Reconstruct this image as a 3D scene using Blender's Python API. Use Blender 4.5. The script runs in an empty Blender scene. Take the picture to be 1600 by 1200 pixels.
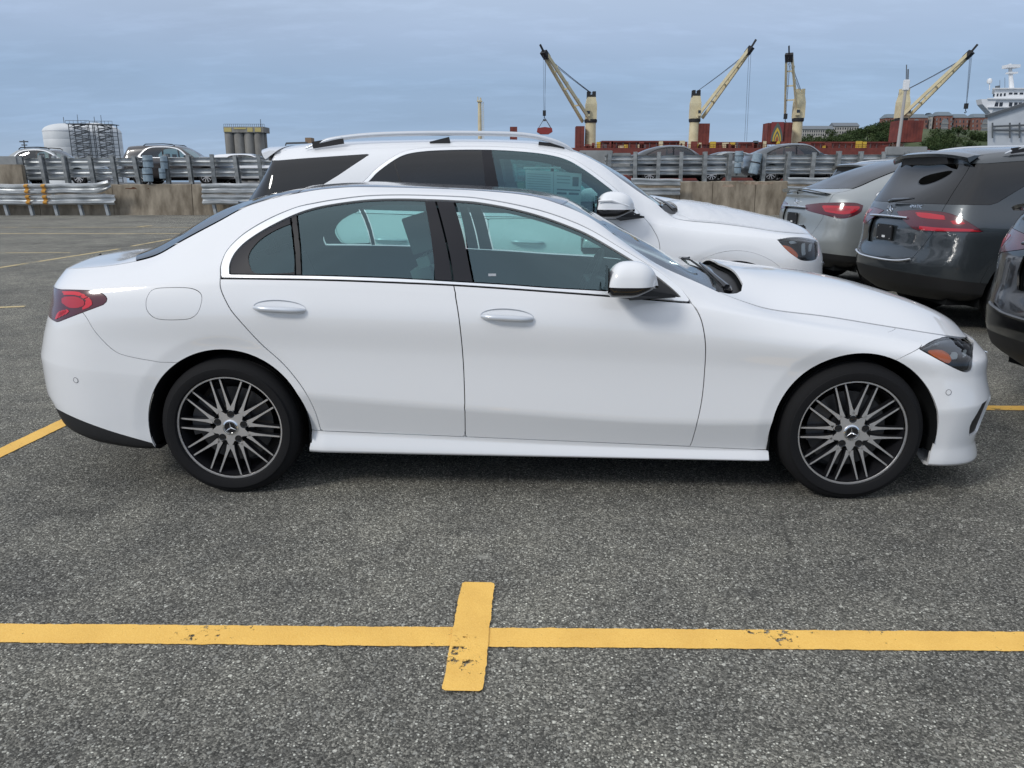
import bpy, bmesh, math, random
import numpy as np
from mathutils import Vector, Matrix

# ------------------------------------------------------------------ camera, sky, sun, exposure
SC = bpy.context.scene
COL = SC.collection
CAM_H, CAM_PITCH, CAM_F = 1.45, math.radians(14.4), 1250.0
cam_d = bpy.data.cameras.new('camera')
cam = bpy.data.objects.new('camera', cam_d)
COL.objects.link(cam)
SC.camera = cam
cam.location = (0, 0, CAM_H)
cam.rotation_euler = (math.pi / 2 - CAM_PITCH, 0, 0)
cam_d.sensor_width = 36.0
cam_d.lens = CAM_F / 1600 * 36
cam_d.clip_start = 0.05
cam_d.clip_end = 30000

SUN_EL, SUN_AZ = math.radians(35), math.radians(230)      # azimuth clockwise from +Y (behind the camera, to the left)
world = bpy.data.worlds.new('World')
SC.world = world
world.use_nodes = True
wt = world.node_tree
wt.nodes.clear()
def wn(t, **k):
    n = wt.nodes.new(t)
    for a, b in k.items():
        setattr(n, a, b)
    return n
w_out = wn('ShaderNodeOutputWorld'); w_bg = wn('ShaderNodeBackground')
w_sky = wn('ShaderNodeTexSky', sky_type='NISHITA', sun_disc=False, sun_elevation=SUN_EL, sun_rotation=SUN_AZ,
           air_density=1.0, dust_density=1.0, ozone_density=1.5, altitude=0)
w_tc = wn('ShaderNodeTexCoord')
w_sep = wn('ShaderNodeSeparateXYZ'); wt.links.new(w_tc.outputs['Generated'], w_sep.inputs[0])
# thin cloud layer seen in perspective: direction / (height + offset)
w_add = wn('ShaderNodeMath', operation='ADD'); w_add.inputs[1].default_value = 0.16
w_abs = wn('ShaderNodeMath', operation='ABSOLUTE'); wt.links.new(w_sep.outputs['Z'], w_abs.inputs[0])
wt.links.new(w_abs.outputs[0], w_add.inputs[0])
w_div = wn('ShaderNodeVectorMath', operation='DIVIDE')
w_cmb = wn('ShaderNodeCombineXYZ')
for i in range(3): wt.links.new(w_add.outputs[0], w_cmb.inputs[i])
wt.links.new(w_tc.outputs['Generated'], w_div.inputs[0]); wt.links.new(w_cmb.outputs[0], w_div.inputs[1])
w_map = wn('ShaderNodeMapping'); w_map.inputs['Scale'].default_value = (0.60, 1.3, 0.0); w_map.inputs['Location'].default_value = (3.1, 1.7, 0); w_map.inputs['Rotation'].default_value = (0, 0, .25)
wt.links.new(w_div.outputs[0], w_map.inputs['Vector'])
w_n1 = wn('ShaderNodeTexNoise'); w_n1.inputs['Scale'].default_value = 0.9; w_n1.inputs['Detail'].default_value = 9; w_n1.inputs['Roughness'].default_value = 0.52
w_n1.inputs['Distortion'].default_value = 0.6
wt.links.new(w_map.outputs[0], w_n1.inputs['Vector'])
w_n2 = wn('ShaderNodeTexNoise'); w_n2.inputs['Scale'].default_value = 4.2; w_n2.inputs['Detail'].default_value = 8; w_n2.inputs['Roughness'].default_value = 0.6
wt.links.new(w_map.outputs[0], w_n2.inputs['Vector'])
# colour of the hazy veil by height above the horizon
w_vr = wn('ShaderNodeValToRGB')
e = w_vr.color_ramp.elements; e[0].position = 0.0; e[0].color = (0.330, 0.435, 0.585, 1); e[1].position = 1.0; e[1].color = (0.78, 0.81, 0.87, 1)
for p_, c_ in ((.06, (.268, .380, .555, 1)), (.11, (.275, .385, .555, 1)), (.16, (.345, .440, .605, 1)), (.20, (.385, .475, .625, 1)), (.27, (.420, .500, .640, 1)), (.5, (.56, .61, .70, 1))):
    q_ = e.new(p_); q_.color = c_
wt.links.new(w_abs.outputs[0], w_vr.inputs[0])
# brightness of the clouds
w_b1 = wn('ShaderNodeMapRange'); w_b1.inputs['From Min'].default_value = .32; w_b1.inputs['From Max'].default_value = .70; w_b1.inputs['To Min'].default_value = .96; w_b1.inputs['To Max'].default_value = 1.11
wt.links.new(w_n1.outputs['Fac'], w_b1.inputs[0])
w_b2 = wn('ShaderNodeMapRange'); w_b2.inputs['From Min'].default_value = .50; w_b2.inputs['From Max'].default_value = .78; w_b2.inputs['To Min'].default_value = 1.0; w_b2.inputs['To Max'].default_value = 1.14
wt.links.new(w_n2.outputs['Fac'], w_b2.inputs[0])
w_bm = wn('ShaderNodeMath', operation='MULTIPLY'); wt.links.new(w_b1.outputs[0], w_bm.inputs[0]); wt.links.new(w_b2.outputs[0], w_bm.inputs[1])
w_vs = wn('ShaderNodeVectorMath', operation='SCALE'); wt.links.new(w_vr.outputs[0], w_vs.inputs[0]); wt.links.new(w_bm.outputs[0], w_vs.inputs['Scale'])
w_bgs = wn('ShaderNodeVectorMath', operation='SCALE'); w_bgs.inputs['Scale'].default_value = 0.06
wt.links.new(w_sky.outputs[0], w_bgs.inputs[0])
w_mix = wn('ShaderNodeMix', data_type='RGBA')
w_mix.inputs[0].default_value = 0.86
wt.links.new(w_bgs.outputs[0], w_mix.inputs[6])
wt.links.new(w_vs.outputs[0], w_mix.inputs[7])
wt.links.new(w_mix.outputs[2], w_bg.inputs['Color'])
w_bg.inputs['Strength'].default_value = 1.0
wt.links.new(w_bg.outputs[0], w_out.inputs[0])

sun_d = bpy.data.lights.new('sun', 'SUN')
sun_d.energy = 1.4
sun_d.angle = math.radians(12)
sun_d.color = (1.0, 0.97, 0.92)
sun = bpy.data.objects.new('sun', sun_d)
COL.objects.link(sun)
_sd = Vector((math.sin(SUN_AZ) * math.cos(SUN_EL), math.cos(SUN_AZ) * math.cos(SUN_EL), math.sin(SUN_EL)))
sun.rotation_euler = (-_sd).to_track_quat('-Z', 'Y').to_euler()
sun.location = _sd * 50

SC.view_settings.view_transform = 'Standard'
SC.view_settings.look = 'None'
SC.view_settings.exposure = 0.25
SC.view_settings.gamma = 1.0
SC.view_settings.use_curve_mapping = False

# ------------------------------------------------------------------ placing helpers (a photo pixel on a plane at a known distance)
PX = CAM_F
def ray(u, v):
    return np.array([(u - 800) / PX, 0, 0]) + (600 - v) / PX * np.array([0, math.sin(CAM_PITCH), math.cos(CAM_PITCH)]) + np.array([0, math.cos(CAM_PITCH), -math.sin(CAM_PITCH)])
def at_y(u, v, Y):
    r = ray(u, v); t = Y / r[1]
    return np.array([0, 0, CAM_H]) + r * t
def at_z(u, v, z=0.0):
    r = ray(u, v); t = (z - CAM_H) / r[2]
    return np.array([0, 0, CAM_H]) + r * t
def project(p):
    q = np.asarray(p, float) - np.array([0, 0, CAM_H])
    d = q[..., 1] * math.cos(CAM_PITCH) - q[..., 2] * math.sin(CAM_PITCH)
    up = q[..., 1] * math.sin(CAM_PITCH) + q[..., 2] * math.cos(CAM_PITCH)
    return np.stack([800 + PX * q[..., 0] / d, 600 - PX * up / d, d], -1)

def at_local(loc, rz, u, v, y):
    c, s = math.cos(rz), math.sin(rz); ay = np.array([-s, c, 0]); ax = np.array([c, s, 0]); C = np.array([0, 0, CAM_H]) - np.array(loc)
    r = ray(u, v); t = (y - C @ ay) / (r @ ay); p = C + t * r; return np.array([p @ ax, p @ ay, p[2]])
# ------------------------------------------------------------------ materials
def mat(name, color=(.5, .5, .5), rough=.5, metal=0.0, coat=0.0, spec=.5, emit=None, alpha=None):
    m = bpy.data.materials.new(name); m.use_nodes = True
    b = m.node_tree.nodes['Principled BSDF']
    b.inputs['Base Color'].default_value = (*color, 1)
    b.inputs['Roughness'].default_value = rough
    b.inputs['Metallic'].default_value = metal
    b.inputs['Specular IOR Level'].default_value = spec
    b.inputs['Coat Weight'].default_value = coat
    b.inputs['Coat Roughness'].default_value = 0.04
    return m
def nodes(m): return m.node_tree.nodes, m.node_tree.links, m.node_tree.nodes['Principled BSDF']
def noise_color(m, c1, c2, scale=5, detail=6, lo=.35, hi=.65, rough=.6, coord='Object', stretch=(1, 1, 1), bump=0.0, bump_dist=.01):
    N, L, b = nodes(m)
    tc = N.new('ShaderNodeTexCoord'); mp = N.new('ShaderNodeMapping'); mp.inputs['Scale'].default_value = stretch
    L.new(tc.outputs[coord], mp.inputs[0])
    n = N.new('ShaderNodeTexNoise'); n.inputs['Scale'].default_value = scale; n.inputs['Detail'].default_value = detail; n.inputs['Roughness'].default_value = rough
    L.new(mp.outputs[0], n.inputs['Vector'])
    r = N.new('ShaderNodeValToRGB'); r.color_ramp.elements[0].position = lo; r.color_ramp.elements[1].position = hi
    r.color_ramp.elements[0].color = (*c1, 1); r.color_ramp.elements[1].color = (*c2, 1)
    L.new(n.outputs['Fac'], r.inputs[0]); L.new(r.outputs[0], b.inputs['Base Color'])
    if bump:
        bp = N.new('ShaderNodeBump'); bp.inputs['Strength'].default_value = bump; bp.inputs['Distance'].default_value = bump_dist
        L.new(n.outputs['Fac'], bp.inputs['Height']); L.new(bp.outputs[0], b.inputs['Normal'])
    return n, r
def glass_mat(name, tint, gloss=.06, rough=.0, gcol=(1, 1, 1)):
    m = bpy.data.materials.new(name); m.use_nodes = True
    N, L = m.node_tree.nodes, m.node_tree.links; N.clear()
    o = N.new('ShaderNodeOutputMaterial'); t = N.new('ShaderNodeBsdfTransparent'); g = N.new('ShaderNodeBsdfGlossy')
    t.inputs[0].default_value = (*tint, 1); g.inputs['Roughness'].default_value = rough; g.inputs[0].default_value = (*gcol, 1)
    f = N.new('ShaderNodeFresnel'); f.inputs[0].default_value = 1.5
    mr = N.new('ShaderNodeMapRange'); mr.inputs['From Min'].default_value = 0; mr.inputs['From Max'].default_value = 1
    mr.inputs['To Min'].default_value = gloss; mr.inputs['To Max'].default_value = 1.0
    L.new(f.outputs[0], mr.inputs[0])
    x = N.new('ShaderNodeMixShader'); L.new(mr.outputs[0], x.inputs[0]); L.new(t.outputs[0], x.inputs[1]); L.new(g.outputs[0], x.inputs[2])
    L.new(x.outputs[0], o.inputs[0])
    return m
def paint(name, color, metal=0.0, rough=.35, flake=0.0):
    m = mat(name, color, rough, metal, coat=1.0)
    N, L, b = nodes(m)
    b.inputs['Coat Roughness'].default_value = 0.03; b.inputs['Coat IOR'].default_value = 1.62
    # faint dust variation in the gloss
    tc = N.new('ShaderNodeTexCoord'); n = N.new('ShaderNodeTexNoise'); n.inputs['Scale'].default_value = 2.3; n.inputs['Detail'].default_value = 5
    L.new(tc.outputs['Object'], n.inputs['Vector'])
    r = N.new('ShaderNodeMapRange'); r.inputs['To Min'].default_value = .02; r.inputs['To Max'].default_value = .09
    L.new(n.outputs['Fac'], r.inputs[0]); L.new(r.outputs[0], b.inputs['Coat Roughness'])
    return m

M = {}
M['white'] = paint('white_paint', (.79, .797, .808), rough=.5)
M['white2'] = paint('white_paint_suv', (.80, .81, .825), rough=.5)
M['grey'] = paint('grey_metallic', (.050, .060, .068), metal=.55, rough=.38)
M['silver'] = paint('silver_grey_metallic', (.33, .355, .36), metal=.45, rough=.42)
M['blackp'] = paint('black_paint', (.002, .0022, .003), rough=.3)
M['brownp'] = paint('dark_brown_paint', (.025, .02, .02), rough=.3)
M['bluegrey'] = paint('blue_grey_paint', (.07, .085, .10), metal=.4, rough=.35)
M['darkgrey'] = paint('dark_grey_paint', (.035, .04, .045), metal=.4, rough=.35)
M['roofglass'] = mat('roof_glass_black', (.03, .028, .035), .12, coat=.6)
M['black'] = mat('black_plastic', (.012, .012, .013), .55)
M['gloss_black'] = mat('gloss_black', (.01, .01, .012), .08, coat=.5)
M['liner'] = mat('dark_liner', (.010, .011, .012), .9, spec=.1)
M['trim'] = mat('interior_trim', (.022, .026, .028), .6)
M['seat'] = mat('seat_leather', (.05, .055, .058), .55)
M['seat_grey'] = mat('seat_film', (.16, .18, .18), .5)
M['chrome'] = mat('chrome', (.88, .89, .91), .10, 1.0)
M['satin'] = mat('satin_aluminium', (.93, .94, .95), .38, .6)
M['silverpaint'] = mat('silver_handle', (.62, .65, .69), .35, .35, coat=.6)
M['tyre'] = mat('tyre_rubber', (.009, .009, .010), .8, spec=.25)
M['wheel_dark'] = mat('wheel_dark', (.012, .012, .014), .35)
M['machined'] = mat('machined_alloy', (.78, .76, .75), .38, .9)
M['disc'] = mat('brake_disc', (.10, .10, .105), .4, .9)
M['pillar'] = mat('pillar_film', (.014, .014, .018), .42, spec=.35)
M['glass'] = glass_mat('tinted_glass', (.57, .82, .79), .105, gcol=(.70, .95, 1.0))
M['glass_ws'] = glass_mat('windscreen_glass', (.62, .76, .74), .05)
M['glass_dark'] = glass_mat('privacy_glass', (.035, .035, .042), .03)
M['red'] = mat('red_lens', (.34, .008, .016), .12, coat=1.0)
M['red_dark'] = mat('dark_red_lens', (.085, .007, .014), .10, coat=1.0)
M['red_bright'] = mat('bright_red_lens', (.66, .008, .020), .15, coat=1.0)
M['amber'] = mat('amber_lens', (.78, .17, .02), .15, coat=1.0)
M['lamp_dark'] = mat('headlamp_inner', (.010, .011, .014), .35, coat=.3)
M['lamp_chrome'] = mat('headlamp_reflector', (.50, .56, .58), .3, .2)
M['lens'] = glass_mat('clear_lens', (.93, .94, .95), .0)

for k in ('red', 'red_dark', 'red_bright', 'amber'): M[k].node_tree.nodes['Principled BSDF'].inputs['Coat Roughness'].default_value = .16
# ------------------------------------------------------------------ objects
def tag(o, label=None, cat=None, group=None, kind=None):
    if label: o['label'] = label
    if cat: o['category'] = cat
    if group: o['group'] = group
    if kind: o['kind'] = kind
    return o
def empty(name, loc=(0, 0, 0), rz=0.0):
    o = bpy.data.objects.new(name, None); COL.objects.link(o)
    o.location = loc; o.rotation_euler = (0, 0, rz); o.empty_display_size = .2
    return o
def mesh_obj(name, verts, faces, m, parent=None, smooth=False, normals=None, mats=None, midx=None):
    me = bpy.data.meshes.new(name)
    verts = np.asarray(verts, dtype=np.float32)
    if isinstance(faces, np.ndarray) and faces.ndim == 2:
        nf, k = faces.shape
        me.vertices.add(len(verts)); me.vertices.foreach_set('co', verts.ravel())
        me.loops.add(nf * k); me.loops.foreach_set('vertex_index', faces.astype(np.int32).ravel())
        me.polygons.add(nf); me.polygons.foreach_set('loop_start', np.arange(0, nf * k, k, dtype=np.int32))
        me.polygons.foreach_set('loop_total', np.full(nf, k, dtype=np.int32))
        me.update(calc_edges=True)
    else:
        me.from_pydata([tuple(map(float, v)) for v in verts], [], [tuple(map(int, f)) for f in faces]); me.update()
    for mm in (mats or [m]): me.materials.append(mm)
    if midx is not None: me.polygons.foreach_set('material_index', np.asarray(midx, dtype=np.int32))
    if smooth: me.polygons.foreach_set('use_smooth', np.ones(len(me.polygons), dtype=bool))
    me.validate(verbose=False)
    if normals is not None and len(me.vertices) == len(normals):
        me.normals_split_custom_set_from_vertices([tuple(n) for n in normals.tolist()])
    o = bpy.data.objects.new(name, me); COL.objects.link(o)
    if parent is not None: o.parent = parent
    return o
class MB:
    """collects simple solids and links them as one mesh object"""
    def __init__(s): s.v = []; s.f = []; s.mi = []; s.cur = 0
    def add(s, vs, fs):
        n = len(s.v); s.v += [tuple(map(float, p)) for p in vs]; s.f += [tuple(i + n for i in f) for f in fs]; s.mi += [s.cur] * len(fs); return s
    def box(s, a, b, M4=None):
        x0, y0, z0 = a; x1, y1, z1 = b
        vs = [(x0, y0, z0), (x1, y0, z0), (x1, y1, z0), (x0, y1, z0), (x0, y0, z1), (x1, y0, z1), (x1, y1, z1), (x0, y1, z1)]
        if M4 is not None: vs = [tuple(M4 @ Vector(p)) for p in vs]
        return s.add(vs, [(0, 3, 2, 1), (4, 5, 6, 7), (0, 1, 5, 4), (1, 2, 6, 5), (2, 3, 7, 6), (3, 0, 4, 7)])
    def bar(s, p, q, r=.02, n=6, r2=None, caps=True):
        p, q = Vector(p), Vector(q); d = q - p
        if d.length < 1e-9: return s
        d.normalize(); a = d.orthogonal().normalized(); b = d.cross(a); r2 = r if r2 is None else r2
        vs = []
        for c, rr in ((p, r), (q, r2)):
            for k in range(n):
                t = 2 * math.pi * (k + .5) / n; vs.append(c + a * math.cos(t) * rr + b * math.sin(t) * rr)
        fs = [(k, (k + 1) % n, n + (k + 1) % n, n + k) for k in range(n)]
        if caps: fs += [tuple(range(n - 1, -1, -1)), tuple(range(n, 2 * n))]
        return s.add(vs, fs)
    def beam(s, p, q, w, h, up=(0, 0, 1)):
        p, q, up = Vector(p), Vector(q), Vector(up); d = (q - p).normalized(); a = d.cross(up).normalized(); b = a.cross(d)
        vs = []
        for c in (p, q):
            for i, j in ((-1, -1), (1, -1), (1, 1), (-1, 1)): vs.append(c + a * i * w / 2 + b * j * h / 2)
        return s.add(vs, [(0, 1, 2, 3), (7, 6, 5, 4), (0, 4, 5, 1), (1, 5, 6, 2), (2, 6, 7, 3), (3, 7, 4, 0)])
    def tube(s, pts, r, n=8, caps=True):
        pts = [Vector(p) for p in pts]; m = len(pts); vs = []; rr = r if hasattr(r, '__len__') else [r] * m
        a = None
        for i, p in enumerate(pts):
            d = (pts[min(i + 1, m - 1)] - pts[max(i - 1, 0)]).normalized()
            if a is None: a = d.orthogonal().normalized()
            a = (a - d * a.dot(d)).normalized(); b = d.cross(a)
            for k in range(n):
                t = 2 * math.pi * k / n; vs.append(p + (a * math.cos(t) + b * math.sin(t)) * rr[i])
        fs = [(i * n + k, i * n + (k + 1) % n, (i + 1) * n + (k + 1) % n, (i + 1) * n + k) for i in range(m - 1) for k in range(n)]
        if caps: fs += [tuple(range(n - 1, -1, -1)), tuple(range((m - 1) * n, m * n))]
        return s.add(vs, fs)
    def lathe(s, prof, n=32, axis='Z', center=(0, 0, 0), a0=0, a1=2 * math.pi):
        full = abs(a1 - a0 - 2 * math.pi) < 1e-6; m = len(prof); cols = n if full else n + 1; vs = []
        for k in range(cols):
            t = a0 + (a1 - a0) * k / n; c, si = math.cos(t), math.sin(t)
            for r, h in prof:
                p = {'Z': (r * c, r * si, h), 'Y': (r * c, h, r * si), 'X': (h, r * c, r * si)}[axis]
                vs.append((p[0] + center[0], p[1] + center[1], p[2] + center[2]))
        fs = []
        for k in range(n):
            k2 = (k + 1) % cols
            for j in range(m - 1): fs.append((k * m + j, k2 * m + j, k2 * m + j + 1, k * m + j + 1))
        return s.add(vs, fs)
    def prism(s, poly, h0, h1, M4=None):
        """poly in xy, extruded in z"""
        n = len(poly); vs = [(x, y, h0) for x, y in poly] + [(x, y, h1) for x, y in poly]
        if M4 is not None: vs = [tuple(M4 @ Vector(p)) for p in vs]
        return s.add(vs, [tuple(range(n - 1, -1, -1)), tuple(range(n, 2 * n))] + [(i, (i + 1) % n, n + (i + 1) % n, n + i) for i in range(n)])
    def build(s, name, m, parent=None, smooth=False, mats=None, bevel=0.0):
        if bevel or smooth:
            me = bpy.data.meshes.new(name); me.from_pydata(s.v, [], s.f); me.update()
            for mm in (mats or [m]): me.materials.append(mm)
            me.polygons.foreach_set('material_index', s.mi)
            bm = bmesh.new(); bm.from_mesh(me)
            bmesh.ops.recalc_face_normals(bm, faces=bm.faces)
            if bevel:
                es = [e for e in bm.edges if e.is_manifold and e.calc_face_angle(0) > .5]
                bmesh.ops.bevel(bm, geom=es, offset=bevel, segments=2, affect='EDGES', clamp_overlap=True)
            if smooth:
                for f in bm.faces: f.smooth = True
                for e in bm.edges:
                    if e.is_manifold and e.calc_face_angle(0) > .7: e.smooth = False
            bm.to_mesh(me); bm.free()
            o = bpy.data.objects.new(name, me); COL.objects.link(o)
            if parent is not None: o.parent = parent
            return o
        return mesh_obj(name, s.v, s.f, m, parent, mats=mats, midx=s.mi)
def link_copy(o, parent=None):
    c = o.copy(); COL.objects.link(c)
    if parent is not None: c.parent = parent
    return c
def copy_tree(o, parent=None, swap=None, skip=()):
    c = o.copy(); COL.objects.link(c); c.parent = parent
    for ch in KIDS.get(o.name, ()) or [k for k in o.children]:
        if ch.name.split('.')[0] in skip: continue
        copy_tree(ch, c, swap, skip)
    if swap and c.type == 'MESH':
        for s in c.material_slots:
            if s.material and s.material.name in swap:
                nm = swap[s.material.name]; s.link = 'OBJECT'; s.material = nm
    return c
KIDS = {}

# ------------------------------------------------------------------ lofted shells and cutting
def pchip(xs, ys, x):
    xs = np.asarray(xs, float); ys = np.asarray(ys, float); x = np.asarray(x, float)
    if len(xs) == 1: return np.full(x.shape, ys[0])
    h = np.diff(xs); d = np.diff(ys) / h; m = np.zeros(len(xs)); m[0] = d[0]; m[-1] = d[-1]
    for i in range(1, len(xs) - 1):
        if d[i - 1] * d[i] > 0:
            w1 = 2 * h[i] + h[i - 1]; w2 = h[i] + 2 * h[i - 1]; m[i] = (w1 + w2) / (w1 / d[i - 1] + w2 / d[i])
    i = np.clip(np.searchsorted(xs, x) - 1, 0, len(h) - 1); t = np.clip((x - xs[i]) / h[i], 0, 1); hh = h[i]
    return ((2 * t**3 - 3 * t**2 + 1) * ys[i] + (t**3 - 2 * t**2 + t) * hh * m[i] + (-2 * t**3 + 3 * t**2) * ys[i + 1] + (t**3 - t**2) * hh * m[i + 1])
def key(keys, x, s=.04):
    if not hasattr(keys, '__len__'): return np.full(np.shape(x), float(keys))
    keys = sorted(keys); xs = [k[0] for k in keys]; ys = [k[1] for k in keys]
    w = [1, 4, 6, 4, 1]; r = 0
    for k, c in zip((-2, -1, 0, 1, 2), w): r = r + c * pchip(xs, ys, x + k * s / 2)
    return r / 16
class SM:
    """triangle soup with columns x y z nx ny nz S v"""
    def __init__(s, X, F): s.X = X; s.F = F
    def copy(s): return SM(s.X.copy(), s.F.copy())
    def compact(s):
        used = np.unique(s.F); mp = np.full(len(s.X), -1); mp[used] = np.arange(len(used))
        return SM(s.X[used], mp[s.F]) if len(used) else SM(s.X[:0], s.F)
def loft(levels, xcr, xcf, nu=(36, 230, 36), nv=8, nr=2.4, nf=2.4, disp=None, vsplit=8.0):
    pr = np.linspace(0, math.pi / 2, nu[0], endpoint=False); pf = np.linspace(math.pi / 2, 0, nu[2] + 1)[1:]
    xs = np.linspace(xcr, xcf, nu[1] + 1)
    C = []
    for l in levels:
        def cap(phi, xe, xc, n):
            return xc + (xe - xc) * np.cos(phi) ** (2 / n), np.sin(phi) ** (2 / n)
        xr_, sr = cap(pr, l['xr'], xcr, l.get('nr', nr)); xf_, sf = cap(pf, l['xf'], xcf, l.get('nf', nf))
        x = np.concatenate([xr_, xs, xf_]); sc = np.concatenate([sr, np.ones(len(xs)), sf])
        C.append(np.stack([x, key(l['w'], x) * sc, key(l['z'], x)], -1))
    C = np.array(C)                     # K, U, 3
    K, Un = C.shape[:2]
    ch = np.maximum(np.linalg.norm(np.diff(C, axis=0), axis=-1), 1e-4)      # K-1, U
    T = np.zeros_like(C)
    d = np.diff(C, axis=0) / ch[..., None]
    T[0] = d[0]; T[-1] = d[-1]
    for k in range(1, K - 1):
        a, b = ch[k - 1][:, None], ch[k][:, None]
        T[k] = (d[k - 1] * b + d[k] * a) / (a + b)
    T[-1, :, 2] *= 0.0                  # crown is level at the centre line
    rows = []; vv = []
    nvs = nv if hasattr(nv, '__len__') else [nv] * (K - 1)
    for k in range(K - 1):
        c0 = levels[k].get('crease', 0); c1 = levels[k + 1].get('crease', 0)
        T0 = T[k] * (1 - c0) + d[k] * c0; T1 = T[k + 1] * (1 - c1) + d[k] * c1
        for j in range(nvs[k] + (k == K - 2)):
            t = j / nvs[k]; h = ch[k][:, None]
            rows.append((2 * t**3 - 3 * t**2 + 1) * C[k] + (t**3 - 2 * t**2 + t) * h * T0 + (-2 * t**3 + 3 * t**2) * C[k + 1] + (t**3 - t**2) * h * T1)
            vv.append(k + t)
    G = np.array(rows); V, U = G.shape[:2]   # V,U,3
    G[:, 0, 1] = 0; G[:, -1, 1] = 0; G[-1, :, 1] = 0
    if disp is not None: G = disp(G)
    vv = np.array(vv); r8 = int(np.argmin(np.abs(vv - vsplit))); du = np.gradient(G, axis=1)
    S = np.concatenate([np.zeros((V, 1)), np.cumsum(np.linalg.norm(np.diff(G, axis=1), axis=-1), axis=1)], 1)
    out = []
    for a0, a1 in ((0, r8 + 1), (r8, V)):
        g = G[a0:a1]; dv = np.gradient(g, axis=0, edge_order=2 if a1 - a0 > 2 else 1); n = np.cross(dv, du[a0:a1]); n = n / np.maximum(np.linalg.norm(n, axis=-1, keepdims=True), 1e-12)
        n *= np.sign((n * np.array([0, .5, 1.0])).sum(-1).mean()); n[:, 0, 1] = 0; n[:, -1, 1] = 0
        if a1 == V: n[-1, :, 1] = 0
        n /= np.maximum(np.linalg.norm(n, axis=-1, keepdims=True), 1e-9); R_ = a1 - a0
        X = np.concatenate([g, n, S[a0:a1, :, None], np.repeat(vv[a0:a1, None], U, 1)[..., None]], -1).reshape(-1, 8)
        ii = np.arange(R_ - 1)[:, None] * U + np.arange(U - 1)[None]
        a, b, c, e = ii.ravel(), ii.ravel() + 1, ii.ravel() + U + 1, ii.ravel() + U
        F = np.concatenate([np.stack([a, b, c], 1), np.stack([a, c, e], 1)])
        P = X[:, :3]; fn = np.cross(P[F[:, 1]] - P[F[:, 0]], P[F[:, 2]] - P[F[:, 0]])
        if (fn * X[F[:, 0], 3:6]).sum() < 0: F = F[:, ::-1].copy()
        out.append(SM(X, F))
    sd, tp = out
    sh = SM(np.concatenate([sd.X, tp.X]), np.concatenate([sd.F, tp.F + len(sd.X)])); sh.side = sd; sh.top = tp
    return sh
def split(sm, d):
    """returns (part with d>0, part with d<0), cut exactly on d=0"""
    d = np.where(np.abs(d) < 1e-9, 1e-9, d); F = sm.F
    if len(F) == 0: return sm, sm
    s = d > 0; sf = s[F]; cnt = sf.sum(1)
    Fin = F[cnt == 3]; Fout = F[cnt == 0]
    one = F[cnt == 1]; two = F[cnt == 2]
    def rot(T, flag):
        k = np.argmax(flag, axis=1); return T[np.arange(len(T))[:, None], (k[:, None] + np.arange(3)[None]) % 3]
    A = rot(one, s[one]); B = rot(two, ~s[two])
    T = np.concatenate([A, B])
    if len(T) == 0: return SM(sm.X, Fin), SM(sm.X, Fout)
    e = np.concatenate([T[:, [0, 1]], T[:, [0, 2]]]); es = np.sort(e, 1)
    un, inv = np.unique(es, axis=0, return_inverse=True); inv = inv.ravel()
    t = d[un[:, 0]] / (d[un[:, 0]] - d[un[:, 1]])
    NX = sm.X[un[:, 0]] * (1 - t[:, None]) + sm.X[un[:, 1]] * t[:, None]
    X = np.concatenate([sm.X, NX]); n0 = len(sm.X); m = len(T)
    ab = n0 + inv[:m]; ac = n0 + inv[m:]
    tip = np.stack([T[:, 0], ab, ac], 1); q1 = np.stack([ab, T[:, 1], T[:, 2]], 1); q2 = np.stack([ab, T[:, 2], ac], 1)
    na = len(A)
    Fi = np.concatenate([Fin, tip[:na], q1[na:], q2[na:]]); Fo = np.concatenate([Fout, tip[na:], q1[:na], q2[:na]])
    return SM(X, Fi), SM(X, Fo)
def polyd(P, poly):
    """signed distance to closed polygon, positive inside"""
    poly = np.asarray(poly, float); a = poly; b = np.roll(poly, -1, 0); out = np.full(len(P), 1e9); ins = np.zeros(len(P), bool)
    for (x0, y0), (x1, y1) in zip(a, b):
        dx, dy = x1 - x0, y1 - y0; L2 = dx * dx + dy * dy
        if L2 < 1e-14: continue
        t = np.clip(((P[:, 0] - x0) * dx + (P[:, 1] - y0) * dy) / L2, 0, 1)
        dd = (P[:, 0] - x0 - t * dx) ** 2 + (P[:, 1] - y0 - t * dy) ** 2; out = np.minimum(out, dd)
        if y0 != y1:
            c = (y0 > P[:, 1]) != (y1 > P[:, 1]); xi = x0 + (P[:, 1] - y0) / (y1 - y0) * dx; ins ^= c & (P[:, 0] < xi)
    out = np.sqrt(out); return np.where(ins, out, -out)
def carve(sm, poly, cols=(6, 2), gap=.002):
    if len(sm.F) == 0: return sm, sm
    sm = sm.compact(); d = polyd(sm.X[:, list(cols)], poly)
    i, _ = split(sm, d - gap); o, _ = split(sm, -d - gap)
    return i.compact(), o.compact()
def curve(pts, closed=True, n=6):
    """Catmull-Rom through points; a point with a third item is a corner"""
    P = [np.array(p[:2], float) for p in pts]; cr = [len(p) > 2 for p in pts]; m = len(P); out = []
    rng = range(m) if closed else range(m - 1)
    for i in rng:
        p1, p2 = P[i], P[(i + 1) % m]
        p0 = P[(i - 1) % m] if (closed or i > 0) and not cr[i] else p1 * 2 - p2
        p3 = P[(i + 2) % m] if (closed or i < m - 2) and not cr[(i + 1) % m] else p2 * 2 - p1
        if cr[i] and cr[(i + 1) % m]: out.append(p1); continue
        for k in range(n):
            t = k / n
            out.append(.5 * ((2 * p1) + (-p0 + p2) * t + (2 * p0 - 5 * p1 + 4 * p2 - p3) * t * t + (-p0 + 3 * p1 - 3 * p2 + p3) * t**3))
    if not closed: out.append(P[-1])
    return np.array(out)
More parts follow.
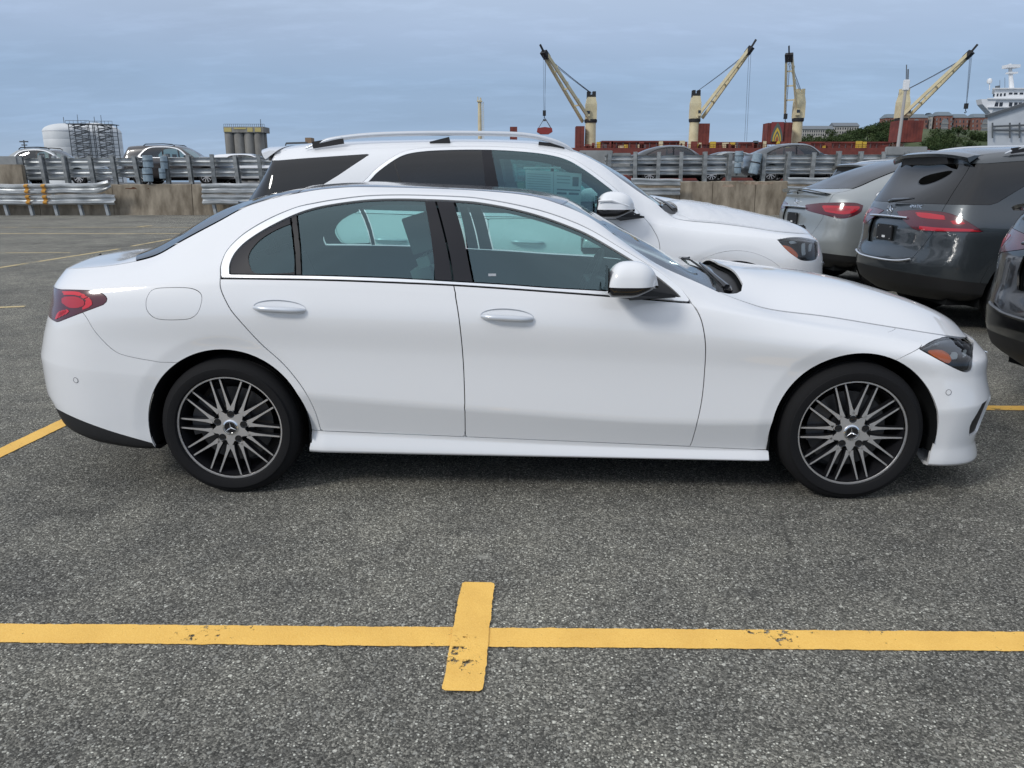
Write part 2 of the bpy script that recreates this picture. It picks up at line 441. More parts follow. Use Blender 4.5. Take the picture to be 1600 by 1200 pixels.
class Picker:
    """finds the place on a car's near side seen at a pixel"""
    def __init__(s, sm, loc, rz, side=-1):
        s.X = sm.X.copy(); s.X[:, 1] *= side; s.X[:, 4] *= side
        c, si = math.cos(rz), math.sin(rz)
        W = s.X[:, :3] @ np.array([[c, si, 0], [-si, c, 0], [0, 0, 1]]) + np.array(loc)
        Nw = s.X[:, 3:6] @ np.array([[c, si, 0], [-si, c, 0], [0, 0, 1]])
        s.Q = project(W); F = sm.F
        view = W - np.array([0, 0, CAM_H]); ff = (view * Nw).sum(-1)
        s.F = F[(ff[F] < 0).any(1)]
        q = s.Q[s.F]; s.lo = q[..., :2].min(1); s.hi = q[..., :2].max(1)
    def __call__(s, u, v):
        c = np.where((s.lo[:, 0] <= u) & (s.hi[:, 0] >= u) & (s.lo[:, 1] <= v) & (s.hi[:, 1] >= v))[0]
        best = None
        for i in c:
            f = s.F[i]; a, b, e = s.Q[f][:, :2]; m = np.array([b - a, e - a]).T; dt = np.linalg.det(m)
            if abs(dt) < 1e-9: continue
            w = np.linalg.solve(m, np.array([u, v]) - a); w = np.array([1 - w.sum(), w[0], w[1]])
            if w.min() < -1e-3: continue
            dep = (s.Q[f][:, 2] * w).sum()
            if best is None or dep < best[0]: best = (dep, (s.X[f] * w[:, None]).sum(0))
        if best is None:
            vis = np.unique(s.F); k = vis[((s.Q[vis, :2] - [u, v]) ** 2).sum(1).argmin()]; return s.X[k]
        return best[1]
    def trace(s, pts, cols=(6, 2), closed=True, n=6, off=(0, 0)):
        cv = curve(pts, closed, n); out = np.array([s(a + off[0], b + off[1]) for a, b in cv])[:, list(cols)]
        if 1 in cols: out[:, list(cols).index(1)] *= -1      # stored on the +y half
        return out
def finish(sm, name, m, parent, mirror='both', rim=.012, off=0.0, smooth=True, label=None, thick=0.0):
    """links a cut piece. mirror: 'R','L' one side, 'both' -> one mesh over the centre line"""
    if len(sm.F) == 0: return None
    sm = sm.compact(); X = sm.X.copy(); F = sm.F
    if off: X[:, :3] += X[:, 3:6] * off
    # drop degenerate triangles
    P = X[:, :3]; ar = np.linalg.norm(np.cross(P[F[:, 1]] - P[F[:, 0]], P[F[:, 2]] - P[F[:, 0]]), axis=1); F = F[ar > 1e-10]
    V, Nn, FF = [X[:, :3]], [X[:, 3:6]], [F]
    if rim:
        e = np.concatenate([F[:, [0, 1]], F[:, [1, 2]], F[:, [2, 0]]]); es = np.sort(e, 1)
        un, idx, cn = np.unique(es, axis=0, return_index=True, return_counts=True)
        be = e[idx[cn == 1]]
        if mirror == 'both': be = be[~((np.abs(X[be[:, 0], 1]) < 1e-5) & (np.abs(X[be[:, 1], 1]) < 1e-5))]
        if len(be):
            bv = np.unique(be); mp = {int(a): k for k, a in enumerate(bv)}
            n0 = len(X); top = X[bv, :3]; low = top - X[bv, 3:6] * rim
            a = np.array([mp[int(i)] for i in be[:, 0]]); b = np.array([mp[int(i)] for i in be[:, 1]]); k = len(bv)
            # side normals from the edge direction
            ed = top[b] - top[a]; sn = np.cross(ed, X[be[:, 0], 3:6]); sn /= np.maximum(np.linalg.norm(sn, axis=1, keepdims=True), 1e-9)
            acc = np.zeros((k, 3)); np.add.at(acc, a, sn); np.add.at(acc, b, sn); acc /= np.maximum(np.linalg.norm(acc, axis=1, keepdims=True), 1e-9)
            V += [top, low]; Nn += [acc, acc]
            FF += [np.stack([n0 + b, n0 + a, n0 + k + a], 1), np.stack([n0 + b, n0 + k + a, n0 + k + b], 1)]
    V = np.concatenate(V); Nn = np.concatenate(Nn); FF = np.concatenate(FF)
    def flip(V, Nn, FF):
        V = V.copy(); Nn = Nn.copy(); V[:, 1] *= -1; Nn[:, 1] *= -1; return V, Nn, FF[:, ::-1]
    if mirror == 'R': V, Nn, FF = flip(V, Nn, FF)
    elif mirror == 'both':
        v2, n2, f2 = flip(V, Nn, FF); FF = np.concatenate([FF, f2 + len(V)]); V = np.concatenate([V, v2]); Nn = np.concatenate([Nn, n2])
    ln = np.linalg.norm(Nn, axis=1, keepdims=True); Nn = np.where(ln > 1e-6, Nn / np.maximum(ln, 1e-6), [0, 0, 1])
    o = mesh_obj(name, V, np.ascontiguousarray(FF), m, parent, smooth=smooth, normals=Nn)
    if label: o['label'] = label
    return o
def pair(sm, name, m, parent, **k):
    """the same panel on both sides of the car: right (near) and left"""
    return finish(sm, name, m, parent, 'R', **k), finish(sm, name, m, parent, 'L', **k)
# ------------------------------------------------------------------ white sedan
M['ring'] = mat('sensor_gap', (.12, .12, .13), .6)
M['red_mid'] = mat('mid_red_lens', (.46, .008, .020), .12, coat=1.0)
WB2 = 1.4325
def smooth01(t): t = np.clip(t, 0, 1); return t * t * (3 - 2 * t)
SEDAN_LEVELS = [
    dict(z=.20, w=.70, xr=-2.30, xf=2.15),
    dict(z=[(-2.5, .415), (-2.33, .385), (-2.28, .33), (-2.0, .25), (-1.85, .225), (-1.05, .211), (1.03, .187), (1.8, .172), (2.25, .14)], w=[(-2.25, .895), (-1.7, .876), (-1.2, .874)], xr=-2.50, xf=2.25, crease=.15),
    dict(z=[(-2.48, .46), (-2.3, .43), (-2.0, .355), (-1.05, .309), (1.03, .236), (1.8, .26), (2.25, .23)], w=[(-2.25, .905), (-1.6, .885), (-1.0, .856), (1.15, .856), (1.7, .88)], xr=-2.535, xf=2.215, crease=.9),
    dict(z=[(-2.48, .63), (-1.8, .575), (-1.0, .49), (-.34, .44), (.75, .38), (1.1, .385), (1.8, .44), (2.3, .455)], w=.907, xr=-2.54, xf=2.262, crease=1.0),
    dict(z=[(-2.5, .74), (-1.8, .72), (0, .66), (1.4, .60), (2.3, .56)], w=[(-2, .900), (-1.2, .896), (1.2, .896), (1.9, .885)], xr=-2.50, xf=2.225),
    dict(z=[(-2.5, .86), (-1.8, .87), (-1, .86), (.7, .80), (1.4, .725), (2, .65), (2.3, .62)], w=[(-2.3, .88), (-1.4, .905), (.7, .905), (1.2, .90), (1.8, .875)], xr=-2.45, xf=2.222),
    dict(z=[(-2.5, .95), (-2.1, .97), (-1.42, 1.0), (-.38, .963), (.29, .932), (.67, .902), (1.05, .835), (1.57, .752), (1.85, .705), (2.3, .65)], w=[(-2.3, .845), (-1.4, .87), (.7, .874), (1.1, .855), (1.6, .825), (1.9, .79)], xr=-2.425, xf=2.215, crease=.35),
    dict(z=[(-2.5, .985), (-2.2, 1.0), (-2.0, 1.013), (-1.75, 1.05), (-1.5, 1.13), (-1.29, 1.25), (-1.1, 1.325), (-.93, 1.36), (-.7, 1.382), (-.44, 1.38), (-.18, 1.355), (.05, 1.305), (.29, 1.205), (.46, 1.105), (.64, .985), (.75, .935), (.9, .888), (1.05, .855), (1.57, .775), (1.85, .728), (2.3, .67)],
         w=[(-2.3, .785), (-2, .79), (-1.6, .765), (-1.3, .70), (-.9, .655), (0, .655), (.4, .72), (.7, .80), (.9, .80), (1.2, .775), (1.6, .75), (1.9, .71)], xr=-2.415, xf=2.205),
    dict(z=[(-2.5, 1.0), (-2.2, 1.035), (-2.0, 1.055), (-1.88, 1.075), (-1.8, 1.095), (-1.67, 1.165), (-1.5, 1.253), (-1.34, 1.333), (-1.12, 1.385), (-1.0, 1.403), (-.85, 1.412), (-.47, 1.404), (-.17, 1.387), (-.03, 1.37), (.095, 1.334), (.217, 1.284), (.40, 1.16), (.55, 1.065), (.70, 1.0), (.755, .977), (.82, .947), (.91, .912), (1.06, .866), (1.32, .832), (1.58, .789), (1.86, .743), (2.2, .68)],
         w=[(-2.3, .70), (-2.0, .70), (-1.8, .67), (-1.5, .62), (-1.1, .57), (-.5, .56), (0, .575), (.3, .63), (.6, .69), (.8, .72), (1.1, .71), (1.6, .68), (1.9, .66)], xr=-2.42, xf=2.195, crease=.75),
    dict(z=[(-2.45, 1.022), (-2.40, 1.035), (-2.3, 1.053), (-2.2, 1.058), (-2.05, 1.072), (-1.92, 1.115), (-1.8, 1.175), (-1.6, 1.283), (-1.4, 1.352), (-1.2, 1.400), (-.87, 1.427), (-.55, 1.417), (-.23, 1.402), (-.04, 1.385), (.13, 1.35), (.30, 1.262), (.477, 1.165), (.617, 1.09), (.777, 1.01), (.90, .99), (.957, .994), (1.175, .965), (1.52, .92), (1.68, .89), (1.856, .845), (2.03, .79), (2.17, .725), (2.24, .68)],
         w=[(-2.3, .36), (-1.9, .36), (-1.1, .30), (0, .30), (.7, .37), (1.9, .36)], xr=-2.435, xf=2.215),
    dict(z=[(-2.45, 1.03), (-2.40, 1.045), (-2.3, 1.060), (-2.2, 1.063), (-2.1, 1.072), (-2.0, 1.115), (-1.89, 1.18), (-1.72, 1.262), (-1.55, 1.325), (-1.4, 1.372), (-1.2, 1.412), (-.87, 1.434), (-.55, 1.423), (-.23, 1.408), (-.04, 1.393), (.13, 1.36), (.30, 1.275), (.477, 1.18), (.617, 1.105), (.777, 1.022), (.90, 1.0), (.957, 1.008), (1.175, .99), (1.52, .948), (1.68, .915), (1.856, .868), (2.03, .805), (2.17, .735), (2.24, .685)],
         w=0.0, xr=-2.44, xf=2.22),
]
def arch_disp(cx, cz, r0, amp=.009, wdt=.062):
    def f(G):
        for c in (cx, -cx):
            r = np.hypot(G[..., 0] - c, G[..., 2] - cz)
            k = np.clip((r0 + wdt - r) / wdt, 0, 1) * (np.abs(G[..., 1]) > .5)
            G[..., 1] -= amp * k
        return G
    return f
def circle_poly(cx, cz, r, n=72, flat=None):
    a = np.linspace(0, 2 * math.pi, n, endpoint=False); p = np.stack([cx + r * np.cos(a), cz + r * np.sin(a)], 1)
    return p
def make_wheel(name, parent, loc, radius, rim_r, width, roll, side, spokes, detail=True):
    """wheel in the XZ plane; outer face towards -y when side=-1"""
    w = empty(name, loc); w.parent = parent
    s = side; hw = width / 2
    t = MB()
    prof = [(rim_r + .004, s * (hw - .012)), (rim_r + .010, s * (hw - .002)), (rim_r + .030, s * (hw + .004)), (rim_r + .045, s * (hw + .004)), (rim_r + .048, s * (hw + .001)),
            (radius - .045, s * (hw - .002)), (radius - .025, s * (hw - .010)), (radius - .008, s * (hw - .025)), (radius, s * (hw - .045))]
    for g in range(4):
        y = hw - .045 - (g + .5) * (width - .09) / 4
        prof += [(radius, s * (y + .006)), (radius - .008, s * (y + .005)), (radius - .008, s * (y - .005)), (radius, s * (y - .006))]
    prof += [(radius, -s * (hw - .045)), (radius - .03, -s * hw), (rim_r, -s * (hw - .01))]
    t.lathe(prof, 72, 'Y'); t.build('tyre', M['tyre'], w, smooth=True)
    rm = MB()
    yo = s * (hw - .016)
    # machined outer ring, then the dark barrel
    rm.cur = 0; rm.lathe([(rim_r + .006, yo - s * .006), (rim_r + .005, yo), (rim_r - .003, yo), (rim_r - .005, yo - s * .004)], 96, 'Y')
    rm.cur = 1; rm.lathe([(rim_r - .009, yo - s * .004), (rim_r - .016, yo - s * .03), (rim_r - .030, yo - s * .10), (rim_r - .03, yo - s * .17)], 72, 'Y')
    rm.lathe([(rim_r - .03, yo - s * .17), (.05, yo - s * .18)], 36, 'Y')
    rm.build('rim', None, w, smooth=True, mats=[M['machined'], M['wheel_dark']])
    yh = yo - s * .012
    if spokes == 'multi':
        # hub plate with scalloped edge and bolt holes
        hb = MB(); n = 80; outer = []
        R1 = rim_r
        for k in range(n):
            a = 2 * math.pi * k / n; rr = R1 * (.325 + .05 * math.cos(10 * (a - roll)))
            outer.append((a, rr))
        hb.cur = 0
        vs = [(rr * math.cos(a), yh, rr * math.sin(a)) for a, rr in outer] + [(R1 * .15 * math.cos(a), yh, R1 * .15 * math.sin(a)) for a, _ in outer]
        fs = [(k, (k + 1) % n, n + (k + 1) % n, n + k) for k in range(n)]
        if s > 0: fs = [f[::-1] for f in fs]
        hb.add(vs, fs)
        hb.cur = 1
        vs = [(rr * math.cos(a), yh, rr * math.sin(a)) for a, rr in outer] + [(rr * .97 * math.cos(a), yh - s * .035, rr * .97 * math.sin(a)) for a, rr in outer]
        fs = [((k + 1) % n, k, n + k, n + (k + 1) % n) for k in range(n)]
        hb.add(vs, fs)
        hb.build('wheel_hub', None, w, mats=[M['machined'], M['wheel_dark']])
        for k in range(5):
            a = roll + 2 * math.pi * k / 5; c = (R1 * .265 * math.cos(a), R1 * .265 * math.sin(a))
            b = MB(); b.lathe([(.0175, yh + s * .0012), (.0150, yh + s * .0016), (.0125, yh + s * .0006), (.009, yh + s * .0002), (.0001, yh + s * .0012)], 16, 'Y', (c[0], 0, c[1])); b.build('wheel_bolt', M['gloss_black'], w)
            a += math.pi / 5; c = (R1 * .30 * math.cos(a), R1 * .30 * math.sin(a))
        # spokes: ten V pairs, each spoke a mesh
        sp = None
        for k in range(10):
            base = roll + 2 * math.pi * k / 10
            for sgn in (-1, 1):
                a0 = base + sgn * math.radians(3.2); a1 = base + sgn * math.radians(12.6)
                p0 = np.array([math.cos(a0), math.sin(a0)]) * R1 * .36; p1 = np.array([math.cos(a1), math.sin(a1)]) * (R1 - .005)
                d = (p1 - p0); L = np.linalg.norm(d); d /= L
                if sp is None:
                    m = MB(); m.cur = 0
                    w0, w1 = .0105, .0058
                    pts = [(0, .0118), (L * .22, .0066), (L * .55, .0042), (L, .0036)]
                    vs = []
                    for x, ww in pts: vs += [(x, yh * 0 + s * .0015, -ww), (x, s * .0015, ww), (x, -s * .03, -ww * 1.25), (x, -s * .03, ww * 1.25)]
                    q = len(pts)
                    f0 = [(4 * i, 4 * i + 4, 4 * i + 5, 4 * i + 1) for i in range(q - 1)]
                    f1 = [(4 * i + 2, 4 * i + 6, 4 * i + 4, 4 * i) for i in range(q - 1)] + [(4 * i + 1, 4 * i + 5, 4 * i + 7, 4 * i + 3) for i in range(q - 1)]
                    m.add(vs, f0); m.cur = 1; n0 = len(m.f)
                    m.f += f1; m.mi += [1] * len(f1)
                    sp = m.build('wheel_spoke', None, w, mats=[M['machined'], M['wheel_dark']]); o = sp
                else:
                    o = link_copy(sp, w)
                o.location = (p0[0], yh, p0[1]); o.rotation_euler = (0, -math.atan2(d[1], d[0]), 0)
    else:
        n5 = spokes
        hb = MB(); hb.cur = 0
        hb.lathe([(rim_r * .26, yh), (.001, yh)], 24, 'Y')
        hb.build('wheel_hub', M['machined'], w)
        sp = None
        for k in range(n5):
            a = roll + 2 * math.pi * k / n5
            if sp is None:
                m = MB(); L0, L1 = rim_r * .2, rim_r - .004
                for x0, x1, wa, wb in ((L0, L1, .028, .018),):
                    vs = [(x0, s * .002, -wa), (x1, s * .002, -wb * 1.6), (x1, s * .002, wb * 1.6), (x0, s * .002, wa), (x0, -s * .03, -wa), (x1, -s * .03, -wb * 1.6), (x1, -s * .03, wb * 1.6), (x0, -s * .03, wa)]
                    m.cur = 0; m.add(vs, [(0, 1, 2, 3)]); m.cur = 1; m.f += [(4, 5, 1, 0), (3, 2, 6, 7)]; m.mi += [1, 1]
                sp = m.build('wheel_spoke', None, w, mats=[M['machined'], M['wheel_dark']]); o = sp
            else: o = link_copy(sp, w)
            o.location = (0, yh, 0); o.rotation_euler = (0, -a, 0)
    # centre cap with three-pointed star in a ring
    cp = MB(); r = rim_r * .15
    cp.cur = 0; cp.lathe([(r + .001, yh - s * .004), (r, yh + s * .004), (r * .86, yh + s * .006), (r * .80, yh + s * .003)], 40, 'Y')
    cp.cur = 1; cp.lathe([(r * .80, yh + s * .003), (.0001, yh + s * .003)], 40, 'Y')
    cp.cur = 0
    for k in range(3):
        a = math.pi / 2 + 2 * math.pi * k / 3 + .12; c, si = math.cos(a), math.sin(a); q = r * .10
        y1 = yh + s * .0065; y0 = yh + s * .0032
        cp.add([(-si * q, y0, c * q), (si * q, y0, -c * q), (c * r * .82, y0 + s * .001, si * r * .82), (0, y1, 0)], [(0, 3, 2), (1, 2, 3), (2, 3, 0), (3, 2, 1)])
    cp.cur = 0; cp.lathe([(r * .76, yh + s * .0032), (r * .73, yh + s * .006), (r * .70, yh + s * .0032)], 40, 'Y')
    cp.build('centre_cap', None, w, smooth=False, mats=[M['chrome'], M['gloss_black']])
    if detail:
        bd = MB(); bd.lathe([(rim_r * .74, yo - s * .085), (rim_r * .74, yo - s * .095)], 48, 'Y'); bd.lathe([(rim_r * .74, yo - s * .085), (rim_r * .40, yo - s * .085), (rim_r * .38, yo - s * .06), (.01, yo - s * .06)], 48, 'Y')
        bd.build('brake_disc', M['disc'], w, smooth=True)
        cl = MB(); cl.lathe([(rim_r * .80, yo - s * .05), (rim_r * .46, yo - s * .05), (rim_r * .44, yo - s * .12)], 10, 'Y', a0=2.3, a1=3.4); cl.build('brake_caliper', M['disc'], w, smooth=False)
    return w
def star(mb, c, ax_u, ax_v, nrm, r, h=.004):
    """a three-pointed star in a ring"""
    c, u, v, n = (Vector(q) for q in (c, ax_u, ax_v, nrm))
    for k in range(3):
        a = math.pi / 2 + 2 * math.pi * k / 3; d = u * math.cos(a) + v * math.sin(a); t = u * -math.sin(a) + v * math.cos(a)
        b = c
        mb.add([b + t * r * .13, b - t * r * .13, c + d * r * .92, c + n * h], [(0, 3, 2), (1, 2, 3), (2, 3, 0), (3, 2, 1)])
        d2 = -d
    K = 32
    vs = []
    for k in range(K):
        a = 2 * math.pi * k / K; d = u * math.cos(a) + v * math.sin(a)
        vs += [c + d * r, c + d * r * .94 + n * h, c + d * r * .87]
    fs = []
    for k in range(K):
        j = (k + 1) % K
        fs += [(3 * k, 3 * j, 3 * j + 1, 3 * k + 1), (3 * k + 1, 3 * j + 1, 3 * j + 2, 3 * k + 2)]
    mb.add(vs, fs)
def hub_frame():
    def hub(u, Y, z):
        d = Y * math.cos(CAM_PITCH) + (CAM_H - z) * math.sin(CAM_PITCH); return np.array([(u - 800) / PX * d, Y])
    a, b = hub(357, 3.54, .325), hub(1334, 3.46, .325)
    t = (b - a) / np.linalg.norm(b - a); left = np.array([-t[1], t[0]]); o = (a + b) / 2 + left * .89
    return (o[0], o[1], 0.0), math.atan2(t[1], t[0])
SED_LOC, SED_RZ = hub_frame()
def face_normals_out(sm): return sm
def shell_parts(levels, xcr, xcf, disp, vside, nu, nv, nr=2.4, nf=2.4):
    sh = loft(levels, xcr, xcf, nu=nu, nv=nv, disp=disp, nr=nr, nf=nf)
    return sh, sh.side.copy(), sh.top.copy()
def build_sedan():
    root = empty('white_sedan', SED_LOC, SED_RZ)
    tag(root, 'white four door sedan with black glass roof parked side-on in the nearest bay', 'car')
    R_ARCH = .378; CZ = .325
    sh = loft(SEDAN_LEVELS, -1.95, 1.75, nu=(36, 250, 36), nv=[3, 6, 8, 10, 12, 10, 20, 8, 8, 8], nr=2.5, nf=2.5, disp=arch_disp(WB2, CZ, R_ARCH))
    pk = Picker(sh, SED_LOC, SED_RZ)
    side, top = sh.side.copy(), sh.top.copy()
    # liner behind the panels, without the window openings and arches
    LN = loft(SEDAN_LEVELS, -1.95, 1.75, nu=(16, 110, 16), nv=[2, 3, 3, 4, 4, 4, 8, 3, 3, 3], nr=2.5, nf=2.5)
    # --- traced outlines (side)
    dlo_out = pk.trace([(345, 435, 1), (345, 428), (345, 416.7), (349, 403), (356, 390), (370, 375), (386.7, 361.7), (413, 346), (440, 333), (466.7, 323), (493, 317.5), (520, 312.8), (570, 306.7), (620, 305), (670, 305.8), (720, 307.8), (750, 310.5), (800, 319), (850, 331), (893, 346), (926.7, 361.7), (960, 381.7), (993, 402), (1026.7, 423), (1058, 446.7), (1073, 463), (1080, 473, 1), (1050, 471), (948, 462.5), (860, 456), (800, 451.7), (710, 445.8), (620, 441.7), (520, 438), (420, 436)])
    dlo_in = pk.trace([(359, 428.5, 1), (359, 416.7), (362.5, 405), (370, 393), (383, 380), (403, 366), (426.7, 352.5), (458, 337.5), (486.7, 327.5), (520, 320.5), (570, 314), (620, 312), (670, 313), (720, 315.3), (750, 318), (800, 327), (850, 340.5), (900, 359), (926.7, 371.7), (960, 391), (993, 411), (1023, 430.5), (1048, 450), (1063, 464, 1), (946.7, 454.5), (860, 449.5), (800, 445), (740, 441.3), (708, 439.5), (620, 434.5), (520, 431), (470, 430)])
    q_pane = pk.trace([(350, 435, 1), (350, 330, 1), (458.5, 320, 1), (460.5, 436, 1)], n=1)
    r_pane = pk.trace([(468, 320, 1), (471.5, 440, 1), (677.5, 445, 1), (669.5, 305, 1)], n=1)
    b1 = pk.trace([(672, 300, 1), (679.5, 447, 1), (707.2, 447, 1), (687.5, 300, 1)], n=1)
    b2 = pk.trace([(690.5, 300, 1), (710, 447, 1), (739.5, 447, 1), (732, 410), (725, 373), (716, 340), (705, 305, 1)], n=3)
    f_pane = pk.trace([(709, 305, 1), (719, 340), (728, 373), (735, 410), (742.5, 447, 1), (983, 470, 1), (999, 395, 1), (850, 320, 1)], n=3)
    m_tri = pk.trace([(1002, 395, 1), (986, 470, 1), (1075, 480, 1), (1075, 455, 1)], n=1)
    rdoor = pk.trace([(344, 435, 1), (344, 446.7), (348, 460), (358, 480), (370, 496), (406.6, 536), (443, 569), (472.5, 605.6), (491, 640), (501.5, 673, 1), (727, 682.5, 1), (726, 620), (723.5, 560), (717.5, 500), (709, 446, 1), (520, 438.5), (420, 436.5)])
    fdoor = pk.trace([(709, 446, 1), (717.5, 500), (723.5, 560), (726, 620), (727, 682.5, 1), (1079, 697.5, 1), (1089, 662), (1097, 622), (1101, 580), (1102.5, 547), (1101, 525), (1096.7, 503), (1090, 486.7), (1080.5, 473.5, 1), (1050, 471.5), (948, 463), (860, 456.5), (800, 452.2)])
    fuel = pk.trace([(240, 452), (262, 449.5), (295, 450), (311, 456), (315.5, 466), (312, 482), (305, 493), (290, 499), (250, 499), (233, 490), (228, 476), (231, 462)])
    sill_top = pk.trace([(470, 671.5, 1), (727, 682.5), (1079, 698), (1200, 703, 1)], closed=False, cols=(6, 2))
    tail = pk.trace([(95, 452.5), (120, 453), (150, 454.7), (163, 461), (167.5, 468), (161.7, 476), (143, 483), (116.7, 493), (90, 503.5, 1)], closed=False)
    s0, z0 = tail[0]; s1, z1 = tail[-1]
    tail_in = tail.copy()
    tail = np.concatenate([tail, [[s1 - .05, z1 + .004], [s0 - .42, z1 + .035], [s0 - .44, z0 - .03], [s0 - .40, z0 - .005]]])
    tail_br = pk.trace([(98, 455.5, 1), (121, 456), (135, 461.5), (144, 470), (145.5, 478, 1), (120, 488, 1), (124, 483, 1), (134, 477), (132, 468), (120, 461.5), (99, 461, 1)], n=4)
    tail_mid = pk.trace([(97, 464, 1), (118, 463.5), (129, 468), (133, 474), (127, 480), (110, 481), (97, 473, 1)], n=4)
    tail_st = [pk.trace([(86 + 4.5 * k, 499 - 2.1 * k, 1), (88 + 4.5 * k, 500 - 2.2 * k, 1), (99 + 3.5 * k, 490 - 1.2 * k, 1), (97 + 3.0 * k, 485 - .8 * k, 1), (92 + 3.4 * k, 487 - 1.2 * k, 1)], n=1) for k in range(4)]
    head = pk.trace([(1436, 545, 1), (1453, 535.5), (1470, 528, 1), (1487, 526), (1507, 527.5), (1520, 531, 1), (1520, 540), (1519, 555), (1518, 573), (1514, 580), (1507, 581), (1497, 577.5), (1477, 567.5)])
    amber = pk.trace([(1450, 549.5), (1460, 546), (1475, 547.5), (1485, 556), (1488, 570, 1), (1476, 566, 1)])
    hl_ins = [pk.trace([(1486, 549, 1), (1496, 548.5, 1), (1497.5, 555), (1495, 561, 1), (1488, 561, 1), (1485, 555)], n=3), pk.trace([(1505, 546, 1), (1511, 544, 1), (1510, 555, 1), (1504, 559, 1)], n=1), pk.trace([(1456, 537.5, 1), (1468, 532, 1), (1469, 536, 1), (1460, 539, 1)], n=1)]
    intake = pk.trace([(1534, 631), (1526, 647), (1516, 664), (1514, 680), (1519, 678), (1528, 660), (1533, 645)])
    it = pk.trace([(1535, 630), (1526, 647), (1516, 664), (1514, 681)], closed=False); intake = np.concatenate([it, [[it[-1][0] + .16, it[-1][1] - .01], [it[0][0] + .16, it[0][1] + .01]]])
    seam_r = pk.trace([(120, 480), (133, 493), (150, 520), (176.7, 546.7), (200, 556.7), (250, 566)], closed=False)
    seam_f = pk.trace([(1400, 563), (1433, 546), (1440, 540)], closed=False)
    low_r = pk.trace([(72, 627), (93, 641), (127, 657), (177, 675), (238, 692.5)], closed=False)
    zlow = lambda p: np.concatenate([p, [[p[-1][0] + .02, -.2], [p[0][0] - 1.2, -.2], [p[0][0] - 1.2, p[0][1] + .02]]])
    # arches
    LN = split(LN, LN.X[:, 2] - .40)[0].compact()
    for cx in (-WB2, WB2):
        _, side = carve(side, circle_poly(cx, CZ, R_ARCH), cols=(0, 2), gap=.0)
        _, side = carve(side, np.array([[cx - R_ARCH + .012, CZ - .08], [cx + R_ARCH - .012, CZ - .08], [cx + R_ARCH - .03, -.1], [cx - R_ARCH + .03, -.1]]), cols=(0, 2), gap=0)
        _, LN = carve(LN, circle_poly(cx, CZ, R_ARCH + .05), cols=(0, 2), gap=.0)
        _, LN = carve(LN, np.array([[cx - R_ARCH, CZ], [cx + R_ARCH, CZ], [cx + R_ARCH, -.1], [cx - R_ARCH, -.1]]), cols=(0, 2), gap=0)
    _, LNs = split(LN.compact(), LN.X[:, 7] - 0) if False else (None, LN)
    LN = LN.compact()
    dl = polyd(LN.X[:, [6, 2]], dlo_in); LN2 = split(LN, np.where(LN.X[:, 7] < 8.01, -dl, 1.0))[0].compact()
    # windows
    dlo, side = carve(side, dlo_out, gap=.0038)
    inner, frame = carve(dlo, dlo_in, gap=.0032)
    # window sill and doors
    G = .0021
    door_r, side = carve(side, rdoor, gap=G)
    door_f, side = carve(side, fdoor, gap=G)
    flap, side = carve(side, fuel, gap=.0013)
    lamp_r, side = carve(side, tail, gap=.0012)
    lamp_f, side = carve(side, head, gap=.0015)
    ink, side = carve(side, intake, gap=.0)
    # grille and lower intake on the nose
    nose_m = np.array([[-.01, .40], [.40, .40], [.52, .52], [.46, .655], [-.01, .665]])
    d = np.where(side.X[:, 0] > 2.0, polyd(side.X[:, [1, 2]], nose_m), -1.0); grille, side = split(side, d); grille = grille.compact(); side = side.compact()
    low_m = np.array([[-.01, .19], [.62, .20], [.55, .33], [-.01, .34]])
    d = np.where(side.X[:, 0] > 2.0, polyd(side.X[:, [1, 2]], low_m), -1.0); low_in, side = split(side, d); low_in = low_in.compact(); side = side.compact()
    # sill strip below the doors
    st = sill_top; sp = np.concatenate([st, [[st[-1][0] + .05, st[-1][1]], [st[-1][0] + .05, -.2], [st[0][0] - .05, -.2], [st[0][0] - .05, st[0][1]]]])
    sill, side = carve(side, sp, gap=.0018)
    black_r, side = carve(side, zlow(low_r), gap=.0008)
    # rear bumper / quarter / fender / front bumper
    sr = seam_r; pr = np.concatenate([[[0 - .1, sr[0][1] + .0]], sr, [[sr[-1][0] + .3, sr[-1][1] - .01], [sr[-1][0] + .3, -.3], [-.1, -.3]]])
    bump_r, side = carve(side, pr, gap=.0012)
    sf = seam_f; S1 = side.X[:, 6].max() + 1
    pf = np.concatenate([[[sf[0][0] - .3, sf[0][1] - .02]], sf, [[sf[-1][0], 1.3], [S1, 1.3], [S1, -.3], [sf[0][0] - .3, -.3]]])
    bump_f, side = carve(side, pf, gap=.0013)
    quarter, fender = split(side, -side.X[:, 0] + .0); quarter = quarter.compact(); fender = fender.compact()
    # roof side strip belongs to the body side above the doors
    W = M['white']
    for sm_, nm in ((door_r, 'rear_door'), (door_f, 'front_door'), (quarter, 'rear_quarter_panel'), (fender, 'front_fender'), (sill, 'sill_panel')):
        a, b = pair(sm_, nm, W, root, rim=.012 if 'door' in nm else .016)
        if nm == 'rear_door': RD = a, b
        if nm == 'front_door': FD = a, b
        if nm == 'rear_quarter_panel': QP = a, b
    bb = finish(bump_r, 'rear_bumper', W, root, rim=.016); fb = finish(bump_f, 'front_bumper', W, root, rim=.016)
    finish(black_r, 'rear_valance', M['black'], root, rim=.02)
    finish(ink, 'side_intake', M['black'], root, off=-.012)
    finish(low_in, 'lower_intake', M['black'], root, off=-.02)
    gr = finish(grille, 'grille', M['gloss_black'], root, off=-.02)
    g = MB()
    for z in (.46, .53, .60): g.bar((2.255, -.40, z), (2.255, .40, z), .008)
    g.build('grille_bar', M['chrome'], gr)
    g = MB(); star(g, (2.275, 0, .53), (0, -1, 0), (0, 0, 1), (1, 0, 0), .095, .012); g.build('star_badge', M['chrome'], gr)
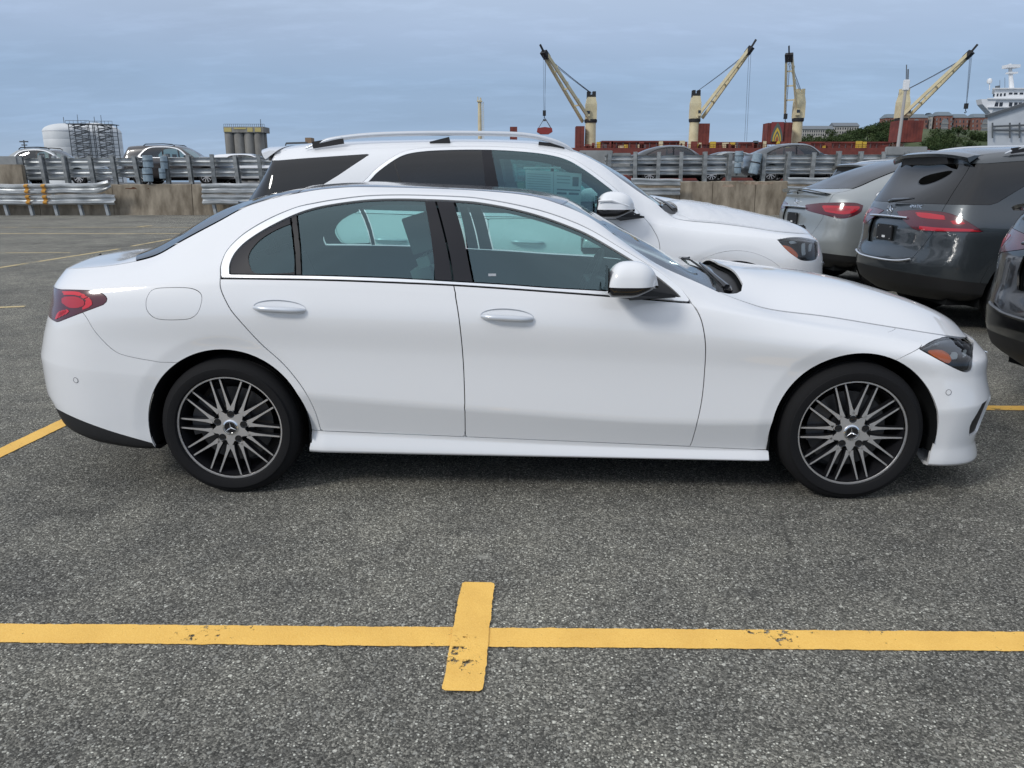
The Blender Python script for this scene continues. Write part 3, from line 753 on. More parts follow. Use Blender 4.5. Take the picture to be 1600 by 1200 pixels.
    for q, nm in zip(QP, ('R', 'L')): finish(flap, 'fuel_flap', W, q, nm)
    # lamps
    for q in ('R', 'L'):
        tl = finish(lamp_r, 'tail_lamp', M['red_dark'], root, q, rim=.02, off=.0015)
        br, _ = carve(lamp_r, tail_br, gap=0); finish(br, 'lamp_reflector', M['red_bright'], tl, q, rim=.001, off=.0035)
        br, _ = carve(lamp_r, tail_mid, gap=0); finish(br, 'lamp_reflector', M['red_mid'], tl, q, rim=.001, off=.003)
        for ts in tail_st:
            br, _ = carve(lamp_r, ts, gap=0); finish(br, 'lamp_stripe', M['red_bright'], tl, q, rim=.001, off=.0035)
        hl = finish(lamp_f, 'headlamp', M['lamp_dark'], root, q, rim=.02, off=-.012)
        am, _ = carve(lamp_f, amber, gap=0); finish(am, 'side_marker', M['amber'], hl, q, rim=.004, off=-.001)
        for hi in hl_ins:
            pj, _ = carve(lamp_f, hi, gap=0); finish(pj, 'projector', M['lamp_chrome'], hl, q, rim=.006, off=-.004)
        finish(lamp_f, 'headlamp_lens', M['lens'], hl, q, rim=0, off=.003)
    # window frames, glass, pillars
    cut = lambda poly: carve(inner, poly, gap=.0005)[0]
    for q in ('R', 'L'):
        dr = RD[0] if q == 'R' else RD[1]; df = FD[0] if q == 'R' else FD[1]
        bline = pk.trace([(688.8, 295, 1), (708.8, 450, 1)], closed=False, n=1)
        fr_r, fr_f = split(frame, (bline[0][0] + (bline[1][0] - bline[0][0]) * (frame.X[:, 2] - bline[0][1]) / (bline[1][1] - bline[0][1])) - frame.X[:, 6])
        x0 = lambda s_, g_: split(s_, g_)[0].compact()
        fr_r = fr_r.compact(); fr_f = fr_f.compact()
        finish(fr_r, 'window_trim', M['satin'], dr, q, rim=.012, off=.003)
        finish(fr_f, 'window_trim', M['satin'], df, q, rim=.012, off=.003)
        finish(cut(q_pane), 'quarter_glass', M['glass'], dr, q, rim=0, off=-.004)
        finish(cut(r_pane), 'door_glass', M['glass'], dr, q, rim=0, off=-.004)
        finish(cut(b1), 'pillar_cover', M['pillar'], dr, q, off=-.001)
        finish(cut(b2), 'pillar_cover', M['pillar'], df, q, off=-.001)
        finish(cut(f_pane), 'door_glass', M['glass'], df, q, rim=0, off=-.004)
        finish(cut(m_tri), 'mirror_base', M['black'], df, q, off=-.001)
        div = pk.trace([(460.5, 320, 1), (462.5, 440, 1), (470, 440, 1), (466.5, 320, 1)], n=1)
        finish(cut(div), 'window_divider', M['black'], dr, q, off=-.001)
        # black surround of the quarter glass (screen print)
        qi = pk.trace([(388, 400), (396, 385), (412, 370), (435, 357), (458, 348, 1), (459, 426, 1), (402, 427), (391, 417)], n=5)
        qq = carve(cut(q_pane), qi, gap=0)[1]; finish(qq, 'glass_border', M['pillar'], dr, q, rim=0, off=-.001)
    # --- top: roof, screens, bonnet, boot lid
    X = top.X
    def by(sm, f): return tuple(k.compact() for k in split(sm, f(sm.X)))
    yy = lambda X: X[:, 1] / .62
    fwd, rear = by(top, lambda X: X[:, 0] + 1.17 - .05 * yy(X) ** 2)           # rear header
    roofp, fwd = by(fwd, lambda X: -.032 - X[:, 0])
    header, fwd = by(fwd, lambda X: .162 - .068 * yy(X) ** 2 - X[:, 0])
    hoodedge = pk.trace([(1112.5, 449, 1), (1126.7, 440), (1131.7, 431.7), (1123, 420), (1107, 414, 1)], cols=(0, 1), closed=False)
    glassedge = pk.trace([(1098, 446, 1), (1101, 437), (1083, 422.5, 1)], cols=(0, 1), closed=False)
    screen, fwd = by(fwd, lambda X: .90 - .085 * (X[:, 1] / .70) ** 2 - X[:, 0])
    cowl, hood = by(fwd, lambda X: np.interp(X[:, 1], [0, .3, .5, .60, .66, .70, .73], [.975, .985, .985, .955, .90, .845, .79]) - X[:, 0])
    backl, lid = by(rear, lambda X: X[:, 0] + 2.05 - .17 * (X[:, 1] / .68) ** 2)
    sh_in = lambda sm, g: split(sm, 0 * sm.X[:, 0] + (sm.X[:, 7] - 8 - g))[0].compact()
    finish(sh_in(roofp, .03), 'sunroof', M['roofglass'], root, off=.001)
    finish(split(sh_in(header, .03), header.X[:, 0] * 0 + 1)[0] if False else sh_in(header, .03), 'roof_header', M['roofglass'], root, off=.0)
    finish(sh_in(hood, .035), 'bonnet', W, root, rim=.010)
    finish(sh_in(lid, .05), 'boot_lid', W, root, rim=.02)
    finish(sh_in(screen, .04), 'windscreen', M['glass_ws'], root, rim=0, off=-.003)
    finish(sh_in(backl, .05), 'rear_window', M['glass_dark'], root, rim=0, off=.004)
    finish(cowl, 'cowl_panel', M['black'], root, off=-.035, rim=0)
    for s in (-1, 1):
        wp = MB(); wp.tube([(.885, s * .60, .955), (.86, s * .52, .985), (.845, s * .15, 1.022)], [.016, .010, .006], 6); wp.tube([(.90, s * .585, .93), (.885, s * .60, .955)], .02, 8); wp.build('wiper_arm', M['gloss_black'], root, smooth=True)
        wp = MB(); wp.tube([(.865, s * .60, .955), (.835, s * .30, 1.005), (.825, s * .02, 1.022)], .006, 5); wp.build('wiper_blade', M['black'], root)
    # liner (inner skin): windscreen and rear window left open
    def keep(X):
        v = X[:, 7]; x = X[:, 0]; y = X[:, 1]
        ws = (x > .14) & (x < .97); bk = (x < -1.17) & (x > -2.0)
        return np.where((v > 8.01) & (ws | bk), -1.0, 1.0)
    f = LN2.F; kk = keep(LN2.X)[f].min(1) > 0; LN2 = SM(LN2.X, f[kk]).compact()
    finish(LN2, 'body_liner', M['liner'], root, rim=0, off=-.030)
    # floor, wheel housings
    fl = MB(); fl.box((-1.9, -.70, .19), (1.9, .70, .26)); fl.build('underbody', M['liner'], root)
    for cx in (-WB2, WB2):
        for s in (-1, 1):
            h = MB(); h.lathe([(R_ARCH - .003, s * .880), (R_ARCH - .003, s * .50), (.02, s * .50)], 48, 'Y', (cx, 0, CZ), a0=-.12, a1=math.pi + .12)
            for e in (-1, 1): h.box((cx + e * (R_ARCH - .006) - .004, min(s * .50, s * .862), .235), (cx + e * (R_ARCH - .006) + .004, max(s * .50, s * .862), CZ - .03))
            h.build('wheel_housing', M['liner'], root)
    roll_r, roll_f = math.radians(85), math.radians(90)
    for cx, roll in ((-WB2, roll_r), (WB2, roll_f)):
        for s in (-1, 1):
            make_wheel('wheel', root, (cx, s * (.893 - .1125), .3255), .3265, .2425, .225, roll, s, 'multi')
    # handles: recess dish and grip bar on the doors
    def handle(par, u, v, q, s):
        p = pk(u, v); x, y, z = p[0], abs(p[1]), p[2]
        ax = -.045
        d = MB(); n = 28
        rim_, mid, cen = [], [], []
        for k in range(n):
            a = 2 * math.pi * k / n; rim_.append((x + .118 * math.cos(a), s * (y + .0010 - .004 * math.sin(a)), z + .035 * math.sin(a) + ax * .118 * math.cos(a)))
            mid.append((x + .09 * math.cos(a), s * (y - .010), z - .002 + .024 * math.sin(a) + ax * .09 * math.cos(a)))
        d.add(rim_ + mid + [(x, s * (y - .016), z)], [(k, (k + 1) % n, n + (k + 1) % n, n + k) for k in range(n)] + [(n + k, n + (k + 1) % n, 2 * n) for k in range(n)])
        d.build('handle_recess', M['silverpaint'], par, smooth=True)
        g = MB(); pts = []; rr = []
        for t in np.linspace(-1, 1, 15):
            pts.append((x + .112 * t, s * (y + .006 + .024 * (1 - t ** 4)), z - .004 + ax * .112 * t)); rr.append(.0125 * (1 - .35 * abs(t) ** 6))
        g.tube(pts, rr, 10)
        g.v = [(a, b, z + (c - z) * 1.15) for a, b, c in g.v]
        g.build('door_handle', M['silverpaint'], par, smooth=True)
    for q, s in (('R', -1), ('L', 1)):
        i = 0 if s < 0 else 1
        handle(RD[i], 437, 481, q, s); handle(FD[i], 792.5, 494.5, q, s)
        # park sensors
        for u, v, par in ((118.5, 594, bb), (1482, 613, fb)):
            p = pk(u, v); nn = p[3:6]; c = np.array([p[0], s * abs(p[1]), p[2]]); nn = np.array([nn[0], s * abs(nn[1]), nn[2]])
            b = MB(); b.bar(c - nn * .01, c + nn * .0012, .011, 20); o = b.build('park_sensor', W, par)
            b = MB()
            t1 = np.cross(nn, [0, 0, 1]); t1 /= np.linalg.norm(t1); t2 = np.cross(nn, t1)
            b.tube([c + nn * .001 + (t1 * math.cos(a) + t2 * math.sin(a)) * .0125 for a in np.linspace(0, 2 * math.pi, 21)], .0011, 4); b.build('sensor_ring', M['ring'], par)
    lb = MB(); p, r_ = pk(763, 430), pk(775, 431); lb.box((p[0], -abs(p[1]) + .001, p[2] - .004), (r_[0], -abs(p[1]) + .002, p[2] + .007)); lb.build('glass_label', M['silverpaint'], FD[0])
    # door mirrors
    for q, s, par in (('R', -1, FD[0]), ('L', 1, FD[1])):
        door_mirror(root, s, .286, .503, .995, 1.012, .103, .050, .085, M['white'], ((.38, .958, .865), (.60, .955, .872)))
    interior(root, roof=1.36, belt=.90)
    return root, pk
def door_mirror(root, s, x0, x1, yc, zc, h, hb, depth, cap, foot):
    """domed cap over a black lower housing, on a foot from the window corner"""
    mr = empty('door_mirror', (0, 0, 0)); mr.parent = root
    nx, nz = 26, 12
    def body(nm, m, up, k=1.0):
        rows = []
        for i in range(nx + 1):
            t = i / nx; x = x0 + (x1 - x0) * t
            if up: hh = h * max(0.0, 1 - abs((t - .46) / .54) ** 2.4) ** .55 if t > .46 else h * max(0.0, 1 - abs((t - .46) / .46) ** 2.8) ** .45
            else: hh = hb * (1 - .75 * smooth01(np.array((t - .45) / .55))) * min(1, (t + .03) * 9) ** .5
            d = depth * max(.02, 1 - abs(2 * t - .9) ** 3 if t > .45 else 1 - .35 * abs(1 - t / .45) ** 4) ** .7
            r = []
            for j in range(nz + 1):
                a = math.pi * j / nz; c = math.cos(a); c = math.copysign(abs(c) ** .8, c)
                r.append((x, s * (yc + d * c * k), zc + (1 if up else -1) * hh * math.sin(a) ** .75))
            rows.append(r)
        n = nz + 1
        g = MB(); g.add([p for r in rows for p in r], [(i * n + j, (i + 1) * n + j, (i + 1) * n + j + 1, i * n + j + 1) for i in range(nx) for j in range(nz)])
        g.add(rows[0], [tuple(range(n))]); return g.build(nm, m, mr, smooth=True)
    body('mirror_cap', cap, True); body('mirror_housing', M['gloss_black'], False, .97)
    g = MB(); g.box((x0 - .001, s * (yc - depth * .8), zc - hb * .5), (x0 + .004, s * (yc + depth * .8), zc + h * .75)); g.build('mirror_glass', M['gloss_black'], mr)
    f = MB(); (xa, za, ya), (xb, zb, yb) = foot
    f.add([(x0 + (x1 - x0) * .45, s * yc, zc - hb * .15), (x0 + (x1 - x0) * .45, s * yc, zc - hb * .85), (xa, s * ya, za), (xa + .02, s * ya, za - .03), (xb, s * yb, zb), (xb, s * yb, zb - .012)],
          [(0, 2, 3, 1), (0, 4, 2), (1, 3, 5), (0, 1, 5, 4), (2, 4, 5, 3)]); f.build('mirror_foot', M['black'], mr)
    return mr
def interior(root, roof=1.36, belt=.90, fx=.0, wid=.0, floor=.3, big=1.0):
    inn = empty('cabin', (0, 0, 0)); inn.parent = root
    s = MB(); 
    def seat(x, y, wd=.25):
        b = MB()
        b.box((x - .05, y - wd, floor + .05), (x + .50, y + wd, floor + .25))
        Rm = Matrix.Translation((x, y, floor + .2)) @ Matrix.Rotation(-.30, 4, 'Y')
        b.box((-.10, -wd + .02, 0), (.05, wd - .02, .62 * big), Rm)
        b.build('seat', M['seat_grey'] if y < 0 else M['seat'], inn, bevel=.045)
        h = MB(); h.box((-.07, -.13, .64 * big), (.04, .13, .82 * big), Rm); h.bar(Rm @ Vector((-.01, -.05, .58 * big)), Rm @ Vector((-.01, -.05, .66 * big)), .008); h.bar(Rm @ Vector((-.01, .05, .58 * big)), Rm @ Vector((-.01, .05, .66 * big)), .008)
        h.build('head_rest', M['seat'], inn, bevel=.04)
    for y in (-.38, .38):
        seat(-.35 + fx, y)
        # protective film over the seat back
    b = MB(); b.box((-1.30 + fx, -.62, floor + .05), (-.82 + fx, .62, floor + .22))
    Rm = Matrix.Translation((-1.28 + fx, 0, floor + .2)) @ Matrix.Rotation(-.38, 4, 'Y'); b.box((-.10, -.62, 0), (.04, .62, .58 * big), Rm)
    b.build('rear_bench', M['seat'], inn, bevel=.04)
    for y in (-.4, 0, .4):
        h = MB(); h.box((-.08, y - .12, .58 * big), (.02, y + .12, .70 * big), Rm); h.build('head_rest', M['seat'], inn, bevel=.035)
    d = MB(); d.box((.48 + fx, -.76, .60 * big), (.95 + fx, .76, belt - .02)); d.box((.40 + fx, -.30, .45), (.60 + fx, .30, belt - .08)); d.build('dashboard', M['trim'], inn, bevel=.05)
    w = MB(); C = Vector((.30 + fx, .38, belt - .03)); Rw = Matrix.Translation(C) @ Matrix.Rotation(math.radians(-66), 4, 'Y')
    w.tube([Rw @ Vector((.185 * math.cos(a), .185 * math.sin(a), 0)) for a in np.linspace(0, 2 * math.pi, 33)], .015, 8)
    w.beam(Rw @ Vector((0, -.18, 0)), Rw @ Vector((0, .18, 0)), .04, .02); w.beam(Rw @ Vector((0, 0, 0)), Rw @ Vector((-.18, 0, 0)), .04, .02); w.bar(C, C + Vector((.3, 0, -.1)), .04)
    w.build('steering_wheel', M['black'], inn, smooth=True)
    t = MB(); t.box((-.2 + fx, -.03, roof - .16), (-.18 + fx, .03, roof - .1)); 
    m = MB(); m.box((.12 + fx, -.11, roof - .17), (.14 + fx, .11, roof - .11)); m.bar((.13 + fx, 0, roof - .12), (.14 + fx, 0, roof - .05), .01); m.build('rear_view_mirror', M['black'], inn, bevel=.006)
    c = MB(); c.box((-.35 + fx, -.14, floor), (.5 + fx, .14, floor + .32)); c.build('centre_console', M['trim'], inn, bevel=.02)
    return inn
sedan, SPK = build_sedan()
# ------------------------------------------------------------------ tall estate cars (built once, copied with other paint)
SV2 = 1.4975
SUV_LOC, SUV_RZ = (.215, 7.10, 0.0), math.radians(-1.0)
GREY_LOC, GREY_RZ = (6.36, 8.55, 0.0), math.radians(3)
SIL_LOC, SIL_RZ = (6.42, 11.65, 0.0), math.radians(5)
def text_mesh(txt, size, m, parent, name, extrude=.002, align='CENTER'):
    cu = bpy.data.curves.new('lettering', 'FONT'); cu.body = txt; cu.size = size; cu.extrude = extrude; cu.align_x = align; cu.align_y = 'CENTER'; cu.space_character = 1.05
    t = bpy.data.objects.new('lettering', cu); COL.objects.link(t)
    me = bpy.data.meshes.new_from_object(t.evaluated_get(bpy.context.evaluated_depsgraph_get())); me.materials.clear(); me.materials.append(m); me.name = name
    bpy.data.objects.remove(t)
    o = bpy.data.objects.new(name, me); COL.objects.link(o)
    if parent is not None: o.parent = parent
    return o
def suv_levels(coupe=False):
    Z = lambda *k: list(k)
    L = [dict(z=.30, w=.74, xr=-2.35, xf=2.2),
         dict(z=Z((-2.57, .42), (-2.1, .38), (-1.0, .31), (1.0, .29), (1.9, .27), (2.4, .25)), w=.915, xr=-2.50, xf=2.27, crease=.4),
         dict(z=Z((-2.57, .56), (-2.0, .50), (-1.0, .42), (1.0, .40), (2.3, .40)), w=.945, xr=-2.565, xf=2.35, crease=.6),
         dict(z=Z((-2.57, .66), (-1.0, .60), (1.0, .55), (2.3, .55)), w=.958, xr=-2.57, xf=2.385, crease=.5),
         dict(z=Z((-2.55, .80), (0, .80), (2.3, .72)), w=Z((-2, .965), (1.6, .968), (2.1, .95)), xr=-2.53, xf=2.375),
         dict(z=Z((-2.5, 1.02), (-1, 1.0), (1.2, .93), (2.3, .86)), w=Z((-2.2, .955), (-1.4, .968), (1.2, .968), (1.9, .94)), xr=-2.505, xf=2.36),
         dict(z=Z((-2.5, 1.20), (-1.5, 1.175), (0, 1.15), (.77, 1.13), (1.2, 1.065), (1.7, 1.015), (2.2, .96)), w=Z((-2.2, .895), (-1.2, .925), (.7, .925), (1.4, .915), (2.0, .88)), xr=-2.44, xf=2.33, crease=.3)]
    if not coupe:
        L += [dict(z=Z((-2.2, 1.59), (-1.9, 1.63), (-1.5, 1.665), (-.9, 1.69), (-.63, 1.695), (-.17, 1.685), (.055, 1.66), (.285, 1.605), (.42, 1.53), (.58, 1.415), (.74, 1.245), (.80, 1.185), (.95, 1.125), (1.2, 1.09), (1.7, 1.05), (1.9, 1.03), (2.1, 1.01), (2.3, .985)),
                   w=Z((-2.1, .70), (-1.3, .735), (-.6, .75), (.2, .79), (.7, .87), (.9, .885), (1.3, .87), (1.8, .83), (2.1, .78)), xr=-2.13, xf=2.305),
              dict(z=Z((-2.15, 1.645), (-1.8, 1.69), (-1.2, 1.72), (-.6, 1.73), (0, 1.71), (.12, 1.695), (.29, 1.646), (.46, 1.566), (.64, 1.441), (.785, 1.342), (.91, 1.262), (.98, 1.20), (1.06, 1.148), (1.41, 1.11), (1.66, 1.078), (1.85, 1.050), (2.1, 1.025), (2.3, 1.005)),
                   w=Z((-2.1, .61), (-1.2, .655), (0, .67), (.3, .71), (.6, .75), (.93, .80), (1.2, .80), (1.8, .76), (2.1, .72)), xr=-2.14, xf=2.29, crease=.6),
              dict(z=Z((-2.15, 1.69), (-1.8, 1.733), (-1.2, 1.755), (-.6, 1.762), (0, 1.745), (.15, 1.72), (.3, 1.675), (.689, 1.475), (.98, 1.27), (1.06, 1.23), (1.12, 1.225), (1.2, 1.235), (1.47, 1.20), (1.89, 1.13), (2.17, 1.07), (2.3, 1.02)), w=Z((-2.1, .32), (0, .35), (.9, .42), (1.9, .40)), xr=-2.15, xf=2.325),
              dict(z=Z((-2.15, 1.70), (-1.8, 1.742), (-1.2, 1.765), (-.6, 1.772), (0, 1.756), (.15, 1.735), (.3, 1.69), (.689, 1.50), (.98, 1.30), (1.04, 1.262), (1.12, 1.258), (1.2, 1.268), (1.47, 1.235), (1.89, 1.155), (2.17, 1.085), (2.3, 1.03)), w=0.0, xr=-2.155, xf=2.34)]
    else:
        L += [dict(z=Z((-2.5, 1.225), (-2.2, 1.245), (-1.9, 1.30), (-1.5, 1.45), (-1.1, 1.58), (-.7, 1.65), (-.3, 1.675), (.055, 1.65), (.285, 1.60), (.42, 1.53), (.58, 1.415), (.74, 1.245), (.80, 1.185), (.95, 1.125), (1.2, 1.09), (1.7, 1.05), (1.9, 1.03), (2.1, 1.01), (2.3, .985)),
                   w=Z((-2.3, .83), (-1.9, .82), (-1.3, .77), (-.6, .75), (.2, .79), (.7, .87), (.9, .885), (1.3, .87), (1.8, .83), (2.1, .78)), xr=-2.45, xf=2.305),
              dict(z=Z((-2.5, 1.25), (-2.2, 1.275), (-2.0, 1.33), (-1.7, 1.45), (-1.3, 1.585), (-.9, 1.67), (-.4, 1.71), (0, 1.70), (.12, 1.69), (.29, 1.646), (.46, 1.566), (.64, 1.441), (.785, 1.342), (.91, 1.262), (.98, 1.20), (1.06, 1.148), (1.41, 1.11), (1.66, 1.078), (1.85, 1.050), (2.1, 1.025), (2.3, 1.005)),
                   w=Z((-2.3, .74), (-1.9, .72), (-1.2, .655), (0, .67), (.3, .71), (.6, .75), (.93, .80), (1.2, .80), (1.8, .76), (2.1, .72)), xr=-2.45, xf=2.29, crease=.6),
              dict(z=Z((-2.5, 1.275), (-2.2, 1.30), (-2.0, 1.37), (-1.7, 1.50), (-1.3, 1.63), (-.9, 1.71), (-.4, 1.745), (0, 1.735), (.15, 1.72), (.3, 1.675), (.689, 1.475), (.98, 1.27), (1.06, 1.23), (1.12, 1.225), (1.2, 1.235), (1.47, 1.20), (1.89, 1.13), (2.17, 1.07), (2.3, 1.02)), w=Z((-2.1, .37), (0, .35), (.9, .42), (1.9, .40)), xr=-2.465, xf=2.325),
              dict(z=Z((-2.5, 1.285), (-2.2, 1.31), (-2.0, 1.38), (-1.7, 1.51), (-1.3, 1.64), (-.9, 1.72), (-.4, 1.752), (0, 1.742), (.15, 1.735), (.3, 1.69), (.689, 1.50), (.98, 1.30), (1.04, 1.262), (1.12, 1.258), (1.2, 1.268), (1.47, 1.235), (1.89, 1.155), (2.17, 1.085), (2.3, 1.03)), w=0.0, xr=-2.47, xf=2.34)]
    return L
root_hood = {}
def build_suv(name, loc, rz, P, label, coupe=False, flare=None, pick_rear=None, front=True, group=None):
    root = empty(name, loc, rz); tag(root, label, 'car', group)
    RA, CZ = .462, .385
    flare = flare or P
    base = suv_levels(coupe)
    NVS = [3, 5, 5, 8, 12, 12, 20, 8, 7, 7]
    sh = loft(base, -2.02, 1.80, nu=(40, 210, 34), nv=NVS, disp=arch_disp(SV2, CZ, RA, .012, .12), nr=2.35, nf=2.5)
    pf = Picker(sh, SUV_LOC, SUV_RZ)
    lr = pick_rear or (GREY_LOC, GREY_RZ)
    pr = Picker(sh, *lr)
    side, top = sh.side.copy(), sh.top.copy()
    LN = loft(base, -2.02, 1.80, nu=(14, 90, 14), nv=[2, 2, 2, 3, 4, 4, 7, 3, 3, 3], nr=2.35, nf=2.5)
    XZ = (0, 2)
    if not coupe:
        do = pf.trace([(575, 277), (587.5, 264), (612.5, 246), (634, 236), (665.6, 231), (712.5, 229), (762.5, 229), (806, 231), (853, 236), (888, 245), (916, 261), (944, 281), (965, 298), (991, 324), (1003, 339, 1)], cols=XZ, closed=False)
        do = np.concatenate([do, [[.60, 1.150], [0, 1.165], [-.8, 1.18], [-1.50, 1.20], [-1.56, 1.215], [-1.53, 1.25]]])
        di = np.array(do)
        c = di.mean(0)
        # inner edge: offset the outline inwards by its own normal
        nx = np.roll(di, -1, 0) - np.roll(di, 1, 0); nn = np.stack([nx[:, 1], -nx[:, 0]], 1); nn /= np.maximum(np.linalg.norm(nn, axis=1, keepdims=True), 1e-6)
        sgn = np.sign(((c - di) * nn).sum(1).mean()); di = di + nn * sgn * .026
        q_edge, r_edge, b_edge0, b_edge1 = -1.06, -1.04, -.395, -.365
    else:
        do = np.array([[.82, 1.155], [.74, 1.235], [.58, 1.405], [.42, 1.52], [.285, 1.592], [.055, 1.642], [-.3, 1.665], [-.7, 1.642], [-1.1, 1.568], [-1.45, 1.44], [-1.72, 1.30], [-1.80, 1.235], [-1.6, 1.20], [-.8, 1.18], [0, 1.165], [.6, 1.15]])
        do = curve([tuple(p) for p in do], n=4); c = do.mean(0); di = c + (do - c) * np.array([.965, .90])
        q_edge, r_edge, b_edge0, b_edge1 = -1.15, -1.13, -.395, -.365
    LN = split(LN, LN.X[:, 2] - .55)[0].compact()
    for cx in (-SV2, SV2):
        _, side = carve(side, circle_poly(cx, CZ, RA), cols=XZ, gap=0)
        low = np.array([[cx - RA + .012, CZ], [cx + RA - .012, CZ], [cx + RA - .03, -.1], [cx - RA + .03, -.1]])
        _, side = carve(side, low, cols=XZ, gap=0)
        _, LN = carve(LN, circle_poly(cx, CZ, RA + .06), cols=XZ, gap=0); _, LN = carve(LN, low, cols=XZ, gap=0)
    LN = LN.compact(); LN = split(LN, np.where(LN.X[:, 7] < 8.01, -polyd(LN.X[:, XZ], di), 1.0))[0].compact()
    def sidecut(sm, poly, gap):        # side polygons act only on the flank
        sm = sm.compact(); ok = sm.X[:, 1] > .35
        d = np.where(ok, polyd(sm.X[:, XZ], poly), -1.0); return split(sm, d - gap)[0].compact(), split(sm, -d - gap)[0].compact()
    dlo, side = sidecut(side, do, .002); inner, frame = sidecut(dlo, di, 0)
    # rear lamps, glass, tailgate
    if not coupe:
        lamp = pr.trace([(1400, 330, 1), (1425, 328.5), (1450, 329.5), (1480, 332.5), (1505, 342.5), (1538, 362.5, 1), (1500, 363), (1465, 362), (1432.5, 359.5), (1415, 347.5)])
        bright = [pr.trace([(1430, 332, 1), (1450, 333), (1476, 337, 1), (1478, 344, 1), (1440, 340)]), pr.trace([(1484, 345, 1), (1500, 345), (1511, 351, 1), (1490, 351, 1)]), pr.trace([(1436, 353, 1), (1470, 356), (1520, 358, 1), (1534, 362, 1), (1470, 361), (1440, 359)])]
        # dark glass band round the tail, over the tailgate and down to the side window pillar
        z0 = 1.215
        dglass = np.array([[-3, z0], [-2.0, z0], [-1.93, 1.235], [-1.70, 1.37], [-1.52, 1.475], [-1.28, 1.632], [-1.80, 1.60], [-2.0, 1.585], [-3, 1.58]])
    else:
        lamp = None; bright = []; dglass = None
    tg_x = lambda X: np.interp(X[:, 2], [.3, .70, .95, 1.22, 1.60, 1.75], [.52, .56, .70, .70, .64, .62])     # half-width of the tailgate by height
    lampm, side = (carve(side, lamp, gap=.0012) if lamp is not None else (None, side))
    if coupe:
        sl = pr.trace([(1258, 320, 1), (1287, 317), (1333, 316.7), (1349, 321, 1), (1343, 333), (1318, 341.5), (1290, 336.5), (1260, 328)]); lampm, side = carve(side, sl, gap=.0012)
        s2 = pr.trace([(1284, 321, 1), (1325, 322), (1343, 323), (1336, 331), (1318, 335), (1290, 331, 1)]); s3 = pr.trace([(1288, 325, 1), (1325, 325.5), (1330, 327.5), (1312, 330), (1290, 328.5, 1)])
    if dglass is not None:
        dg, side = carve(side, dglass, cols=XZ, gap=.0015); dg = dg.compact()
        gate_g, side_g = split(dg, tg_x(dg.X) - dg.X[:, 1]); gate_g = split(gate_g.compact(), tg_x(gate_g.compact().X) - gate_g.compact().X[:, 1] - .002)[0]; side_g = split(side_g.compact(), side_g.compact().X[:, 1] - tg_x(side_g.compact().X) - .002)[0]
    # front lamps
    if front:
        hl = pf.trace([(1216, 376, 1), (1225, 372), (1250, 371), (1277, 376, 1), (1277.5, 388), (1277, 400), (1272, 406), (1255, 407), (1245, 402.5), (1230, 391)])
        am = pf.trace([(1222, 383, 1), (1232, 384.5), (1240, 390), (1247, 398), (1248, 404, 1), (1238, 398)])
        lampf, side = carve(side, hl, gap=.0015)
        hin = [pf.trace([(1232, 376.5, 1), (1246, 374.5, 1), (1247, 379, 1), (1236, 381, 1)], n=1), pf.trace([(1253, 380, 1), (1259, 379, 1), (1260, 398, 1), (1254, 399, 1)], n=1), pf.trace([(1265, 380, 1), (1270, 380, 1), (1268, 392, 1), (1264, 393, 1)], n=1)]
    nose = np.array([[-.01, .50], [.50, .50], [.60, .60], [.56, .88], [-.01, .92]])
    d = np.where(side.X[:, 0] > 2.1, polyd(side.X[:, [1, 2]], nose), -1.0); grille, side = split(side, d); grille = grille.compact(); side = side.compact()
    # tailgate panel with plate recess
    rear_m = lambda X: (X[:, 0] < -2.0)
    d = np.where(side.X[:, 0] < -1.95, np.minimum(tg_x(side.X) - side.X[:, 1], side.X[:, 2] - (.645 + .05 * (side.X[:, 1] / .56) ** 4)), -1.0)
    gate = split(side, d - .002)[0].compact(); side = split(side, -d - .002)[0].compact()
    rec_p = np.array([[-.01, .80], [.33, .80], [.37, .90], [.33, 1.065], [-.01, 1.065]])
    rec, gate = carve(gate, rec_p, cols=(1, 2), gap=0)
    # lower bumpers in dark plastic
    dk = side.X[:, 7] - (2.0 if not coupe else 1.7); lower, side = split(side, -dk - .0); lower = lower.compact(); side = side.compact()
    # bumper seams
    rb = np.where(side.X[:, 0] < -SV2, (.97 - .0 * side.X[:, 2]) - side.X[:, 2] - .55 * np.clip(side.X[:, 0] + 2.2, -.1, 2), -1.0)
    rb = np.where(side.X[:, 0] < -SV2 - .10, rb, -1.0)
    bump, side = split(side, rb); bump = bump.compact(); side = side.compact()
    fb = np.where(side.X[:, 0] > SV2 + .2, side.X[:, 0] - 1.87 + (.45 * (side.X[:, 2] - .8)) * -1.0, -1.0)
    bumpf, side = split(side, fb); bumpf = bumpf.compact(); side = side.compact()
    # doors (side, x-z)
    dr_r = curve([(-1.555, 1.21, 1), (-1.50, 1.0), (-1.28, .86), (-1.09, .70), (-1.0, .55), (-.98, .43, 1), (-.36, .42, 1), (-.375, .8), (-.38, 1.155, 1)], n=5)
    dr_f = curve([(-.38, 1.155, 1), (-.375, .8), (-.36, .42, 1), (.80, .41, 1), (.90, .7), (.92, .95), (.86, 1.09), (.80, 1.165, 1)], n=5)
    door_r, side = sidecut(side, dr_r, .002); door_f, side = sidecut(side, dr_f, .002)
    flares = []
    for cx in (-SV2, SV2):
        fl, side = sidecut(side, circle_poly(cx, CZ, RA + .075), .0012); flares.append(fl)
        fl2, bump = sidecut(bump, circle_poly(cx, CZ, RA + .075), .0012); fl3, bumpf = sidecut(bumpf, circle_poly(cx, CZ, RA + .075), .0012); flares[-1] = (fl, fl2, fl3)
    quarter, fender = split(side, -side.X[:, 0]); quarter = quarter.compact(); fender = fender.compact()
    QP = pair(quarter, 'rear_quarter_panel', P, root); FP = pair(fender, 'front_fender', P, root)
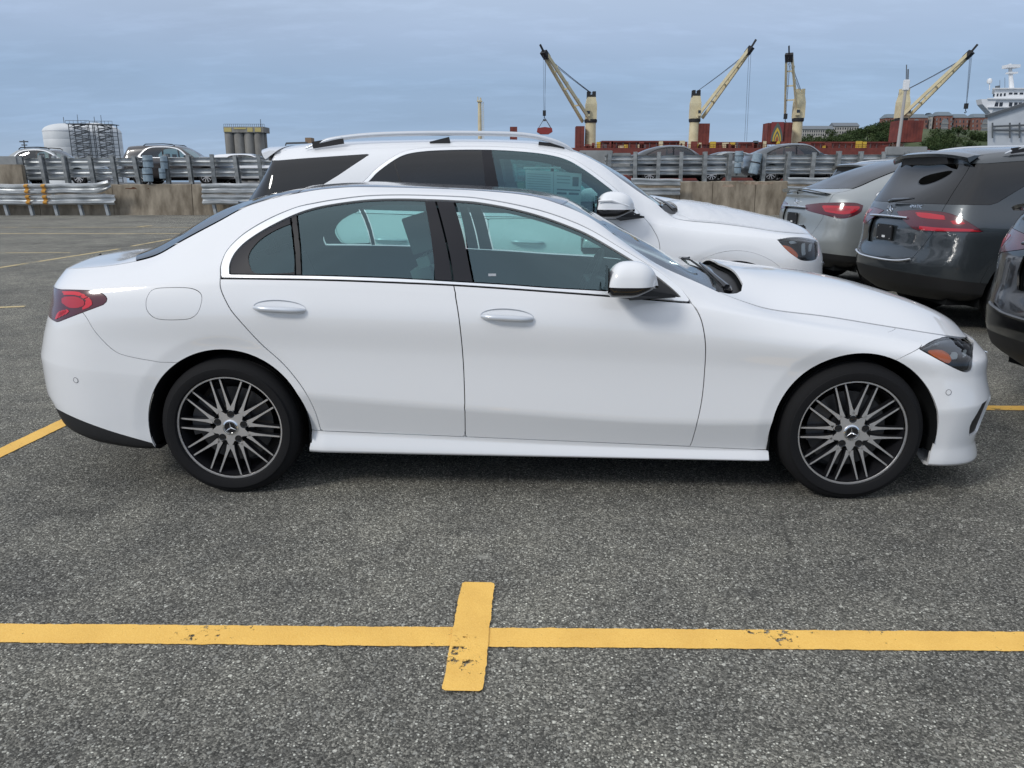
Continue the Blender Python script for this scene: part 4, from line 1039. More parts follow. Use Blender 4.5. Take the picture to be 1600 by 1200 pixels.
    RD = pair(door_r, 'rear_door', P, root); FD = pair(door_f, 'front_door', P, root)
    for trio, tgt in zip(flares, ('rear', 'front')):
        Xs = [t for t in trio if len(t.F)]
        n = 0; XX = []; FF = []
        for t in Xs: XX.append(t.X); FF.append(t.F + n); n += len(t.X)
        if XX: pair(SM(np.concatenate(XX), np.concatenate(FF)), 'wheel_arch_trim', flare, root, off=.004, rim=.02)
    finish(bump, 'rear_bumper', P, root); finish(bumpf, 'front_bumper', P, root)
    finish(lower, 'lower_cladding', M['black'], root)
    def rearx(y, z):
        m = (np.abs(sh.X[:, 2] - z) < .025) & (sh.X[:, 0] < -1.6); q = sh.X[m]; o = np.argsort(q[:, 1]); yy_ = q[o, 1]; xx_ = q[o, 0]
        k = np.abs(yy_ - abs(y)) < .03
        return float(xx_[k].min()) if k.any() else -2.4
    tgate = finish(gate, 'tailgate', P, root)
    finish(rec, 'plate_recess', P, tgate, rim=0, off=-.03)
    # recess walls
    b = MB(); W = .40
    o_x = -2.50
    pb = MB(); pb.box((-2.512, -.155, .835), (-2.498, .155, .995)); pbo = pb.build('plate_bracket', M['black'], tgate, bevel=.004)
    sc = MB()
    for y in (-.12, .12):
        for z in (.855, .975): sc.bar((-2.515, y, z), (-2.510, y, z), .008, 10)
    sc.build('bracket_screw', M['chrome'], tgate)
    if not coupe:
        lx = text_mesh('4MATIC', .044, M['chrome'], tgate, 'badge_lettering'); lx.location = (rearx(.40, 1.185) - .002, -.40, 1.185); lx.rotation_euler = (math.radians(80), 0, math.radians(-90 + 14))
    cs = MB(); cs.box((-2.5145, -.03, .862), (-2.5125, .03, .884)); cs.build('bracket_label', M['white'], tgate)
    cs = MB(); cs.tube([(rearx(y, 1.06) - .008, y, 1.075 + .006 * (1 - abs(y / .36) ** 2)) for y in np.linspace(-.37, .37, 21)], .011, 8); cs.build('grip_strip', M['chrome'], tgate, smooth=True)
    cs = MB(); 
    pts = [(rearx(y, .65) - .008, y, .648 + .04 * abs(y / .56) ** 4) for y in np.linspace(-.56, .56, 25)]; cs.tube(pts, .012, 6); cs.build('loading_sill', M['chrome'], root, smooth=True)
    for k in range(-9, 10):
        pass
    st = MB(); star(st, (rearx(0, 1.14) - .002, 0, 1.14), (0, 1, 0), (0, 0, 1), (-1, 0, .22), .052, .008); st.build('star_badge', M['chrome'], tgate)
    for q, s in (('R', -1), ('L', 1)):
        i = 0 if s < 0 else 1
        tl = finish(lampm, 'tail_lamp', M['red_dark'], root, q, rim=.02, off=.004)
        if coupe:
            a, _ = carve(lampm, s2, gap=0); finish(a, 'lamp_band', M['red_mid'], tl, q, rim=.001, off=.006); c2, _ = carve(a, s3, gap=0); finish(c2, 'lamp_band', M['red'], tl, q, rim=.001, off=.008)
        for bp in bright:
            a, _ = carve(lampm, bp, gap=0); finish(a, 'lamp_band', M['red_mid'], tl, q, rim=.001, off=.006)
        if dglass is not None: finish(side_g, 'tail_side_glass', M['glass_dark'], QP[i], q, rim=.003, off=-.001)
        if front:
            h = finish(lampf, 'headlamp', M['lamp_dark'], root, q, rim=.02, off=-.012)
            a, _ = carve(lampf, am, gap=0); finish(a, 'side_marker', M['amber'], h, q, rim=.004, off=-.001); finish(lampf, 'headlamp_lens', M['lens'], h, q, rim=0, off=.003)
            for hp in hin:
                a, _ = carve(lampf, hp, gap=0); finish(a, 'projector', M['lamp_chrome'], h, q, rim=.006, off=-.005)
        # window frame, panes, pillars
        fr_r, fr_f = split(frame, (-.383 + .05 * (1.4 - frame.X[:, 2]) / .3) * 1.0 - frame.X[:, 0]); 
        finish(fr_r, 'window_trim', M['satin'], RD[i], q, off=.003); finish(fr_f, 'window_trim', M['satin'], FD[i], q, off=.003)
        lean = lambda X, x0: x0 + .17 * (1.66 - X[:, 2]) / .5 - X[:, 0]        # >0 behind the leaning line
        X = inner.X
        a, rest = split(inner, lean(X, q_edge - .04) * 1.0 - 0.03); finish(a, 'quarter_glass', M['glass_dark'], RD[i], q, rim=0, off=-.003)
        rest = rest.compact(); a, rest = split(rest, lean(rest.X, q_edge - .04) - 0.018); finish(a, 'window_divider', M['black'], RD[i], q, off=-.001)
        rest = rest.compact(); a, rest = split(rest, -.43 + .06 * (1.66 - rest.X[:, 2]) / .5 - rest.X[:, 0]); finish(a, 'door_glass', M['glass_dark'], RD[i], q, rim=0, off=-.003)
        rest = rest.compact(); a, rest = split(rest, -.355 + .10 * (1.66 - rest.X[:, 2]) / .5 - rest.X[:, 0]); finish(a, 'pillar_cover', M['pillar'], FD[i], q, off=-.001)
        rest = rest.compact(); a, rest = split(rest, .60 - rest.X[:, 0]); finish(a, 'door_glass', M['glass'], FD[i], q, rim=0, off=-.003)
        finish(rest.compact(), 'mirror_base', M['black'], FD[i], q, off=-.001)
        if not coupe:
            rl = MB(); rr = [(-1.80, 1.675), (-1.70, 1.712), (-1.55, 1.748), (-1.25, 1.776), (-.79, 1.786), (-.33, 1.782), (-.1, 1.771), (.06, 1.742), (.20, 1.695), (.27, 1.655)]
            cv = curve([tuple(p) for p in rr], closed=False, n=5)
            wy = lambda x: .690 + .02 * smooth01(np.array((x + 1.8) / 1.2)) 
            rl.tube([(x, s * float(wy(x)), z) for x, z in cv], [.006 + .013 * min(1, 6 * min(k, len(cv) - 1 - k) / len(cv)) for k in range(len(cv))], 10); rl.build('roof_rail', M['silverpaint'], root, smooth=True)
            for xa, xb in ((-1.74, -1.50), (-.83, -.68), (.00, .20)):
                rf = MB(); rf.beam((xa, s * .693, 1.70), (xb, s * .70, 1.735 if xb < 0 else 1.68), .022, .05); rf.build('rail_foot', M['black'], root)
        # mirror
        g0 = at_local(SUV_LOC, SUV_RZ, 931, 327, -1.07); g1 = at_local(SUV_LOC, SUV_RZ, 992, 327, -1.07); g2 = at_local(SUV_LOC, SUV_RZ, 962, 299, -1.07)
        dm = door_mirror(root, s, g0[0], g1[0], 1.07, g0[2], g2[2] - g0[2], .065, .10, P, ((g0[0] + .18, 1.17, .93), (.80, 1.175, .93)))
        ind = MB(); z_ = g0[2] + .06; ind.tube([(g0[0] + .01, s * 1.165, z_), (g0[0] + .10, s * 1.175, z_ + .005), (g1[0] - .05, s * 1.150, z_ - .035)], [.008, .010, .003], 6); ind.build('mirror_indicator', M['satin'], dm)
        for xh, zh, par in ((-1.12, 1.0, RD[i]), (-.08, .985, FD[i])):
            g = MB(); pts = []; rr2 = []
            for t in np.linspace(-1, 1, 13): pts.append((xh + .12 * t, s * (.975 + .03 * (1 - t ** 4)), zh - .004 * t)); rr2.append(.014 * (1 - .35 * abs(t) ** 6))
            g.tube(pts, rr2, 8); g.build('door_handle', M['silverpaint'] if not coupe else P, par, smooth=True)
    gr = finish(grille, 'grille', M['gloss_black'], root, off=-.02)
    g = MB()
    for z in (.62, .78): g.bar((2.33, -.5, z), (2.33, .5, z), .012)
    g.build('grille_bar', M['chrome'], gr)
    g = MB(); star(g, (2.355, 0, .70), (0, -1, 0), (0, 0, 1), (1, 0, 0), .11, .012); g.build('star_badge', M['chrome'], gr)
    # top
    by = lambda sm, f: tuple(k.compact() for k in split(sm, f(sm.X)))
    inn = lambda sm, g_: split(sm, sm.X[:, 7] - 8 - g_)[0].compact()
    if not coupe:
        roofp, fwd = by(top, lambda X: .18 - .07 * (X[:, 1] / .7) ** 2 - X[:, 0])
        finish(roofp, 'roof', P, root)
    else:
        rear, fwd = by(top, lambda X: -.98 - .06 * (X[:, 1] / .6) ** 2 - X[:, 0])
        bk, lid = by(rear, lambda X: X[:, 0] + 2.16 - .12 * (X[:, 1] / .7) ** 2)
        finish(inn(bk, .06), 'rear_window', M['glass_dark'], root, rim=0, off=.004); finish(inn(lid, .03), 'boot_lid', P, root)
        roofp, fwd = by(fwd, lambda X: .18 - .07 * (X[:, 1] / .7) ** 2 - X[:, 0]); finish(roofp, 'roof', P, root)
        sp = MB(); pts = [(-2.44 + .10 * abs(y / .66) ** 4, y, 1.305 - .045 * abs(y / .66) ** 3) for y in np.linspace(-.66, .66, 21)]
        vs = []
        for x, y, z in pts: vs += [(x - .055, y, z + .014), (x + .05, y, z - .006), (x - .04, y, z - .004)]
        fs = []
        for k in range(len(pts) - 1): fs += [(3 * k, 3 * k + 1, 3 * k + 4, 3 * k + 3), (3 * k + 2, 3 * k, 3 * k + 3, 3 * k + 5), (3 * k + 1, 3 * k + 2, 3 * k + 5, 3 * k + 4)]
        sp.add(vs, fs); sp.build('lip_spoiler', P, root, smooth=False)
    screen, fwd = by(fwd, lambda X: 1.06 - .13 * (X[:, 1] / .78) ** 2 - X[:, 0])
    cowl, hood = by(fwd, lambda X: np.interp(X[:, 1], [0, .4, .60, .68, .74, .78, .82], [1.14, 1.14, 1.11, 1.07, 1.03, .99, .94]) - X[:, 0])
    finish(inn(screen, .04), 'windscreen', M['glass_ws'], root, rim=0, off=-.003)
    finish(inn(hood, .05), 'bonnet', P, root, rim=.02)
    root_hood[name] = inn(hood, .05)
    finish(cowl, 'cowl_panel', M['black'], root, off=-.03, rim=0)
    for s in (-1, 1): wp = MB(); wp.tube([(1.07, s * .66, 1.215), (1.03, s * .5, 1.262), (1.01, s * .1, 1.29)], [.018, .010, .006], 6); wp.build('wiper_arm', M['gloss_black'], root, smooth=True)
    if not coupe:
        # roof-edge spoiler over the rear glass
        sp = MB(); K = 25; vs = []
        for k in range(K):
            y = -.68 + 1.36 * k / (K - 1); t = abs(y / .68)
            xt = -2.245 + .10 * t ** 2.5; zt = 1.690 - .050 * t ** 3
            vs += [(-2.02, y, 1.722 - .060 * t ** 2.2), (xt + .06, y, zt + .020), (xt, y, zt), (xt + .012, y, zt - .030), (-2.12, y, zt - .045)]
        fs = []
        for k in range(K - 1):
            for j in range(4): fs.append((5 * k + j, 5 * k + j + 1, 5 * k + j + 6, 5 * k + j + 5))
        fs += [(4, 3, 2, 1, 0), tuple(5 * (K - 1) + j for j in range(5))]
        sp.add(vs, fs); sp.build('roof_spoiler', P, root, smooth=True)
        bl = MB(); bl.box((-2.232, -.18, 1.664), (-2.222, .18, 1.674)); bl.build('high_brake_lamp', M['red_dark'], root)
        und = MB(); und.add([(-2.185, -.40, 1.668), (-2.185, .40, 1.668), (-2.172, .42, 1.590), (-2.172, -.42, 1.590), (-2.05, -.40, 1.668), (-2.05, .40, 1.668), (-2.05, .42, 1.590), (-2.05, -.42, 1.590)], [(0, 1, 2, 3), (3, 2, 6, 7), (0, 3, 7, 4), (1, 5, 6, 2), (0, 4, 5, 1)]); und.build('spoiler_underside', M['black'], root)
        finish(gate_g, 'rear_window', M['glass_dark'], tgate, rim=.002, off=0)
        ww = MB(); ww.tube([(-2.475, 0.02, 1.225), (-2.485, -.05, 1.235), (-2.455, -.40, 1.262)], [.020, .022, .007], 8); ww.build('rear_wiper', M['gloss_black'], tgate, smooth=True)
    # liner
    X = LN.X; F = LN.F
    bad = ((X[:, 7] > 8.01) & (X[:, 0] > .17) & (X[:, 0] < 1.12))
    if coupe: bad |= (X[:, 7] > 8.01) & (X[:, 0] < -1.0) & (X[:, 0] > -2.12)
    LN = SM(X, F[~bad[F].any(1)]).compact(); finish(LN, 'body_liner', M['liner'], root, rim=0, off=-.042)
    fl = MB(); fl.box((-2.2, -.74, .26), (2.05, .74, .34)); fl.build('underbody', M['liner'], root)
    for cx in (-SV2, SV2):
        for s in (-1, 1):
            h = MB(); h.lathe([(RA + .008, s * .88), (RA + .008, s * .52), (.02, s * .52)], 32, 'Y', (cx, 0, CZ), a0=-.3, a1=math.pi + .3); h.build('wheel_housing', M['liner'], root)
            make_wheel('wheel', root, (cx, s * (.945 - .1375), .385), .385, .265, .275, .3, s, 5)
    interior(root, roof=1.66, belt=1.10, floor=.48, big=1.12)
    return root, pf, pr
white_suv, WPF, WPR = build_suv('white_suv', SUV_LOC, SUV_RZ, M['white2'], 'white estate SUV with silver roof rails and film on its bonnet behind the sedan')
def respray(src, name, loc, rz, swap, label, group=None):
    c = copy_tree(src, None, {(M[a].name if a in M else a): M[b] for a, b in swap.items()})
    c.name = name; c.location = loc; c.rotation_euler = (0, 0, rz); c['label'] = label
    if group: c['group'] = group
    return c
grey_suv = respray(white_suv, 'grey_suv', GREY_LOC, GREY_RZ, {'white2': 'grey'}, 'dark grey SUV seen from behind with red lamps and bare plate bracket, rear wiper parked')
far_white = respray(white_suv, 'white_suv', (.35, 9.75, 0), math.radians(-1.0), {}, 'white SUV of which only an arched window trim shows beyond the one behind the sedan')
far_grey = respray(white_suv, 'grey_suv', (8.25, 15.2, 0), math.radians(5), {'white2': 'bluegrey'}, 'grey SUV with silver roof rails farthest back in the right-hand row')
silver_coupe, _a, CPR = build_suv('silver_coupe_suv', SIL_LOC, SIL_RZ, M['silver'], 'silver grey coupe SUV with sloping rear window left of the dark grey SUV', coupe=True, pick_rear=(SIL_LOC, SIL_RZ))
black_coupe = respray(silver_coupe, 'black_coupe_suv', (5.57, 4.62, 0), math.radians(3), {'chrome': 'blackp', 'silver_grey_metallic': 'blackp'}, 'glossy black coupe SUV cut off by the right edge in front of the sedan')
def bonnet_film():
    h = root_hood['white_suv']; X = h.X
    d = np.minimum(np.minimum(X[:, 0] - (1.10 + .10 * np.sin(9 * X[:, 1])), 2.12 + .03 * np.sin(14 * X[:, 1]) - X[:, 0]), np.minimum(.80 - X[:, 1], X[:, 1] + 1))
    f, _ = split(h, d); f = f.compact()
    def wr(P):
        x, y = P[:, 0], P[:, 1]; a = np.exp(-((x - 1.38) / .26) ** 2)
        return .004 + .009 * a * np.abs(np.sin(26 * x + 7 * y + 2 * np.sin(11 * y + 3 * x))) ** .6 * (y < 0.0) + .0035 * np.abs(np.sin(17 * x - 13 * y + 1.7 * np.sin(5 * x + 9 * y)))
    V = f.X.copy(); W = V.copy(); W[:, 1] *= -1; W[:, 4] *= -1
    XX = np.concatenate([V, W]); F = np.concatenate([f.F, f.F[:, ::-1] + len(V)])
    P = XX[:, :3] + XX[:, 3:6] * wr(XX)[:, None]
    o = mesh_obj('protective_film', P, np.ascontiguousarray(F), M['film'], None, smooth=True)
    o.location = SUV_LOC; o.rotation_euler = (0, 0, SUV_RZ)
    tag(o, 'wrinkled clear protective film stuck on the white SUV bonnet', 'film')
M['film'] = mat('clear_film', (.86, .87, .89), .22, spec=.5); M['film'].node_tree.nodes['Principled BSDF'].inputs['Alpha'].default_value = .45
bonnet_film()
def window_sheet():
    p = lambda u, v: Vector(at_local(SUV_LOC, SUV_RZ, u, v, -.775))
    root = empty('price_sheet', SUV_LOC, SUV_RZ); tag(root, 'printed price sheet taped inside the front window of the white SUV', 'paper')
    q = [p(821, 265), p(909, 271), p(907, 322), p(822, 320)]
    g = MB(); n = Vector((0, .0015, 0)); g.add(q + [k + n for k in q], [(0, 1, 2, 3), (7, 6, 5, 4), (0, 4, 5, 1), (1, 5, 6, 2), (2, 6, 7, 3), (3, 7, 4, 0)]); g.build('sheet', M['paper'], root)
    def at(a, b): return q[0].lerp(q[1], a).lerp(q[3].lerp(q[2], a), b) - Vector((0, .002, 0))
    for nm, blocks, m in (('printed_lines', [(.03 + .0 * k, .10 + .07 * k, .45, .115 + .07 * k) for k in range(12)] + [(.56, .10 + .10 * k, .80, .13 + .10 * k) for k in range(3)], M['ink']), ('printed_bar', [(.56, .50, .98, .54), (.56, .60, .74, .66), (.78, .60, .96, .66), (.50, .02, .505, .98), (.84, .12, .95, .40)], M['ink2'])):
        g = MB()
        for a0, b0, a1, b1 in blocks: g.add([at(a0, b0), at(a1, b0), at(a1, b1), at(a0, b1)], [(0, 1, 2, 3)])
        g.build(nm, m, root)
    g = MB(); a, b = p(818, 262), p(876, 262); g.beam(a, b, .01, .012); g.build('tape_strip', M['paper'], root)
M['paper'] = mat('paper', (.78, .80, .78), .8); M['ink'] = mat('ink_grey', (.42, .46, .45), .8); M['ink2'] = mat('ink_dark', (.12, .14, .14), .8)
window_sheet()
# ------------------------------------------------------------------ ground, painted lines
def asphalt_mat():
    m = mat('asphalt', (.06, .06, .06), .95, spec=.12); N, L, b = nodes(m)
    tc = N.new('ShaderNodeTexCoord')
    def noise(scale, detail, rough=.6, dist=0.0):
        n = N.new('ShaderNodeTexNoise'); n.inputs['Scale'].default_value = scale; n.inputs['Detail'].default_value = detail; n.inputs['Roughness'].default_value = rough; n.inputs['Distortion'].default_value = dist
        L.new(tc.outputs['Object'], n.inputs['Vector']); return n
    def ramp(src, pts):
        r = N.new('ShaderNodeValToRGB'); e = r.color_ramp.elements
        e[0].position, e[0].color = pts[0][0], (*pts[0][1], 1); e[1].position, e[1].color = pts[-1][0], (*pts[-1][1], 1)
        for p, c in pts[1:-1]: k = e.new(p); k.color = (*c, 1)
        L.new(src, r.inputs[0]); return r
    def vor(scale, feat='F1', rnd=1.0, vec=None):
        v = N.new('ShaderNodeTexVoronoi'); v.feature = feat; v.inputs['Scale'].default_value = scale; v.inputs['Randomness'].default_value = rnd
        L.new(vec or tc.outputs['Object'], v.inputs['Vector']); return v
    def mix(f, a, c, mode='MIX'):
        x = N.new('ShaderNodeMix'); x.data_type = 'RGBA'; x.blend_type = mode
        if isinstance(f, float): x.inputs[0].default_value = f
        else: L.new(f, x.inputs[0])
        for s_, k in ((a, 6), (c, 7)):
            if isinstance(s_, tuple): x.inputs[k].default_value = (*s_, 1)
            else: L.new(s_, x.inputs[k])
        return x.outputs[2]
    # dark binder with stones: every cell gets its own grey, a few are pale flecks
    v1 = vor(165); sp = N.new('ShaderNodeSeparateColor'); L.new(v1.outputs['Color'], sp.inputs[0])
    stone = ramp(sp.outputs[0], [(0, (.040, .039, .036)), (.45, (.075, .072, .066)), (.80, (.125, .120, .108)), (1, (.21, .20, .18))])
    v2 = vor(115); sp2 = N.new('ShaderNodeSeparateColor'); L.new(v2.outputs['Color'], sp2.inputs[0])
    def flecks(v, sep, k, thr, size):
        a = N.new('ShaderNodeMath'); a.operation = 'GREATER_THAN'; a.inputs[1].default_value = thr; L.new(sep.outputs[k], a.inputs[0])
        c = ramp(v.outputs['Distance'], [(size * .7, (1, 1, 1)), (size, (0, 0, 0))]); m_ = N.new('ShaderNodeMath'); m_.operation = 'MULTIPLY'; L.new(a.outputs[0], m_.inputs[0]); L.new(c.outputs[0], m_.inputs[1]); return m_
    f1 = flecks(v2, sp2, 0, .74, .46); tone = ramp(sp2.outputs[1], [(0, (.14, .136, .125)), (.6, (.24, .235, .215)), (1, (.44, .43, .39))])
    v3 = vor(52); sp3 = N.new('ShaderNodeSeparateColor'); L.new(v3.outputs['Color'], sp3.inputs[0]); f2 = flecks(v3, sp3, 0, .86, .40); tone2 = ramp(sp3.outputs[1], [(0, (.12, .117, .11)), (.7, (.20, .195, .18)), (1, (.34, .33, .30))])
    col = mix(f1.outputs[0], stone.outputs[0], tone.outputs[0]); col = mix(f2.outputs[0], col, tone2.outputs[0])
    fine = noise(300, 4, .7); fr = ramp(fine.outputs['Fac'], [(.35, (.50, .50, .50)), (.66, (1.5, 1.5, 1.5))])
    col = mix(1.0, col, fr.outputs[0], 'MULTIPLY')
    # weathering patches
    big = noise(.55, 5, .55, .5); br = ramp(big.outputs['Fac'], [(.32, (.80, .80, .81)), (.62, (1.16, 1.15, 1.12))])
    col = mix(1.0, col, br.outputs[0], 'MULTIPLY')
    med = noise(3.1, 6, .62); mr = ramp(med.outputs['Fac'], [(.36, (.84, .84, .85)), (.64, (1.14, 1.13, 1.11))])
    col = mix(1.0, col, mr.outputs[0], 'MULTIPLY')
    # thin cracks
    wv = N.new('ShaderNodeMix'); wv.data_type = 'VECTOR'; wv.inputs[0].default_value = .16
    wn_ = noise(2.2, 5, .65); L.new(tc.outputs['Object'], wv.inputs[4]); L.new(wn_.outputs['Color'], wv.inputs[5])
    vc = vor(.75, 'DISTANCE_TO_EDGE', 1.0, wv.outputs[1]); ck = ramp(vc.outputs['Distance'], [(0, (1, 1, 1)), (.0035, (.6, .6, .6)), (.007, (0, 0, 0))])
    msk = ramp(noise(.35, 2).outputs['Fac'], [(.47, (0, 0, 0)), (.62, (.6, .6, .6))])
    ckm = N.new('ShaderNodeMath'); ckm.operation = 'MULTIPLY'; L.new(ck.outputs[0], ckm.inputs[0]); L.new(msk.outputs[0], ckm.inputs[1])
    col = mix(ckm.outputs[0], col, (.012, .012, .012))
    # stains: pale smear, dark drips in the bays
    def blob(x, y, sx, sy, colr, amt, rot=0.0):
        nonlocal col
        mp = N.new('ShaderNodeMapping'); mp.vector_type = 'TEXTURE'; mp.inputs['Location'].default_value = (x, y, 0); mp.inputs['Scale'].default_value = (sx, sy, 1); mp.inputs['Rotation'].default_value = (0, 0, rot)
        L.new(tc.outputs['Object'], mp.inputs[0]); ln = N.new('ShaderNodeVectorMath'); ln.operation = 'LENGTH'; 
        n3 = noise(9, 4); ad = N.new('ShaderNodeMath'); ad.operation = 'MULTIPLY_ADD'; ad.inputs[1].default_value = .9; 
        L.new(mp.outputs[0], ln.inputs[0]); L.new(n3.outputs['Fac'], ad.inputs[0]); L.new(ln.outputs['Value'], ad.inputs[2])
        r = ramp(ad.outputs[0], [(.55, (amt, amt, amt)), (1.35, (0, 0, 0))]); col = mix(r.outputs[0], col, colr)
    p = at_z(755, 870); blob(p[0], p[1], .085, .045, (.22, .21, .19), .7)
    for u, v, s, a in ((930, 860, .12, .35), (560, 880, .10, .35), (1180, 930, .14, .3), (250, 900, .12, .25), (380, 1110, .10, .3)):
        p = at_z(u, v); blob(p[0], p[1], s, s * .7, (.030, .030, .030), a)
    col = mix(1.0, col, (1.93, 1.97, 1.93), 'MULTIPLY')
    for u, v, sx, sy, a in ((150, 386, 3.2, .16, .55), (90, 378, 2.0, .10, .4), (330, 400, 2.4, .14, .35), (1010, 1120, .22, .13, .30), (1460, 1080, .25, .12, .28), (120, 800, .35, .15, .3), (700, 830, .5, .07, .22)):
        p = at_z(u, v); blob(p[0], p[1], sx, sy, (.020, .020, .020), a, .05)
    L.new(col, b.inputs['Base Color'])
    bp = N.new('ShaderNodeBump'); bp.inputs['Strength'].default_value = .9; bp.inputs['Distance'].default_value = .004
    hm = N.new('ShaderNodeMath'); hm.operation = 'SUBTRACT'; L.new(fine.outputs['Fac'], hm.inputs[0]); L.new(v1.outputs['Distance'], hm.inputs[1])
    L.new(hm.outputs[0], bp.inputs['Height']); L.new(bp.outputs[0], b.inputs['Normal'])
    return m
M['asphalt'] = asphalt_mat()
def yellow_mat(name, c, wear):
    m = mat(name, c, .75, spec=.3); N, L, b = nodes(m)
    tc = N.new('ShaderNodeTexCoord')
    n = N.new('ShaderNodeTexNoise'); n.inputs['Scale'].default_value = 170; n.inputs['Detail'].default_value = 5; n.inputs['Roughness'].default_value = .7; L.new(tc.outputs['Object'], n.inputs[0])
    r = N.new('ShaderNodeValToRGB'); r.color_ramp.elements[0].position = .3; r.color_ramp.elements[1].position = .7
    r.color_ramp.elements[0].color = (c[0] * .90, c[1] * .88, c[2] * .8, 1); r.color_ramp.elements[1].color = (min(1, c[0] * 1.05), c[1] * 1.07, c[2] * 1.25, 1)
    L.new(n.outputs['Fac'], r.inputs[0])
    n3 = N.new('ShaderNodeTexNoise'); n3.inputs['Scale'].default_value = 6; n3.inputs['Detail'].default_value = 5; L.new(tc.outputs['Object'], n3.inputs[0])
    x = N.new('ShaderNodeMix'); x.data_type = 'RGBA'; x.blend_type = 'MULTIPLY'; x.inputs[0].default_value = 1
    r3 = N.new('ShaderNodeValToRGB'); r3.color_ramp.elements[0].position = .35; r3.color_ramp.elements[0].color = (.92, .90, .88, 1); r3.color_ramp.elements[1].position = .6; r3.color_ramp.elements[1].color = (1, 1, 1, 1)
    L.new(n3.outputs['Fac'], r3.inputs[0]); L.new(r.outputs[0], x.inputs[6]); L.new(r3.outputs[0], x.inputs[7]); L.new(x.outputs[2], b.inputs['Base Color'])
    # chips where the paint has gone
    n2 = N.new('ShaderNodeTexNoise'); n2.inputs['Scale'].default_value = 34; n2.inputs['Detail'].default_value = 8; n2.inputs['Roughness'].default_value = .75; L.new(tc.outputs['Object'], n2.inputs[0])
    r2 = N.new('ShaderNodeValToRGB'); r2.color_ramp.interpolation = 'LINEAR'; r2.color_ramp.elements[0].position = wear; r2.color_ramp.elements[0].color = (0, 0, 0, 1); r2.color_ramp.elements[1].position = wear + .03; r2.color_ramp.elements[1].color = (1, 1, 1, 1)
    n4 = N.new('ShaderNodeTexNoise'); n4.inputs['Scale'].default_value = 3.1; n4.inputs['Detail'].default_value = 3; L.new(tc.outputs['Object'], n4.inputs[0])
    r4 = N.new('ShaderNodeMapRange'); r4.inputs['From Min'].default_value = .52; r4.inputs['From Max'].default_value = .72; r4.inputs['To Min'].default_value = 0; r4.inputs['To Max'].default_value = .17; L.new(n4.outputs['Fac'], r4.inputs[0])
    sb = N.new('ShaderNodeMath'); sb.operation = 'SUBTRACT'; L.new(n2.outputs['Fac'], sb.inputs[0]); L.new(r4.outputs[0], sb.inputs[1]); L.new(sb.outputs[0], r2.inputs[0]); L.new(r2.outputs[0], b.inputs['Alpha'])
    bp = N.new('ShaderNodeBump'); bp.inputs['Strength'].default_value = .8; bp.inputs['Distance'].default_value = .003; L.new(n.outputs['Fac'], bp.inputs['Height']); L.new(bp.outputs[0], b.inputs['Normal'])
    return m
M['yellow'] = yellow_mat('yellow_line_paint', (1.0, .595, .14), .315)
M['yellow_far'] = yellow_mat('faded_line_paint', (.62, .50, .26), .40)
ground = mesh_obj('ground', [(-900, -60, 0), (900, -60, 0), (900, 33.6, 0), (-900, 33.6, 0)], [(0, 1, 2, 3)], M['asphalt']); tag(ground, kind='structure')
rnd = random.Random(4)
def strip(name, a, b, w0, w1, m, z=.004, jag=.0016, step=.008, ends=.0):
    """a painted stripe from a to b on the ground with slightly ragged edges"""
    a = np.array(a[:2]); b = np.array(b[:2]); d = b - a; L_ = np.linalg.norm(d); d /= L_; n = np.array([-d[1], d[0]])
    K = max(2, min(1400, int(L_ / step))); vs = []; j0 = j1 = 0
    for k in range(K + 1):
        t = k / K; c = a + d * L_ * t; w = (w0 + (w1 - w0) * t) / 2
        j0 = j0 * .6 + rnd.uniform(-jag, jag); j1 = j1 * .6 + rnd.uniform(-jag, jag)
        rr = ends * max(0, 1 - min(k, K - k) * L_ / K / max(ends, 1e-6)) ** 2 if ends else 0
        for s, j in ((1, j0), (-1, j1)): p = c + n * s * (w + j - rr); vs.append((p[0], p[1], z))
    fs = [(2 * k, 2 * k + 1, 2 * k + 3, 2 * k + 2) for k in range(K)]
    o = mesh_obj(name, vs, fs, m); tag(o, kind='structure'); return o
G = at_z
p0, p1 = G(-160, 989), G(1760, 1005); strip('painted_line', p0, p1, .112, .112, M['yellow'])
strip('painted_line', G(747, 912.5), G(722.5, 1083), .121, .121, M['yellow'], z=.008, ends=.012)
strip('painted_line', G(-60, 737), G(160, 632), .108, .108, M['yellow'])
strip('painted_line', G(1380, 637), G(1900, 640), .105, .105, M['yellow'])
for a, b, w, m in (((-80, 431), (186, 389), .11, 'yellow_far'), ((205, 385), (330, 362), .10, 'yellow_far'), ((-80, 395.5), (110, 395), .10, 'yellow_far'), ((-80, 365), (420, 365.5), .17, 'yellow_far'), ((-80, 355.3), (420, 355.3), .12, 'yellow_far'), ((216, 354.5), (236, 353), .22, 'yellow_far'), ((-30, 482), (39, 479), .11, 'yellow_far')):
    strip('painted_line', G(*a), G(*b), w, w, M[m], step=.05, z=.004 + (.004 if w == .22 else 0))
